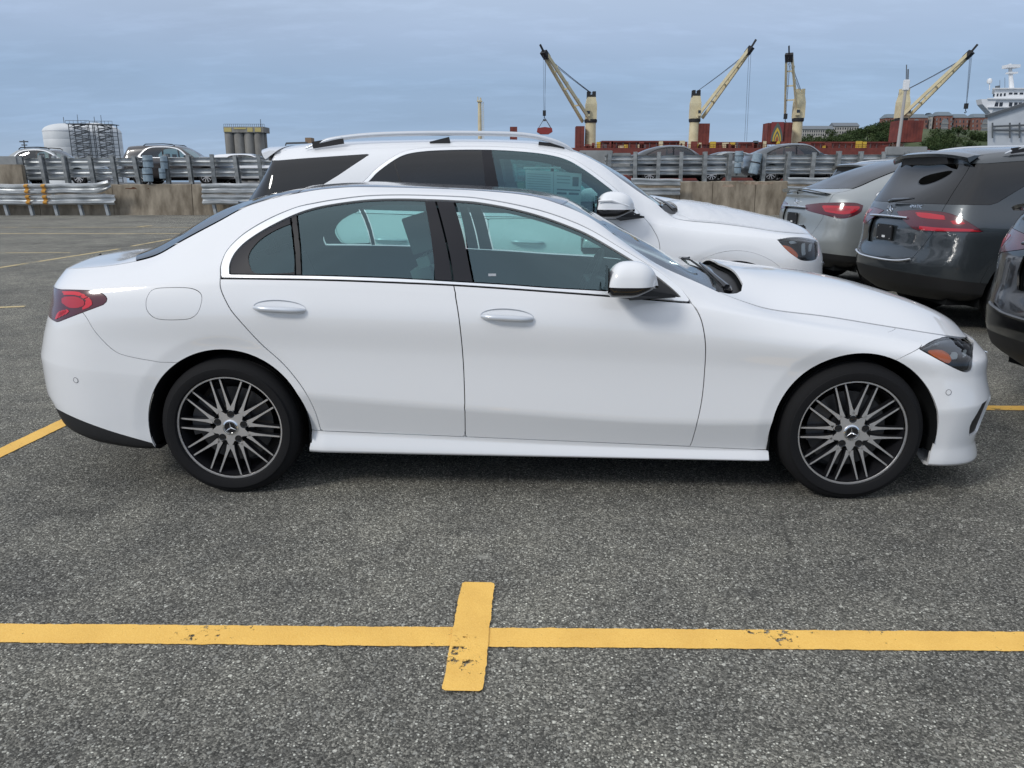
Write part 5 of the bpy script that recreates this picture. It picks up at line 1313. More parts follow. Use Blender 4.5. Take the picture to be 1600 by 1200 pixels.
# ------------------------------------------------------------------ sea, ramp, wall
sea_m = mat('sea_water', (.02, .045, .06), .12, spec=.5); N_, L_, b_ = nodes(sea_m)
tc = N_.new('ShaderNodeTexCoord'); nz = N_.new('ShaderNodeTexNoise'); nz.inputs['Scale'].default_value = .5; nz.inputs['Detail'].default_value = 6; L_.new(tc.outputs['Object'], nz.inputs[0]); bp = N_.new('ShaderNodeBump'); bp.inputs['Strength'].default_value = .6; bp.inputs['Distance'].default_value = .3; L_.new(nz.outputs['Fac'], bp.inputs['Height']); L_.new(bp.outputs[0], b_.inputs['Normal'])
sea = mesh_obj('water', [(-12000, 72, -2), (12000, 72, -2), (12000, 16000, -2), (-12000, 16000, -2)], [(0, 1, 2, 3)], sea_m); tag(sea, kind='structure')
WY = 33.6
zt = lambda x: float(np.interp(x, [at_y(0, 289, WY)[0], at_y(1230, 283, WY)[0]], [at_y(0, 289, WY)[2], at_y(1230, 283, WY)[2]]))
conc = mat('old_concrete', (.22, .19, .15), .9); noise_color(conc, (.13, .105, .075), (.36, .31, .24), scale=2.6, detail=9, lo=.32, hi=.68, stretch=(1, 1, .35), bump=.5, bump_dist=.02)
conc_g = mat('grey_concrete', (.25, .26, .26), .9); noise_color(conc_g, (.20, .21, .21), (.32, .33, .33), scale=.8, detail=6, bump=.2)
rust_m = mat('rust_stain', (.10, .04, .02), .95)
ramp_m = mat('ramp_asphalt', (.09, .09, .088), .9); noise_color(ramp_m, (.07, .07, .07), (.13, .128, .122), scale=2, detail=8)
x_l, x_r = -30.0, 34.0
RZ = lambda x: zt(x) - .05
rd = mesh_obj('ramp_road', [(x_l, WY + .42, RZ(x_l)), (x_r, WY + .42, RZ(x_r)), (x_r, 71.5, RZ(x_r)), (x_l, 71.5, RZ(x_l)), (x_l, WY + .42, -2.5), (x_r, WY + .42, -2.5), (x_r, 71.5, -2.5), (x_l, 71.5, -2.5)], [(0, 1, 2, 3), (4, 5, 1, 0), (5, 6, 2, 1), (7, 3, 2, 6), (4, 0, 3, 7)], ramp_m); tag(rd, kind='structure')
land = mesh_obj('quay', [(-900, 33.6, -.004), (900, 33.6, -.004), (900, 71.8, -.004), (-900, 71.8, -.004), (-900, 71.8, -2.6), (900, 71.8, -2.6)], [(0, 1, 2, 3), (3, 2, 5, 4)], conc_g); tag(land, kind='structure')
def wall_panels():
    root = empty('retaining_wall', (0, WY, 0)); tag(root, 'stained tan concrete retaining wall under the guardrail of the raised road', 'wall')
    edges = [x_l]; rr = random.Random(3)
    joints = [at_y(u, 300, WY)[0] for u in (-120, 60, 176, 300, 420, 600, 780, 950, 1062, 1113, 1180, 1230, 1400, 1600)]
    xs = [x_l] + joints + [x_r]
    for k in range(len(xs) - 1):
        a, b = xs[k] + .012, xs[k + 1] - .012; n = max(2, int((b - a) / .12)); vs = []
        dz = rr.uniform(-.015, .015); dy = rr.uniform(-.012, .012)
        for i in range(n + 1):
            x = a + (b - a) * i / n; top = zt(x) + dz + rr.uniform(-.018, .010); 
            vs += [(x, dy - .10, 0), (x, dy - .06, .25), (x, dy, top - .03), (x, dy + .03, top), (x, .42, top), (x, .42, 0)]
        fs = [(6 * i + j, 6 * (i + 1) + j, 6 * (i + 1) + (j + 1) % 6, 6 * i + (j + 1) % 6) for i in range(n) for j in range(6)]
        fs += [tuple(range(5, -1, -1)), tuple(6 * n + j for j in range(6))]
        mesh_obj('wall_panel', vs, fs, conc, root)
    # broken patches where the face has come away, and rust runs
    for u0, u1, v0, v1, m in ((190, 222, 292, 303, rust_m), (1120, 1152, 285, 303, M['spall']), (1150, 1215, 284, 289, M['spall']), (228, 236, 294, 303, rust_m), (262, 268, 293, 305, M['spall'])):
        a = at_y(u0, v0, WY - .014); b = at_y(u1, v1, WY - .014); g = MB(); poly = []
        for k in range(22):
            t = 2 * math.pi * k / 22; r = rr.uniform(.55, 1.05); poly.append(((a[0] + b[0]) / 2 + (b[0] - a[0]) / 2 * r * math.cos(t), (a[2] + b[2]) / 2 + (b[2] - a[2]) / 2 * r * math.sin(t)))
        g.add([(x, -.0135, z) for x, z in poly] + [(x, .05, z) for x, z in poly], [tuple(range(22))] + [(i, (i + 1) % 22, 22 + (i + 1) % 22, 22 + i) for i in range(22)])
        g.build('wall_patch', m, root)
M['spall'] = mat('spalled_concrete', (.34, .25, .19), .95); noise_color(M['spall'], (.22, .16, .11), (.42, .33, .26), scale=8)
wall_panels()
# end block on the left: taller wall and grey barrier
def block(name, u0, u1, v0, v1, Y, dep, m, label, cat, rot=0):
    a = at_y(u0, v1, Y); b = at_y(u1, v0, Y); g = MB(); g.box((a[0], Y, a[2]), (b[0], Y + dep, b[2])); o = g.build(name, m, bevel=.03); tag(o, label, cat); return o
block('concrete_block', -60, 34, 257, 291, WY - .25, .2, conc, 'brown concrete block wall at the far left end of the raised guardrail', 'wall')
# ------------------------------------------------------------------ guardrails
galv = mat('galvanised_steel', (.42, .45, .47), .42, .55); noise_color(galv, (.34, .36, .37), (.60, .62, .63), scale=1.6, detail=6, stretch=(1, 1, 3))
galv_d = mat('weathered_post', (.22, .24, .25), .7, .2); noise_color(galv_d, (.13, .14, .145), (.30, .32, .33), scale=5, detail=6)
orange = mat('orange_paint', (.55, .28, .05), .8)
rr = random.Random(11)
def wbeam(path, h, bend=None, thick=.006, seed=0):
    """corrugated W-beam along a list of (x, y, z centre); the corrugation faces the camera"""
    prof = [(-.50, -.005), (-.46, -.02), (-.36, -.10), (-.24, -.10), (-.10, -.01), (0, 0), (.10, -.01), (.24, -.10), (.36, -.10), (.46, -.02), (.50, -.005)]
    vs = []; n = len(prof); r = random.Random(seed); d = 0
    for i, (x, y, z, tw, sc) in enumerate(path):
        for q, o in prof: 
            yy = o * sc; zz = q * h * sc if tw == 0 else q * h * sc
            c, s_ = math.cos(tw), math.sin(tw); vs.append((x + s_ * zz * .0, y + yy * c - zz * s_, z + zz * c + yy * s_))
    m = len(path); fs = [(i * n + j, (i + 1) * n + j, (i + 1) * n + j + 1, i * n + j + 1) for i in range(m - 1) for j in range(n - 1)]
    g = MB(); g.add(vs, fs); nn = len(g.v)
    g.v += [(x, y + thick, z) for x, y, z in g.v[:]]; g.f += [tuple(k + nn for k in f[::-1]) for f in fs]; g.mi += [0] * len(fs)
    return g
def upper_guardrail():
    ups = [38, 70, 105, 145, 180, 216]; ups2 = [262, 298, 334, 372, 408] + [408 + 36.1 * k for k in range(1, 15)]; ups3 = [950, 993, 1028, 1064, 1101, 1139]; ups4 = [1192, 1229, 1269, 1307, 1342, 1376, 1412, 1448, 1484, 1520, 1556, 1592, 1630, 1668]
    Y = WY + .22
    labels = ['raised two-rail guardrail on the far left, behind the bent one', 'raised two-rail guardrail running right from the left pair of rubber sleeves', 'raised two-rail guardrail between the white SUV windscreen and the right pair of sleeves', 'raised two-rail guardrail right of the leaning rubber sleeve']
    for gi, us in enumerate((ups, ups2, ups3, ups4)):
        root = empty('guardrail', (0, 0, 0)); tag(root, labels[gi], 'guardrail', 'guardrails along the raised road')
        xs = [at_y(u, 265, Y)[0] for u in us]
        lean0 = {0: -.13, 1: -.09, 2: 0, 3: .02}[gi]
        proto = None
        for k, x in enumerate(xs):
            zb = zt(x) - .02; zc = zb + 1.16
            if proto is None:
                g = MB()     # I-section post
                for y0, y1, w in ((-.10, -.088, .075), (.088, .10, .075)): g.box((-w, y0, 0), (w, y1, 1.17))
                g.box((-.006, -.09, 0), (.006, .09, 1.17)); proto = g.build('post', galv_d, root); o = proto
            else: o = link_copy(proto, root)
            o.location = (x, Y - .02, zb); o.rotation_euler = (rr.uniform(-.02, .02), lean0 * .55 + rr.uniform(-.03, .03), rr.uniform(-.3, .3)); o.scale = (1, 1, rr.uniform(.98, 1.03))
        for dz in (.885, .45):
            i = 0
            while i < len(xs) - 1:
                j = min(i + 4, len(xs) - 1); a, b = xs[i] - (.12 if i == 0 else .02), xs[j] + (.12 if j == len(xs) - 1 else .10); n = max(4, int((b - a) / .15)); path = []
                dent = rr.uniform(a, b)
                for t in range(n + 1):
                    x = a + (b - a) * t / n; path.append((x, Y + .16 + (.008 if (i // 4) % 2 else 0) + .03 * math.exp(-((x - dent) / .3) ** 2), zt(x) + dz, 0, 1))
                g = wbeam(path, .33); g.v = [(x, 2 * (Y + .16) - y, z) for x, y, z in g.v]; g.build('rail', galv, root)
                i = j
upper_guardrail()
def lower_guardrail(u0, u1, posts, label, ends, seed, vt=(287, 303), vb=(304, 320), marks=()):
    Y = WY - .55; r = random.Random(seed)
    root = empty('bent_guardrail', (0, 0, 0)); tag(root, label, 'guardrail', 'battered low guardrails in front of the wall')
    a, b = at_y(u0, 300, Y)[0], at_y(u1, 300, Y)[0]
    for vv, up in ((vt, 1), (vb, 0)):
        z = (at_y(800, vv[0], Y)[2] + at_y(800, vv[1], Y)[2]) / 2; h = at_y(800, vv[0], Y)[2] - at_y(800, vv[1], Y)[2]
        n = int((b - a) / .09); path = []; w = [r.uniform(0, 6) for _ in range(4)]
        for t in range(n + 1):
            x = a + (b - a) * t / n; e = (b - x)
            dz = .014 * math.sin(1.3 * x + w[0]) + .006 * math.sin(5.1 * x + w[1]); dy = .03 * math.sin(1.7 * x + w[2]) + .01 * math.sin(7 * x + w[3])
            tw = .05 * math.sin(1.9 * x + w[1]); sc = 1
            if ends and up and e < .75: dz += .24 * (1 - e / .75) ** 1.5; tw += .9 * (1 - e / .75) ** 1.5; dy -= .10 * (1 - e / .75)
            if ends and not up and e < .5: dy += .12 * (1 - e / .5); tw -= .3 * (1 - e / .5)
            path.append((x, Y + dy, z + dz, tw, sc))
        wbeam(path, h).build('rail', galv, root)
    for u in posts:
        x = at_y(u, 325, Y)[0]; g = MB(); zt_ = at_y(800, 316, Y)[2]
        g.box((-.055, .06, 0), (.055, .075, zt_)); g.box((-.007, .07, 0), (.007, .20, zt_)); g.box((-.055, .20, 0), (.055, .215, zt_ + .35))
        o = g.build('post', galv, root); o.location = (x, Y, 0); o.rotation_euler = (0, -.14, 0)
    for u in marks:
        for vv in (vt, vb):
            x0, x1 = at_y(u, 300, Y)[0], at_y(u + 6, 300, Y)[0]; z0, z1 = at_y(800, vv[1], Y)[2], at_y(800, vv[0], Y)[2]
            g = wbeam([(x0, Y - .050 + .05 * math.sin(1.7 * x0), (z0 + z1) / 2, 0, 1.0), (x1, Y - .050 + .05 * math.sin(1.7 * x1), (z0 + z1) / 2, 0, 1.0)], (z1 - z0) * .92); g.build('paint_mark', orange, root)
lower_guardrail(-120, 176, (-30, 8, 47, 86, 125, 166), 'long bent guardrail with twisted end and orange marks at the left', True, 2, marks=(42, 68))
lower_guardrail(316, 470, (335, 374, 412, 450), 'short rusty-ended guardrail in front of the wall near the sedan roof', False, 5)
lower_guardrail(985, 1062, (990, 1030), 'short guardrail piece showing beyond the white SUV windscreen', False, 7, vt=(279, 290), vb=(293, 305))
lower_guardrail(1229, 1330, (1240, 1280, 1320), 'crumpled guardrail end left of the silver coupe', False, 8, vt=(277, 288), vb=(291, 303))
sleeve_m = mat('blue_grey_foam', (.23, .30, .36), .8); noise_color(sleeve_m, (.17, .23, .28), (.30, .38, .44), scale=6)
def sleeve(u, v0, v1, w, tilt, label, Y=WY + .05):
    a = at_y(u, v1, Y); b = at_y(u, v0, Y); r = w / 2 / 36.5; root = empty('post_sleeve', (a[0], Y, a[2])); root.rotation_euler = (0, tilt, 0); H = b[2] - a[2]
    tag(root, label, 'post sleeve', 'foam sleeves wrapped round guardrail ends')
    g = MB(); g.lathe([(r * .9, 0), (r, .02), (r * 1.02, H * .5), (r, H * .98), (r * .9, H), (.01, H)], 18, 'Z'); g.build('sleeve', sleeve_m, root, smooth=True)
    g = MB(); g.lathe([(r * 1.05, H * .52), (r * 1.06, H * .55), (r * 1.05, H * .58)], 18, 'Z'); g.build('strap', M['black'], root)
    g = MB(); g.box((-.03, r * .5, -.1), (.03, r * .9, H * .8)); g.build('post', galv_d, root)
sleeve(232, 243, 262, 14, 0, 'upper blue grey sleeve of the left-hand stack at the guardrail gap')
sleeve(232, 263, 284, 14, 0, 'lower blue grey sleeve of the left-hand stack at the guardrail gap', WY)
sleeve(257, 244, 264, 10, .02, 'slim upper blue sleeve right of the left-hand stack')
sleeve(254.5, 263, 279, 9, 0, 'small square-looking sleeve below the slim one', WY - .05)
sleeve(1154, 236, 253, 12, 0, 'upper blue sleeve just left of the leaning sleeve')
sleeve(1152, 254, 271, 10, 0, 'lower blue sleeve just left of the leaning sleeve', WY)
sleeve(1176, 239, 272, 13.5, .19, 'leaning blue grey sleeve at the right-hand guardrail gap')
# low grey wall panels of the raised road beyond the rails
block('barrier_panel', 905, 958, 235, 262, 36.0, .3, conc_g, 'pale grey concrete barrier left of the middle guardrail', 'barrier')
block('barrier_panel', 958, 986, 239, 262, 35.4, .3, conc_g, 'narrow grey concrete barrier end beside the middle guardrail', 'barrier')
block('barrier_panel', 1384, 1450, 229, 262, 36.0, .3, conc_g, 'grey concrete barrier behind the silver coupe roof', 'barrier')
block('barrier_panel', -60, 25, 244, 258, 35.6, .3, conc_g, 'grey ribbed barrier above the brown block at the far left', 'barrier')
# ------------------------------------------------------------------ cars on the raised road (smaller in the photo, lighter build)
def far_car(name, kind, u, Y, P, label, trim=True, rails=False, facing=1, vroad=None, scale=1.0, roofz=1.0):
    lv = SEDAN_LEVELS if kind == 'sedan' else suv_levels(kind == 'coupe'); wb = WB2 if kind == 'sedan' else SV2
    RA, CZ, R = (.37, .32, .33) if kind == 'sedan' else (.44, .37, .37); yw = .90 if kind == 'sedan' else .96
    x0, x1 = at_y(u, 260, Y)[0], 0
    zr = RZ(x0)
    root = empty(name, (x0, Y, zr), 0 if facing > 0 else math.pi); root.scale = (scale, scale, scale * roofz); tag(root, label, 'car', 'cars on the raised road behind the guardrail')
    sh = loft(lv, -1.95, 1.75, nu=(12, 64, 12), nv=[1, 1, 2, 2, 3, 3, 7, 2, 2, 2], nr=2.5, nf=2.5)
    side, top = sh.side.copy(), sh.top.copy()
    if kind == 'sedan':
        do = curve([(-1.42, 1.03), (-1.40, 1.13), (-1.29, 1.24), (-1.1, 1.315), (-.9, 1.35), (-.5, 1.37), (-.18, 1.35), (.05, 1.30), (.29, 1.20), (.46, 1.10), (.66, .95, 1), (.2, .955), (-.5, .98)], n=3); di = curve([(-1.36, 1.04), (-1.34, 1.13), (-1.25, 1.215), (-1.08, 1.285), (-.9, 1.315), (-.5, 1.335), (-.18, 1.315), (.03, 1.27), (.26, 1.175), (.42, 1.08), (.56, .985, 1), (.2, .985), (-.5, 1.005)], n=3)
        ws, bk = (.15, .90), (-1.17, -2.02)
    elif kind == 'suv':
        do = curve([(-1.50, 1.21), (-1.35, 1.42), (-1.12, 1.60), (-.85, 1.668), (-.5, 1.68), (-.17, 1.672), (.055, 1.645), (.285, 1.59), (.5, 1.46), (.80, 1.165, 1), (0, 1.165), (-.8, 1.18)], n=3); di = curve([(-1.40, 1.23), (-1.27, 1.42), (-1.08, 1.565), (-.85, 1.63), (-.5, 1.642), (-.17, 1.635), (.04, 1.61), (.26, 1.555), (.46, 1.43), (.68, 1.20, 1), (0, 1.20), (-.8, 1.21)], n=3)
        ws, bk = (.18, 1.06), None
    else:
        do = curve([(.82, 1.155, 1), (.58, 1.40), (.285, 1.59), (.055, 1.64), (-.3, 1.66), (-.7, 1.64), (-1.1, 1.565), (-1.45, 1.43), (-1.75, 1.27), (-1.6, 1.21), (-.8, 1.18), (0, 1.165)], n=3); di = curve([(.70, 1.19, 1), (.54, 1.38), (.27, 1.55), (.055, 1.60), (-.3, 1.62), (-.7, 1.60), (-1.08, 1.53), (-1.4, 1.40), (-1.62, 1.27), (-1.5, 1.24), (-.8, 1.21), (0, 1.195)], n=3)
        ws, bk = (.18, 1.06), (-.98, -2.16)
    for cx in (-wb, wb):
        _, side = carve(side, circle_poly(cx, CZ, RA, 28), cols=(0, 2), gap=0); _, side = carve(side, np.array([[cx - RA, CZ], [cx + RA, CZ], [cx + RA, -.1], [cx - RA, -.1]]), cols=(0, 2), gap=0)
    a, side = carve(side, do, cols=(0, 2), gap=0); b, c = carve(a, di, cols=(0, 2), gap=0)
    finish(side, 'body', P, root, rim=0)
    for q, s in (('R', -1), ('L', 1)):
        finish(c, 'window_trim', M['satin'] if trim else M['black'], root, q, rim=0, off=.002)
        bb = b
        g1, rest = split(bb, -.42 - bb.X[:, 0]); finish(g1, 'rear_side_glass', M['glass_far'], root, q, rim=0)
        rest = rest.compact(); p1, rest = split(rest, -.34 - rest.X[:, 0]); finish(p1, 'pillar_cover', M['pillar'], root, q, rim=0); finish(rest.compact(), 'front_side_glass', M['glass_far'], root, q, rim=0)
        if rails:
            rl = MB(); zz = 1.40 if kind == 'sedan' else 1.74; yy = .56 if kind == 'sedan' else .68; pts = [(-1.3, s * yy, zz - .03), (-1.2, s * yy, zz + .04), (-.4, s * yy, zz + .055), (0, s * yy, zz + .03), (.1, s * yy, zz - .03)]; rl.tube(pts, .02, 6); rl.build('roof_rail', M['black'], root)
    X = top.X
    t1, rest = split(top, X[:, 0] - ws[0]); t1 = t1.compact(); w_, hood = split(t1, ws[1] - t1.X[:, 0]); finish(w_.compact(), 'windscreen', M['glass_far'], root, rim=0); finish(hood.compact(), 'bonnet', P, root, rim=0)
    rest = rest.compact()
    if bk:
        roof, rr_ = split(rest, rest.X[:, 0] - bk[0]); rr_ = rr_.compact(); k, lid = split(rr_, rr_.X[:, 0] - bk[1]); finish(roof.compact(), 'roof', P, root, rim=0); finish(k.compact(), 'rear_window', M['glass_dark'], root, rim=0); finish(lid.compact(), 'boot_lid', P, root, rim=0)
    else: finish(rest, 'roof', P, root, rim=0)
    g = MB(); g.box((-2.1, -.7, .2), (2.0, .7, .62)); g.build('underbody', M['liner'], root)
    cb = empty('cabin'); cb.parent = root
    for x in (-.3, -1.15):
        for y in (-.38, .38):
            g = MB(); fz = .45 if kind != 'sedan' else .3; g.box((x - .12, y - .23, fz), (x + .05, y + .23, fz + .75)); g.box((x - .14, y - .12, fz + .75), (x - .02, y + .12, fz + .92)); g.build('seat', M['seat'], cb)
    for s in (-1, 1):
        zl = .87 if kind == 'sedan' else 1.0; g = MB(); g.box((-2.40 if kind == 'sedan' else -2.42, s * (yw - .22), zl - .05), (-2.15, s * (yw - .045), zl + .06)); g.build('tail_lamp', M['red'], root, bevel=.03)
        g = MB(); xm = .40 if kind == 'sedan' else .62; zm = 1.03 if kind == 'sedan' else 1.2; g.box((xm, s * (yw + .02), zm - .04), (xm + .2, s * (yw + .18), zm + .10)); g.build('door_mirror', P, root, bevel=.04)
        for cx in (-wb, wb):
            w = empty('wheel', (cx, s * (yw - .12), CZ)); w.parent = root
            g = MB(); g.lathe([(R * .66, s * .11), (R * .98, s * .10), (R, s * .07), (R, -s * .1)], 28, 'Y'); g.lathe([(R * .66, s * .11), (R * .6, s * .03), (.02, s * .03)], 20, 'Y'); g.build('tyre', M['tyre'], w, smooth=True)
            g = MB()
            for k in range(10): an = 2 * math.pi * k / 10; g.beam((R * .12 * math.cos(an), s * .09, R * .12 * math.sin(an)), (R * .66 * math.cos(an), s * .10, R * .66 * math.sin(an)), .035, .02, up=(0, 1, 0))
            g.lathe([(R * .68, s * .105), (R * .62, s * .108)], 28, 'Y'); g.lathe([(R * .18, s * .11), (.001, s * .11)], 12, 'Y'); g.build('rim', M['machined'], w)
    return root
M['glass_far'] = glass_mat('clear_side_glass', (.50, .60, .58), .06)
far_car('estate_car', 'sedan', 88, 38.5, M['silver'], 'grey estate car with chrome window line behind the guardrail at far left', rails=True, roofz=1.16, scale=1.0)
far_car('brown_suv', 'suv', 282, 37.0, M['brownp'], 'dark brown SUV with chrome window line left of the concrete silos', rails=True, scale=.97)
far_car('white_van', 'suv', 395, 41.0, M['white2'], 'white car glimpsed low between the guardrail posts under the silos', trim=False, scale=.82)
far_car('dark_coupe', 'coupe', 1058, 38.0, M['darkgrey'], 'dark grey fastback behind the guardrail in front of the second ship crane', trim=False, scale=.93)
far_car('dark_hatchback', 'sedan', 1160, 41.0, M['silver'], 'silver car mostly hidden behind the upright foam sleeves', trim=False, scale=1.0)
far_car('grey_fastback', 'coupe', 1245, 37.2, M['bluegrey'], 'blue grey fastback right of the leaning foam sleeve', trim=False, scale=.95)
far_car('black_car', 'sedan', 1475, 41.5, M['blackp'], 'black car roof showing above the grey barrier behind the silver coupe', trim=False, scale=1.05)
# ------------------------------------------------------------------ harbour
cream = mat('cream_paint', (.60, .52, .33), .6); noise_color(cream, (.46, .38, .22), (.66, .58, .38), scale=.35, detail=8, lo=.25, hi=.6)
hull_red = mat('oxide_red', (.17, .035, .025), .7); noise_color(hull_red, (.11, .025, .02), (.22, .05, .035), scale=.3, detail=8)
ship_white = mat('ship_white', (.78, .79, .80), .5)
steel_dark = mat('dark_steel', (.10, .11, .12), .7)
black_p = mat('black_machinery', (.02, .02, .022), .7)
rope_m = mat('wire_rope', (.07, .08, .10), .8)
yellow_p = mat('yellow_paint', (.60, .42, .05), .6)
win_m = mat('dark_window', (.03, .035, .045), .15)
SY = 250.0
def P3(u, v, Y=SY): return Vector(at_y(u, v, Y))
def wires(name, segs, r, root):
    g = MB()
    for a, b in segs:
        a, b = Vector(a), Vector(b); pts = [a.lerp(b, t) - Vector((0, 0, (a - b).length * .01 * math.sin(math.pi * t))) for t in (0, .25, .5, .75, 1)]; g.tube(pts, r, 4, caps=False)
    for i, s in enumerate([None]): pass
    return g.build(name, rope_m, root)
def ship():
    root = empty('cargo_ship', (0, SY, 0)); tag(root, 'long red-decked bulk carrier lying behind the car park', 'ship')
    def add(g, name, m, **k):
        g.v = [(x, y - SY, z) for x, y, z in g.v]; return g.build(name, m, root, **k)
    xa, xb = P3(560, 230).x, P3(1420, 230).x
    deck = P3(1000, 231).z
    g = MB()
    prof = [(0, deck - .0), (0, 1.0), (1.5, -4), (24, -4), (26, 1), (26, deck)]
    st = [(xa - 6, .0), (xa, 1), (xb, 1), (xb + 12, .15)]
    vs = []
    for x, k in st: vs += [(x, SY + 13 + (y - 13) * max(k, .1), z) for y, z in prof]
    fs = [(6 * i + j, 6 * (i + 1) + j, 6 * (i + 1) + (j + 1) % 6, 6 * i + (j + 1) % 6) for i in range(3) for j in range(6)] + [(0, 1, 2, 3, 4, 5), tuple(18 + j for j in range(6))]
    g.add(vs, fs); add(g, 'hull', hull_red)
    # hatch coamings with ribs, rail
    for u0, u1, v0 in ((945, 1072, 221.5), (1120, 1205, 223.5), (1262, 1400, 223)):
        g = MB(); a, b = P3(u0, v0), P3(u1, 231); g.box((a.x, SY + 5, deck), (b.x, SY + 20, a.z)); add(g, 'hatch_coaming', hull_red)
        k = 0; x = a.x
        g = MB(); g.box((a.x - .4, SY + 4.4, a.z), (b.x + .4, SY + 20.5, a.z + .5)); add(g, 'hatch_cover', hull_red)
        n = max(2, int((b.x - a.x) / 1.9)); proto = None
        for i in range(n + 1):
            if proto is None:
                q = MB(); q.box((-.12, -.35, 0), (.12, 0, a.z - deck)); proto = q.build('coaming_rib', steel_dark, root); o = proto
            else: o = link_copy(proto, root)
            o.location = (a.x + (b.x - a.x) * i / n, 5, deck)
    g = MB(); x0, x1 = P3(900, 230).x, P3(1410, 230).x
    for z in (.5, 1.0): g.bar((x0, SY + .3, deck + z), (x1, SY + .3, deck + z), .06, 4)
    n = 90
    for i in range(n + 1): x = x0 + (x1 - x0) * i / n; g.bar((x, SY + .3, deck), (x, SY + .3, deck + 1.05), .05, 4)
    o = add(g, 'deck_railing', hull_red); o['kind'] = 'stuff'
    r2 = random.Random(6); n = 0
    for i in range(46):
        u = r2.uniform(910, 1400); a = P3(u, 230); w, h = r2.uniform(.5, 1.8), r2.uniform(.6, 2.2); q = MB(); q.box((-w / 2, 2, 0), (w / 2, 3.4, h)); o = q.build('deck_fitting', r2.choice([hull_red, steel_dark, hull_red, yellow_p, cream]), root); o.location = (a.x, 0, deck)
    # stores and grabs standing on deck
    def redbox(u0, u1, v0, v1, dy, dep, nm='grab_housing', m=hull_red):
        a, b = P3(u0, v0), P3(u1, v1); g = MB(); g.box((a.x, SY + dy, b.z), (b.x, SY + dy + dep, a.z)); n = max(2, int((b.x - a.x) / .9))
        for i in range(n + 1): x = a.x + (b.x - a.x) * i / n; g.box((x - .06, SY + dy - .10, b.z + .01), (x + .06, SY + dy - .002, a.z - .01))
        return add(g, nm, m)
    redbox(903, 915, 195, 231, 6, 5); redbox(1093, 1117, 190, 224, 8, 5); redbox(797, 808, 196, 232, 6, 3); redbox(1413, 1447, 187, 221, 3, 6); redbox(1222, 1241, 190, 224, 3.2, 5)
    # emblem panel on the stores house: arches on grey
    redbox(1205, 1222, 191, 224, 3, 5)
    a, b = P3(1206, 190.5, SY + 2.5), P3(1223, 221, SY + 2.5); g = MB(); g.box((a.x, SY + 2.6, b.z), (b.x, SY + 2.75, a.z)); pan = add(g, 'emblem_panel', mat('emblem_red', (.22, .04, .04), .7))
    cx, w, z0, H = (a.x + b.x) / 2, (b.x - a.x), b.z, a.z - b.z
    def arch(wd, h, y, m, nm):
        pts = [(-wd, 0)] + [(-wd * (1 - t ** 2.2) if t < .999 else 0, h * t) for t in np.linspace(.25, 1, 8)] + [(wd * (1 - t ** 2.2), h * t) for t in np.linspace(.9, .25, 7)] + [(wd, 0)]
        q = MB(); q.add([(cx + x, y, z0 + z + .02) for x, z in pts] + [(cx + x, y + .04, z0 + z + .02) for x, z in pts], [tuple(range(len(pts)))] + [(i, (i + 1) % len(pts), len(pts) + (i + 1) % len(pts), len(pts) + i) for i in range(len(pts))]); q.v = [(x, y_ - 0, z) for x, y_, z in q.v]; o = q.build(nm, m, pan)
        return o
    arch(w * .48, H * .98, 2.52, mat('emblem_grey', (.10, .12, .11), .7), 'emblem_arch'); arch(w * .34, H * .72, 2.47, yellow_p, 'emblem_arch'); arch(w * .24, H * .54, 2.42, steel_dark, 'emblem_arch'); arch(w * .17, H * .40, 2.37, yellow_p, 'emblem_arch'); arch(w * .11, H * .28, 2.32, mat('emblem_inner', (.30, .08, .05), .7), 'emblem_arch')
    return root, deck
ship_root, DECK = ship()
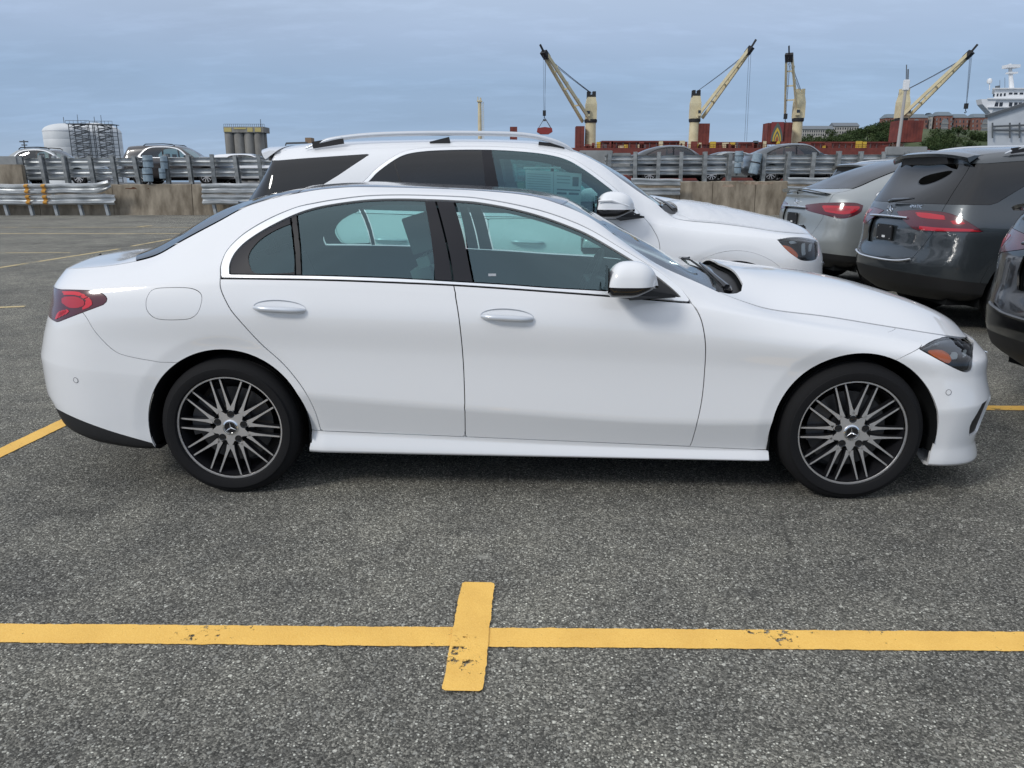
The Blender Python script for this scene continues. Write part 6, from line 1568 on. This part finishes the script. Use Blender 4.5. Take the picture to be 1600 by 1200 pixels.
def deck_crane(base_u, col_w, v_base, v_top, tip, foot, label, hook=None, grab=False, head_black=True, fwd=0.0, lines=((.0, 0),), jw=(3.4, 1.4), aux=None):
    b = P3(base_u, v_base, SY + 9); Yc = SY + 9; t = P3(base_u, v_top, Yc); r = col_w / 2 * Yc / CAM_F * 1.0
    root = empty('ship_crane', (b.x, Yc, DECK)); tag(root, label, 'crane', 'cream deck cranes of the bulk carrier')
    L = lambda p: (p[0] - b.x, p[1] - Yc, p[2] - DECK)
    H = t.z - DECK; hm = H * .46
    g = MB(); g.lathe([(r * 1.15, 0), (r * .98, .8), (r * .92, hm)], 20, 'Z'); g.build('pedestal', cream, root, smooth=True)
    g = MB(); g.lathe([(r * 1.05, hm), (r * 1.12, hm + .35), (r * 1.12, hm + .9), (r * 1.0, hm + 1.0)], 20, 'Z'); g.build('slewing_ring', black_p, root, smooth=True)
    d = 1 if tip[0] > base_u else -1
    tw = r * .95
    g = MB(); g.add([(-tw, -tw, hm + 1), (tw, -tw, hm + 1), (tw, tw, hm + 1), (-tw, tw, hm + 1), (-tw, -tw * .9, H * .78), (tw * 1.0, -tw * .9, H * .78), (tw, tw * .9, H * .78), (-tw, tw * .9, H * .78), (-tw * .75, -tw * .7, H * .90), (tw * .75, -tw * .7, H * .90), (tw * .75, tw * .7, H * .90), (-tw * .75, tw * .7, H * .90)],
                 [(3, 2, 1, 0), (8, 9, 10, 11)] + [(i, (i + 1) % 4, 4 + (i + 1) % 4, 4 + i) for i in range(4)] + [(4 + i, 4 + (i + 1) % 4, 8 + (i + 1) % 4, 8 + i) for i in range(4)])
    g.build('tower', cream, root)
    g = MB(); m = black_p if head_black else cream; 
    for sy in (-1, 1): g.box((-tw * .8, sy * tw * .45 - .12, H * .90), (-tw * .2, sy * tw * .45 + .12, H)); g.box((tw * .2, sy * tw * .45 - .12, H * .90), (tw * .8, sy * tw * .45 + .12, H))
    g.box((-tw * .8, -tw * .6, H * .88), (tw * .8, tw * .6, H * .945)); g.build('sheave_head', m, root)
    g = MB(); g.box((d * tw * .6 - .6, -tw - .9, hm + 1.6), (d * tw * .6 + .6, -tw, hm + 3.6)); cab = g.build('operator_cab', cream, root, bevel=.1)
    g = MB(); g.box((d * tw * .6 - .5, -tw - .93, hm + 2.4), (d * tw * .6 + .5, -tw - .905, hm + 3.3)); g.build('cab_window', win_m, cab)
    ft, tp = P3(*foot, Yc), P3(*tip, Yc + fwd)
    ft, tp = Vector(L(ft)), Vector(L(tp)); J = (tp - ft); up = Vector((0, 0, 1))
    side = Vector((0, 1, 0)) if abs(J.y) < abs(J.x) * 2 else Vector((1, 0, 0))
    sidv = J.cross(up).normalized()
    w0, w1 = jw
    jib = MB()
    beams = []
    for s in (-1, 1):
        a = ft + sidv * s * w0 / 2; c = tp + sidv * s * w1 / 2; jib.beam(a, c, .55, .9); beams.append((a, c))
    for k in (.25, .5, .75, .97): jib.beam(beams[0][0].lerp(beams[0][1], k), beams[1][0].lerp(beams[1][1], k), .35, .4)
    for k in (.30, .55, .78): jib.box(tuple(beams[0][0].lerp(beams[0][1], k) + Vector((-.3, -.4, .4))), tuple(beams[0][0].lerp(beams[0][1], k) + Vector((.3, .2, .95))))
    jo = jib.build('jib', cream, root)
    h = MB(); e = tp + J.normalized() * 2.6 + Vector((0, 0, .5)); h.beam(tp - J.normalized() * 1.5, tp + J.normalized() * .8, w1 + .6, 1.2); h.beam(tp, e, .35, .5); h.build('jib_head', black_p, jo)
    ws = MB(); hd = Vector((0, 0, H * .97))
    wl = []
    for s in (-1, -.4, .4, 1): wl.append((hd + Vector((0, s * tw * .5, 0)), tp + sidv * s * .5 - J.normalized() * (.8 + .8 * abs(s))))
    wires('luffing_wires', wl, .055, root)
    if hook:
        hp = Vector(L(P3(*hook, Yc + fwd))); top_ = tp + J.normalized() * .3
        wires('hoist_wires', [(top_ + Vector((s * .25, s * .2, 0)), hp + Vector((s * .2, s * .2, 1.4))) for s in (-1, 1)] + [(top_ + Vector((.5, 0, 0)), hp + Vector((.1, 0, 1.4)))], .05, root)
        g = MB(); g.box(tuple(hp + Vector((-.45, -.4, 0))), tuple(hp + Vector((.45, .4, 1.5)))); g.tube([hp + Vector((0, 0, 0)), hp + Vector((0, 0, -.5)), hp + Vector((.3, 0, -.9)), hp + Vector((0, 0, -1.2)), hp + Vector((-.3, 0, -.9))], .12, 6); g.build('hook_block', black_p, root)
    if aux:
        ap = Vector(L(P3(*aux, Yc + fwd))); wires('hoist_wires', [(tp + Vector((s * .3, 0, 0)), ap + Vector((s * .3, 0, 0))) for s in (-1, 1)], .05, root)
    return root, b
c1, _ = deck_crane(922, 17, 231, 143, (851, 84), (917, 190), 'leftmost ship crane, jib leaning left with a red grab hanging', hook=(850.5, 181), fwd=-13, jw=(3.4, 1.4))
c2, _ = deck_crane(1083, 15.5, 231, 141, (1172, 77), (1093, 184), 'ship crane left of the emblem panel, jib raised to the right', aux=(1165, 221), fwd=-9, jw=(3.8, 1.4))
c3, _ = deck_crane(1243, 15.5, 231, 139, (1233, 88), (1236, 178), 'ship crane behind the emblem panel with its jib almost upright', hook=(1227, 186), head_black=False, fwd=-9, jw=(3.6, 1.6))
c4, _ = deck_crane(1403, 16.5, 231, 139, (1515, 84), (1412, 184), 'rightmost ship crane, jib rising right past the light pole', hook=(1509, 170), head_black=False, fwd=-13, jw=(4.4, 1.6))
def grab():
    p = P3(851, 204, SY + 9); root = empty('cargo_grab', tuple(p)); tag(root, 'red clamshell grab hanging from the leftmost ship crane', 'grab')
    g = MB()
    for s in (-1, 1): g.add([(0, -1.3, 1.0), (s * 2.2, -1.3, .7), (s * 2.4, -1.3, -.4), (s * 1.2, -1.3, -1.1), (0, -1.3, -1.1), (0, 1.3, 1.0), (s * 2.2, 1.3, .7), (s * 2.4, 1.3, -.4), (s * 1.2, 1.3, -1.1), (0, 1.3, -1.1)], [(0, 1, 2, 3, 4), (9, 8, 7, 6, 5)] + [(i, (i + 1) % 5, 5 + (i + 1) % 5, 5 + i) for i in range(5)])
    g.build('grab_shell', mat('grab_red', (.26, .035, .03), .6), root)
    g = MB()
    for x, y in ((-2, -1.1), (2, -1.1), (-2, 1.1), (2, 1.1)): g.bar((x, y, .6), (x * .25, y * .3, 3.0), .09, 5)
    g.box((-.5, -.4, 2.8), (.5, .4, 3.3)); g.build('grab_links', steel_dark, root)
grab()
def mast():
    p = P3(750, 232, SY + 6); t = P3(750, 151, SY + 6); root = empty('ship_mast', (p.x, SY + 6, DECK)); tag(root, 'thin cream mast with ladder rising above the white SUV roof', 'mast')
    H = t.z - DECK; g = MB(); g.bar((0, 0, 0), (0, 0, H * .93), .62, 12, .5); g.build('pole', cream, root)
    g = MB(); g.box((-.8, -.8, H * .90), (.8, .8, H * .92)); g.bar((-.5, 0, H * .92), (-.5, 0, H), .15, 6); g.bar((.3, 0, H * .92), (.3, 0, H * .98), .25, 6); g.build('top_lamp', cream, root)
    g = MB(); 
    for s in (-.25, .25): g.bar((1.0 + s, -.3, 0), (1.0 + s, -.3, H * .9), .05, 4)
    for k in range(24): g.bar((.75, -.3, H * .9 * k / 24), (1.25, -.3, H * .9 * k / 24), .04, 4)
    g.build('ladder', cream, root)
mast()
def bridge_ship():
    Y = 300.0; root = empty('white_ship', (at_y(1590, 200, Y)[0], Y, 0)); tag(root, 'white ship superstructure with bridge windows at the right edge', 'ship')
    ox = root.location.x
    def bx(u0, u1, v0, v1, dy, dep, nm, m, par=root, bev=0.0):
        a, b = at_y(u0, v1, Y), at_y(u1, v0, Y); g = MB(); k = (Y + dy + dep) / (Y + dy); g.box((a[0] - ox, dy, a[2]), (b[0] - ox, dy + dep, b[2])); g.v = [((x + ox) * k - ox if y > dy + .01 and dep > 1 else x, y, z) for x, y, z in g.v]; return g.build(nm, m, par, bevel=bev)
    bx(1560, 1700, 172, 262, 2, 26, 'hull', ship_white)
    d1 = bx(1545, 1700, 155, 185, 0, 20, 'deckhouse', ship_white); d2 = bx(1556, 1700, 138, 155, 1.5, 16, 'bridge', ship_white)
    bx(1540, 1700, 153.5, 155.5, -1, 22, 'deck_plate', ship_white); bx(1540, 1700, 167, 168.5, -1.2, 22, 'deck_plate', ship_white); bx(1552, 1700, 137, 138.5, .5, 18, 'deck_plate', ship_white)
    # flared bridge wing
    a, b, c, d = at_y(1532, 155, Y), at_y(1556, 155, Y), at_y(1548, 178, Y), at_y(1534, 163, Y); g = MB(); pts = [a, b, c, d]; g.add([(p[0] - ox, -.5, p[2]) for p in pts] + [(p[0] - ox, 3, p[2]) for p in pts], [(0, 1, 2, 3), (7, 6, 5, 4)] + [(i, (i + 1) % 4, 4 + (i + 1) % 4, 4 + i) for i in range(4)]); g.build('bridge_wing', ship_white, root)
    for k, (u0, u1, v0, v1) in enumerate([(1555, 1558, 146, 150.5), (1561, 1564, 145.5, 150), (1566, 1569.5, 145.3, 149.8), (1572, 1575.5, 145, 149.5), (1580, 1586, 144, 147), (1588, 1594, 144, 147), (1597, 1603, 144, 147)]): bx(u0, u1, v0, v1, 1.40, .12, 'window', win_m, d2)
    for u0, u1 in ((1546, 1551), (1554, 1560), (1561, 1567), (1576, 1582), (1584, 1590), (1591, 1597), (1600, 1606)): bx(u0, u1, 160, 166.5, -.10, .12, 'window', win_m, d1)
    g = MB(); f = lambda u, v: Vector((at_y(u, v, Y)[0] - ox, 6, at_y(u, v, Y)[2]))
    g.bar(f(1597, 138), f(1594, 96), .9, 8, .5); g.box(tuple(f(1586, 103) - Vector((0, 2, 0))), tuple(f(1606, 98) + Vector((0, 2, 0)))); g.box(tuple(f(1590, 112) - Vector((0, 1.2, 0))), tuple(f(1604, 109.5) + Vector((0, 1.2, 0)))); g.build('radar_mast', ship_white, root)
    g = MB(); p = f(1561.5, 124); g.lathe([(.001, 1.1), (.7, .8), (.95, 0), (.7, -.7), (.01, -.8)], 12, 'Z', tuple(p)); g.bar(f(1561.5, 138), p, .18, 6); g.build('radome', ship_white, root, smooth=True)
    g = MB(); g.bar(f(1578, 138), f(1578, 122), .08, 4); g.bar(f(1586, 138), f(1586, 118), .08, 4); g.bar(f(1574, 138), f(1574, 131), .7, 8); g.build('aerials', steel_dark, root)
bridge_ship()
def shed():
    Y = 90.0; root = empty('grey_shed', (at_y(1570, 220, Y)[0], Y, 0)); tag(root, 'light grey shed with sloping dark roof edge right of the ship cranes', 'building'); ox = root.location.x
    pl = [at_y(u, v, Y) for u, v in ((1543, 262), (1543, 183), (1640, 150), (1640, 262))]; g = MB(); g.add([(p[0] - ox, 0, p[2]) for p in pl] + [(p[0] * (Y + 14) / Y - ox + .3, 14, p[2]) for p in pl], [(0, 3, 2, 1), (4, 5, 6, 7)] + [(i, (i + 1) % 4, 4 + (i + 1) % 4, 4 + i) for i in range(4)])
    clad = mat('grey_cladding', (.50, .54, .58), .6); noise_color(clad, (.48, .51, .54), (.56, .59, .62), scale=.6); g.build('wall', clad, root)
    g = MB(); a, b = pl[1], pl[2]; g.beam((a[0] - ox - .2, -.1, a[2] + .08), (b[0] - ox + .2, -.1, b[2] + .08), .5, .3); g.build('roof_edge', steel_dark, root)
    for v in (194, 199.5):
        g = MB(); a, b = at_y(1548, v + 4, Y), at_y(1640, v - (0 if v < 195 else -6), Y); g.bar((a[0] - ox, -.35, a[2]), (b[0] - ox, -.35, b[2]), .10, 5); g.build('stair_rail', steel_dark, root)
    for u in (1548, 1575, 1590): 
        g = MB(); a, b = at_y(u, 216, Y), at_y(u, 192, Y); g.bar((a[0] - ox, -.35, a[2]), (b[0] - ox, -.35, b[2]), .09, 5); g.build('stair_post', steel_dark, root)
shed()
def light_pole():
    Y = 60.0; a, b = at_y(1408, 232, Y), at_y(1417, 106, Y); root = empty('light_pole', (a[0], Y, -2.0)); tag(root, 'pale grey pole with a white box in front of the rightmost crane', 'pole')
    L = lambda p: (p[0] - a[0], 0, p[2] + 2.0)
    g = MB(); m_ = at_y(1415, 140, Y); g.bar((-.35, 0, 0), L(m_), .16, 10, .10); g.build('pole', mat('pole_grey', (.38, .37, .36), .6), root)
    g = MB(); p = L(at_y(1416, 133, Y)); g.box((p[0] - .19, -.15, p[2] - .36), (p[0] + .19, .15, p[2] + .36)); g.build('antenna_box', ship_white, root, bevel=.04)
    g = MB(); g.bar(L(at_y(1416, 126, Y)), L(at_y(1416.5, 101, Y)), .035, 6); g.bar(L(at_y(1418.5, 126, Y)), L(at_y(1419, 108, Y)), .05, 6); g.build('aerial_rod', steel_dark, root)
light_pole()
def tank(u0, u1, vs, vt, Y, label):
    a, b = at_y(u0, 240, Y), at_y(u1, 240, Y); r = (b[0] - a[0]) / 2; cx = (a[0] + b[0]) / 2; yc = Y + r; cx *= yc / Y; r *= yc / Y; root = empty('storage_tank', (cx, yc, -2)); tag(root, label, 'tank', 'white storage tanks')
    k = yc / Y; zs = at_y(800, vs, Y)[2] + 2; zt_ = at_y(800, vt, yc)[2] + 2
    n = 7; proto = None
    for i in range(n):
        g = MB(); z0, z1 = zs * i / n, zs * (i + 1) / n; g.lathe([(r, z0 + .05), (r, z1 - .12), (r * .9965, z1 - .06), (r * .9965, z1), (r, z1 + .05)], 56, 'Z'); g.build('shell_ring', M['tankw'], root, smooth=True)
    g = MB(); g.lathe([(r * math.cos(t) ** 1.0 if t < 1.5 else .01, zs + (zt_ - zs) * math.sin(t)) for t in np.linspace(0, math.pi / 2, 12)], 56, 'Z'); g.build('dome', M['tankw'], root, smooth=True)
    g = MB(); g.lathe([(r * 1.01, zs - .1), (r * 1.012, zs + .35), (r * .99, zs + .35)], 56, 'Z'); g.build('rim_ring', ship_white, root)
    g = MB(); g.bar((0, 0, zt_), (0, 0, zt_ + 3), .15, 5); g.build('vent', steel_dark, root)
M['tankw'] = mat('tank_white', (.66, .67, .67), .55); noise_color(M['tankw'], (.58, .60, .61), (.70, .71, .71), scale=.08, detail=5)
tank(75, 138, 204, 193, 400, 'left-hand white domed storage tank beside the stair towers')
tank(118, 190, 206, 192, 415, 'right-hand white domed storage tank beside the stair towers')
def stair_tower(u0, u1, v0, Y, label, flip):
    a, b = at_y(u0, 250, Y), at_y(u1, v0, Y); W = b[0] - a[0]; H = b[2] + 2; root = empty('stair_tower', (a[0], Y, -2)); tag(root, label, 'tower', 'lattice towers at the tanks')
    g = MB()
    for x in (0, W):
        for y in (0, 5): g.bar((x, y, 0), (x, y, H), .22, 4)
    g.build('corner_post', steel_dark, root)
    n = 16; g = MB()
    for i in range(n + 1):
        z = H * i / n
        for y in (0, 5): g.bar((0, y, z), (W, y, z), .10, 4)
        if i < n:
            s = (i % 2) ^ flip; p = ((0, 0, z), (W * .5, 0, z + H / n)); g.bar(*p, .09, 4); g.bar((W, 0, z), (W * .5, 0, z + H / n), .09, 4); q = ((W * .1, 2, z), (W * .9, 2, z + H / n)) if s else ((W * .9, 2, z), (W * .1, 2, z + H / n)); g.beam(*q, 1.2, .35); g.bar((q[0][0], 1.2, q[0][2] + 1), (q[1][0], 1.2, q[1][2] + 1), .08, 4)
    for x in (W * .33, W * .66): g.bar((x, 5, 0), (x, 5, H), .14, 4)
    g.build('bracing', steel_dark, root)
    g = MB(); g.box((-.8, -.8, H - .3), (W + .8, 6, H)); 
    g.bar((-.8, -.8, H + 1.3), (W + .8, -.8, H + 1.3), .1, 4)
    for k in range(7): x = -.8 + (W + 1.6) * k / 6; g.bar((x, -.8, H), (x, -.8, H + 1.3), .08, 4)
    g.bar((W * .5, 0, H), (W * .5, 0, H + 4), .12, 4); g.build('platform', steel_dark, root)
stair_tower(114, 138, 193, 392, 'lattice stair tower between the two white tanks', 0)
stair_tower(151, 174, 194, 392, 'lattice stair tower in front of the right-hand white tank', 1)
def silos():
    Y = 300.0; root = empty('concrete_silos', (at_y(382, 240, Y)[0], Y, -2)); tag(root, 'block of grey concrete silos with yellow-banded top gallery', 'silo'); ox = root.location.x
    sm = mat('silo_concrete', (.26, .25, .23), .9); noise_color(sm, (.17, .16, .145), (.32, .31, .285), scale=.25, detail=7, stretch=(1, 1, .25))
    top = at_y(800, 207, Y)[2] + 2
    for k, (u0, u1) in enumerate(((351, 366), (365, 382), (381, 398), (397, 412))):
        a, b = at_y(u0, 240, Y), at_y(u1, 240, Y); r = (b[0] - a[0]) / 2; 
        for row in range(2): g = MB(); g.lathe([(r, 0), (r, top), (.01, top)], 28, 'Z', ((a[0] + b[0]) / 2 - ox, r + row * 2 * r, 0)); g.build('silo_cylinder', sm, root, smooth=True)
    a, b = at_y(350, 207, Y), at_y(413, 198, Y); g = MB(); g.box((a[0] - ox, -.3, top), (b[0] - ox - .3, 7.2, b[2] + 2)); ga = g.build('gallery', sm, root)
    yl = mat('pale_yellow_band', (.50, .42, .17), .8)
    for u0, u1 in ((351, 362), (387, 395), (366, 385), (399, 408)):
        a, b = at_y(u0, 206 if u1 - u0 < 15 else 202, Y), at_y(u1, 199.5, Y); g = MB(); g.box((a[0] - ox, -.42, a[2] + 2), (b[0] - ox, -.31, b[2] + 2)); g.build('yellow_panel', yl, ga)
    g = MB(); n = 22; a, b = at_y(350, 198, Y), at_y(413, 198, Y); z0 = a[2] + 2
    for k in range(n): x = a[0] - ox + (b[0] - a[0]) * k / (n - 1); g.bar((x, 0, z0), (x, 0, z0 + .9), .07, 4)
    g.bar((a[0] - ox, 0, z0 + .9), (b[0] - ox, 0, z0 + .9), .06, 4); g.bar((b[0] - ox - 1.5, 1, z0), (b[0] - ox - 1.5, 1, z0 + 2.6), .12, 5); g.build('roof_railing', steel_dark, root)
silos()
def far_plant():
    Y = 320.0; root = empty('loading_tower', (at_y(475, 240, Y)[0], Y, -2)); tag(root, 'small rusty tower with a long thin boom left of the white SUV roof', 'tower'); ox = root.location.x
    f = lambda u, v: Vector((at_y(u, v, Y)[0] - ox, 0, at_y(u, v, Y)[2] + 2)); br = mat('rusty_tan', (.28, .19, .12), .8)
    g = MB(); g.box(tuple(f(478, 240)), tuple(f(486, 215) + Vector((0, 5, 0)))); g.box(tuple(f(472, 240)), tuple(f(490, 226) + Vector((0, 5, 0)))); g.build('tower_block', br, root)
    g = MB(); g.beam(f(447, 224), f(480, 223), .5, .7); g.beam(f(447, 224), f(446, 228), .3, .4); g.build('boom', steel_dark, root)
far_plant()
g_light = None
def lattice_mast():
    Y = 420.; a, b = at_y(40, 240, Y), at_y(40, 219, Y); root = empty('navigation_mast', (a[0], Y, -2)); tag(root, 'tiny floodlight mast on the skyline left of the tanks', 'mast'); H = b[2] + 2
    g = MB(); g.bar((0, 0, 0), (0, 0, H), .3, 6); g.box((-2, -.5, H - 1), (2, .5, H - .4)); g.box((-1.2, -.5, H - 2.6), (1.2, .5, H - 2.1)); g.build('mast', steel_dark, root)
lattice_mast()
# ------------------------------------------------------------------ hill with houses and trees
hill_m = mat('hill_grass', (.05, .075, .03), .95); noise_color(hill_m, (.035, .055, .02), (.09, .11, .05), scale=.03, detail=6)
def hill():
    Y0, Y1 = 560., 900.; us = [1180, 1230, 1260, 1300, 1340, 1380, 1420, 1480, 1550, 1640, 1760, 1900]; vtop = [262, 226, 218, 215, 208, 200, 200, 202, 204, 210, 225, 262]
    vs = []; rows = 7
    for i, (u, v) in enumerate(zip(us, vtop)):
        for j in range(rows):
            t = j / (rows - 1); Y = Y0 + (Y1 - Y0) * t; p = at_y(u, 240, 700); zt_ = at_y(u, v, 700)[2]; z = -2.5 + (zt_ + 2.5) * math.sin(math.pi * min(1, t * 1.15 + .0)) ** .7; vs.append((p[0] * (Y / 700 * .3 + .7), Y, z))
    fs = [(i * rows + j, (i + 1) * rows + j, (i + 1) * rows + j + 1, i * rows + j + 1) for i in range(len(us) - 1) for j in range(rows - 1)]
    o = mesh_obj('hill', vs, fs, hill_m, smooth=True); tag(o, kind='structure')
hill()
leafs = []
for k, (c1_, c2_) in enumerate((((.018, .035, .012), (.050, .080, .028)), ((.03, .05, .018), (.075, .105, .04)))):
    m = mat('foliage_%s' % ('dark' if k == 0 else 'light'), c1_, .9, spec=.2); noise_color(m, c1_, c2_, scale=.6, detail=4); leafs.append(m)
def tree_mesh(seed, m):
    r = random.Random(seed); nr = np.random.RandomState(seed); vs = []; fs = []
    clumps = [(r.uniform(-.75, .75), r.uniform(-.75, .75), r.uniform(.35, 1.5), r.uniform(.28, .5)) for _ in range(11)]
    for cx, cy, cz, cr in clumps:
        n = 60; d = nr.normal(size=(n, 3)); d /= np.linalg.norm(d, axis=1, keepdims=True); P = d * cr * nr.uniform(.7, 1.05, (n, 1)) + [cx, cy, cz]
        for p in P:
            a = nr.normal(size=3) * .085; b = nr.normal(size=3) * .085; k = len(vs); vs += [p - a, p + a, p + b]; fs.append((k, k + 1, k + 2))
    me = bpy.data.meshes.new('crown'); me.from_pydata([tuple(v) for v in vs], [], fs); me.materials.append(m); me.update(); return me
crowns = [tree_mesh(s, leafs[s % 2]) for s in range(6)]
tg = MB(); tg.bar((0, 0, -.6), (0, 0, .9), .09, 6, .05); tg.bar((0, 0, .5), (.35, .1, 1.0), .04, 5, .02); tg.bar((0, 0, .4), (-.3, -.1, .9), .04, 5, .02)
trunk_me = None
bark = mat('bark', (.06, .05, .04), .9)
TREES = []
rt = random.Random(21)
def add_tree(u, v, h, Y, label=None, k=None):
    """crown top at pixel (u, v)"""
    global trunk_me
    p = at_y(u, v, Y); root = empty('tree', (p[0], Y, p[2] - h)); s = h / 2.0; root.scale = (s * rt.uniform(.9, 1.25), s * rt.uniform(.9, 1.2), s)
    root.rotation_euler = (0, 0, rt.uniform(0, 6.28))
    tag(root, label or 'leafy green tree in the belt of trees on the hill behind the ship', 'tree', 'trees on the hill behind the ship')
    c = bpy.data.objects.new('crown', crowns[(rt.randrange(6) if k is None else k)]); COL.objects.link(c); c.parent = root
    if trunk_me is None:
        o = tg.build('trunk', bark, root); trunk_me = o
    else: link_copy(trunk_me, root)
line = [(1250, 210), (1262, 208), (1280, 212), (1300, 200), (1320, 205), (1335, 200), (1345, 197), (1358, 193), (1370, 188), (1383, 184), (1395, 185), (1405, 190), (1420, 196), (1450, 197), (1475, 198), (1500, 194), (1515, 195), (1530, 202)]
for i in range(78):
    u = rt.uniform(1250, 1405) if i < 58 else rt.uniform(1450, 1545); top = np.interp(u, [a for a, _ in line], [b for _, b in line]); f = rt.random(); v = top + (226 - top) * f * .8
    add_tree(u, v, rt.uniform(7, 11), 640 - 60 * f)
for u, v in line[:13]: add_tree(u, v, rt.uniform(8, 11), 640)
def houses(u0, u1, vt, vb, Y, n, m, roofm, label, name='terrace_house'):
    xs = [at_y(u0 + (u1 - u0) * i / n, vb, Y)[0] for i in range(n + 1)]
    z0 = at_y(u0, vb, Y)[2]; z1 = at_y(u0, vt, Y)[2]
    root = empty(name, (xs[0], Y, z0 - 6)); tag(root, label, 'building'); W = xs[-1] - xs[0]; H = z1 - z0
    g = MB(); g.box((0, 0, 0), (W, 12, H + 6)); wl = g.build('wall', m, root)
    g = MB(); g.add([(-.6, -.8, H + 6), (W + .6, -.8, H + 6), (W + .6, 12.8, H + 6), (-.6, 12.8, H + 6), (-.6, 6, H + 9), (W + .6, 6, H + 9)], [(0, 1, 5, 4), (2, 3, 4, 5), (1, 2, 5), (3, 0, 4), (3, 2, 1, 0)]); g.build('roof', roofm, root)
    for i in range(n):
        w = xs[i + 1] - xs[i]; c = (xs[i] + xs[i + 1]) / 2 - xs[0]
        for k in range(2):
            for s in (-.25, .25): q = MB(); zc = 6 + H * (.25 + .45 * k); q.box((c + s * w - w * .11, -.06, zc - .8), (c + s * w + w * .11, .0, zc + .8)); q.build('window', win_m, wl)
    return root
pale = mat('pale_render', (.42, .40, .37), .8); roof_g = mat('grey_slate', (.16, .18, .20), .8)
houses(1253, 1302, 202, 213, 680, 7, pale, roof_g, 'left-hand row of pale terraced houses on the hill')
houses(1303, 1341, 197, 210, 690, 5, pale, roof_g, 'right-hand row of pale terraced houses on the hill')
brick = mat('red_brick', (.22, .10, .075), .85); noise_color(brick, (.17, .075, .06), (.27, .13, .10), scale=.5)
def apartment():
    Y = 700.; root = empty('apartment_block', (at_y(1400, 215, Y)[0], Y, -2)); tag(root, 'long red brick apartment block with blue grey roof on the hill', 'building'); ox = root.location.x
    f = lambda u, v: (at_y(u, v, Y)[0] - ox, at_y(u, v, Y)[2] + 2)
    roofb = mat('blue_grey_roof', (.15, .19, .22), .7); bal = mat('balcony_recess', (.20, .21, .22), .8)
    segs = [(1382, 1412, 184), (1415, 1450, 184), (1450, 1458, 182), (1458, 1486, 181), (1486, 1514, 184), (1514, 1546, 184)]
    for k, (u0, u1, vt) in enumerate(segs):
        (x0, z0), (x1, z1) = f(u0, 222), f(u1, vt); dy = -3 if k in (3, 5) else 0; g = MB(); g.box((x0, dy, 0), (x1, 14 + dy, z1)); w = g.build('wing_wall', brick if k != 2 else pale, root)
        (_, zr) = f(u0, vt - 6.5); g = MB(); ov = .5; y0, y1 = dy - ov, 14 + dy + ov
        g.add([(x0 - ov, y0, z1), (x1 + ov, y0, z1), (x1 + ov, y1, z1), (x0 - ov, y1, z1), (x0 + 1.5, y0 + 5, zr), (x1 - 1.5, y0 + 5, zr), (x1 - 1.5, y1 - 5, zr), (x0 + 1.5, y1 - 5, zr)], [(0, 1, 5, 4), (1, 2, 6, 5), (2, 3, 7, 6), (3, 0, 4, 7), (4, 5, 6, 7)]); g.build('roof', roofb, root)
        n = max(1, int((u1 - u0) / 5.5))
        for i in range(n):
            for r in range(4):
                uc = u0 + (u1 - u0) * (i + .5) / n; vv = vt + 4 + 7 * r; (a, b), (c, d) = f(uc - 1.2, vv + 4), f(uc + 1.2, vv); q = MB(); q.box((a, dy - .08, b), (c, dy - .0, d)); q.build('window', win_m if i % 2 else bal, w)
    for uc in (1472, 1430, 1535):
        (x0, z0), (x1, z1) = f(uc - 7, 216), f(uc + 7, 186); q = MB(); pts = [(x0, z0)] + [((x0 + x1) / 2 - (x1 - x0) / 2 * math.cos(t), z1 - 3 + 3 * math.sin(t)) for t in np.linspace(0, math.pi, 9)] + [(x1, z0)]
        dy = -3.6 if uc != 1430 else -.6; q.add([(x, dy, z) for x, z in pts] + [(x, dy + .5, z) for x, z in pts], [tuple(range(len(pts)))] + [(i, (i + 1) % len(pts), len(pts) + (i + 1) % len(pts), len(pts) + i) for i in range(len(pts))]); q.build('balcony_bay', bal, root)
        for k in range(4): q = MB(); q.box((x0, dy - .5, z0 + (z1 - z0) * k / 4), (x1, dy - .05, z0 + (z1 - z0) * k / 4 + .5)); q.build('balcony', pale, root)
apartment()
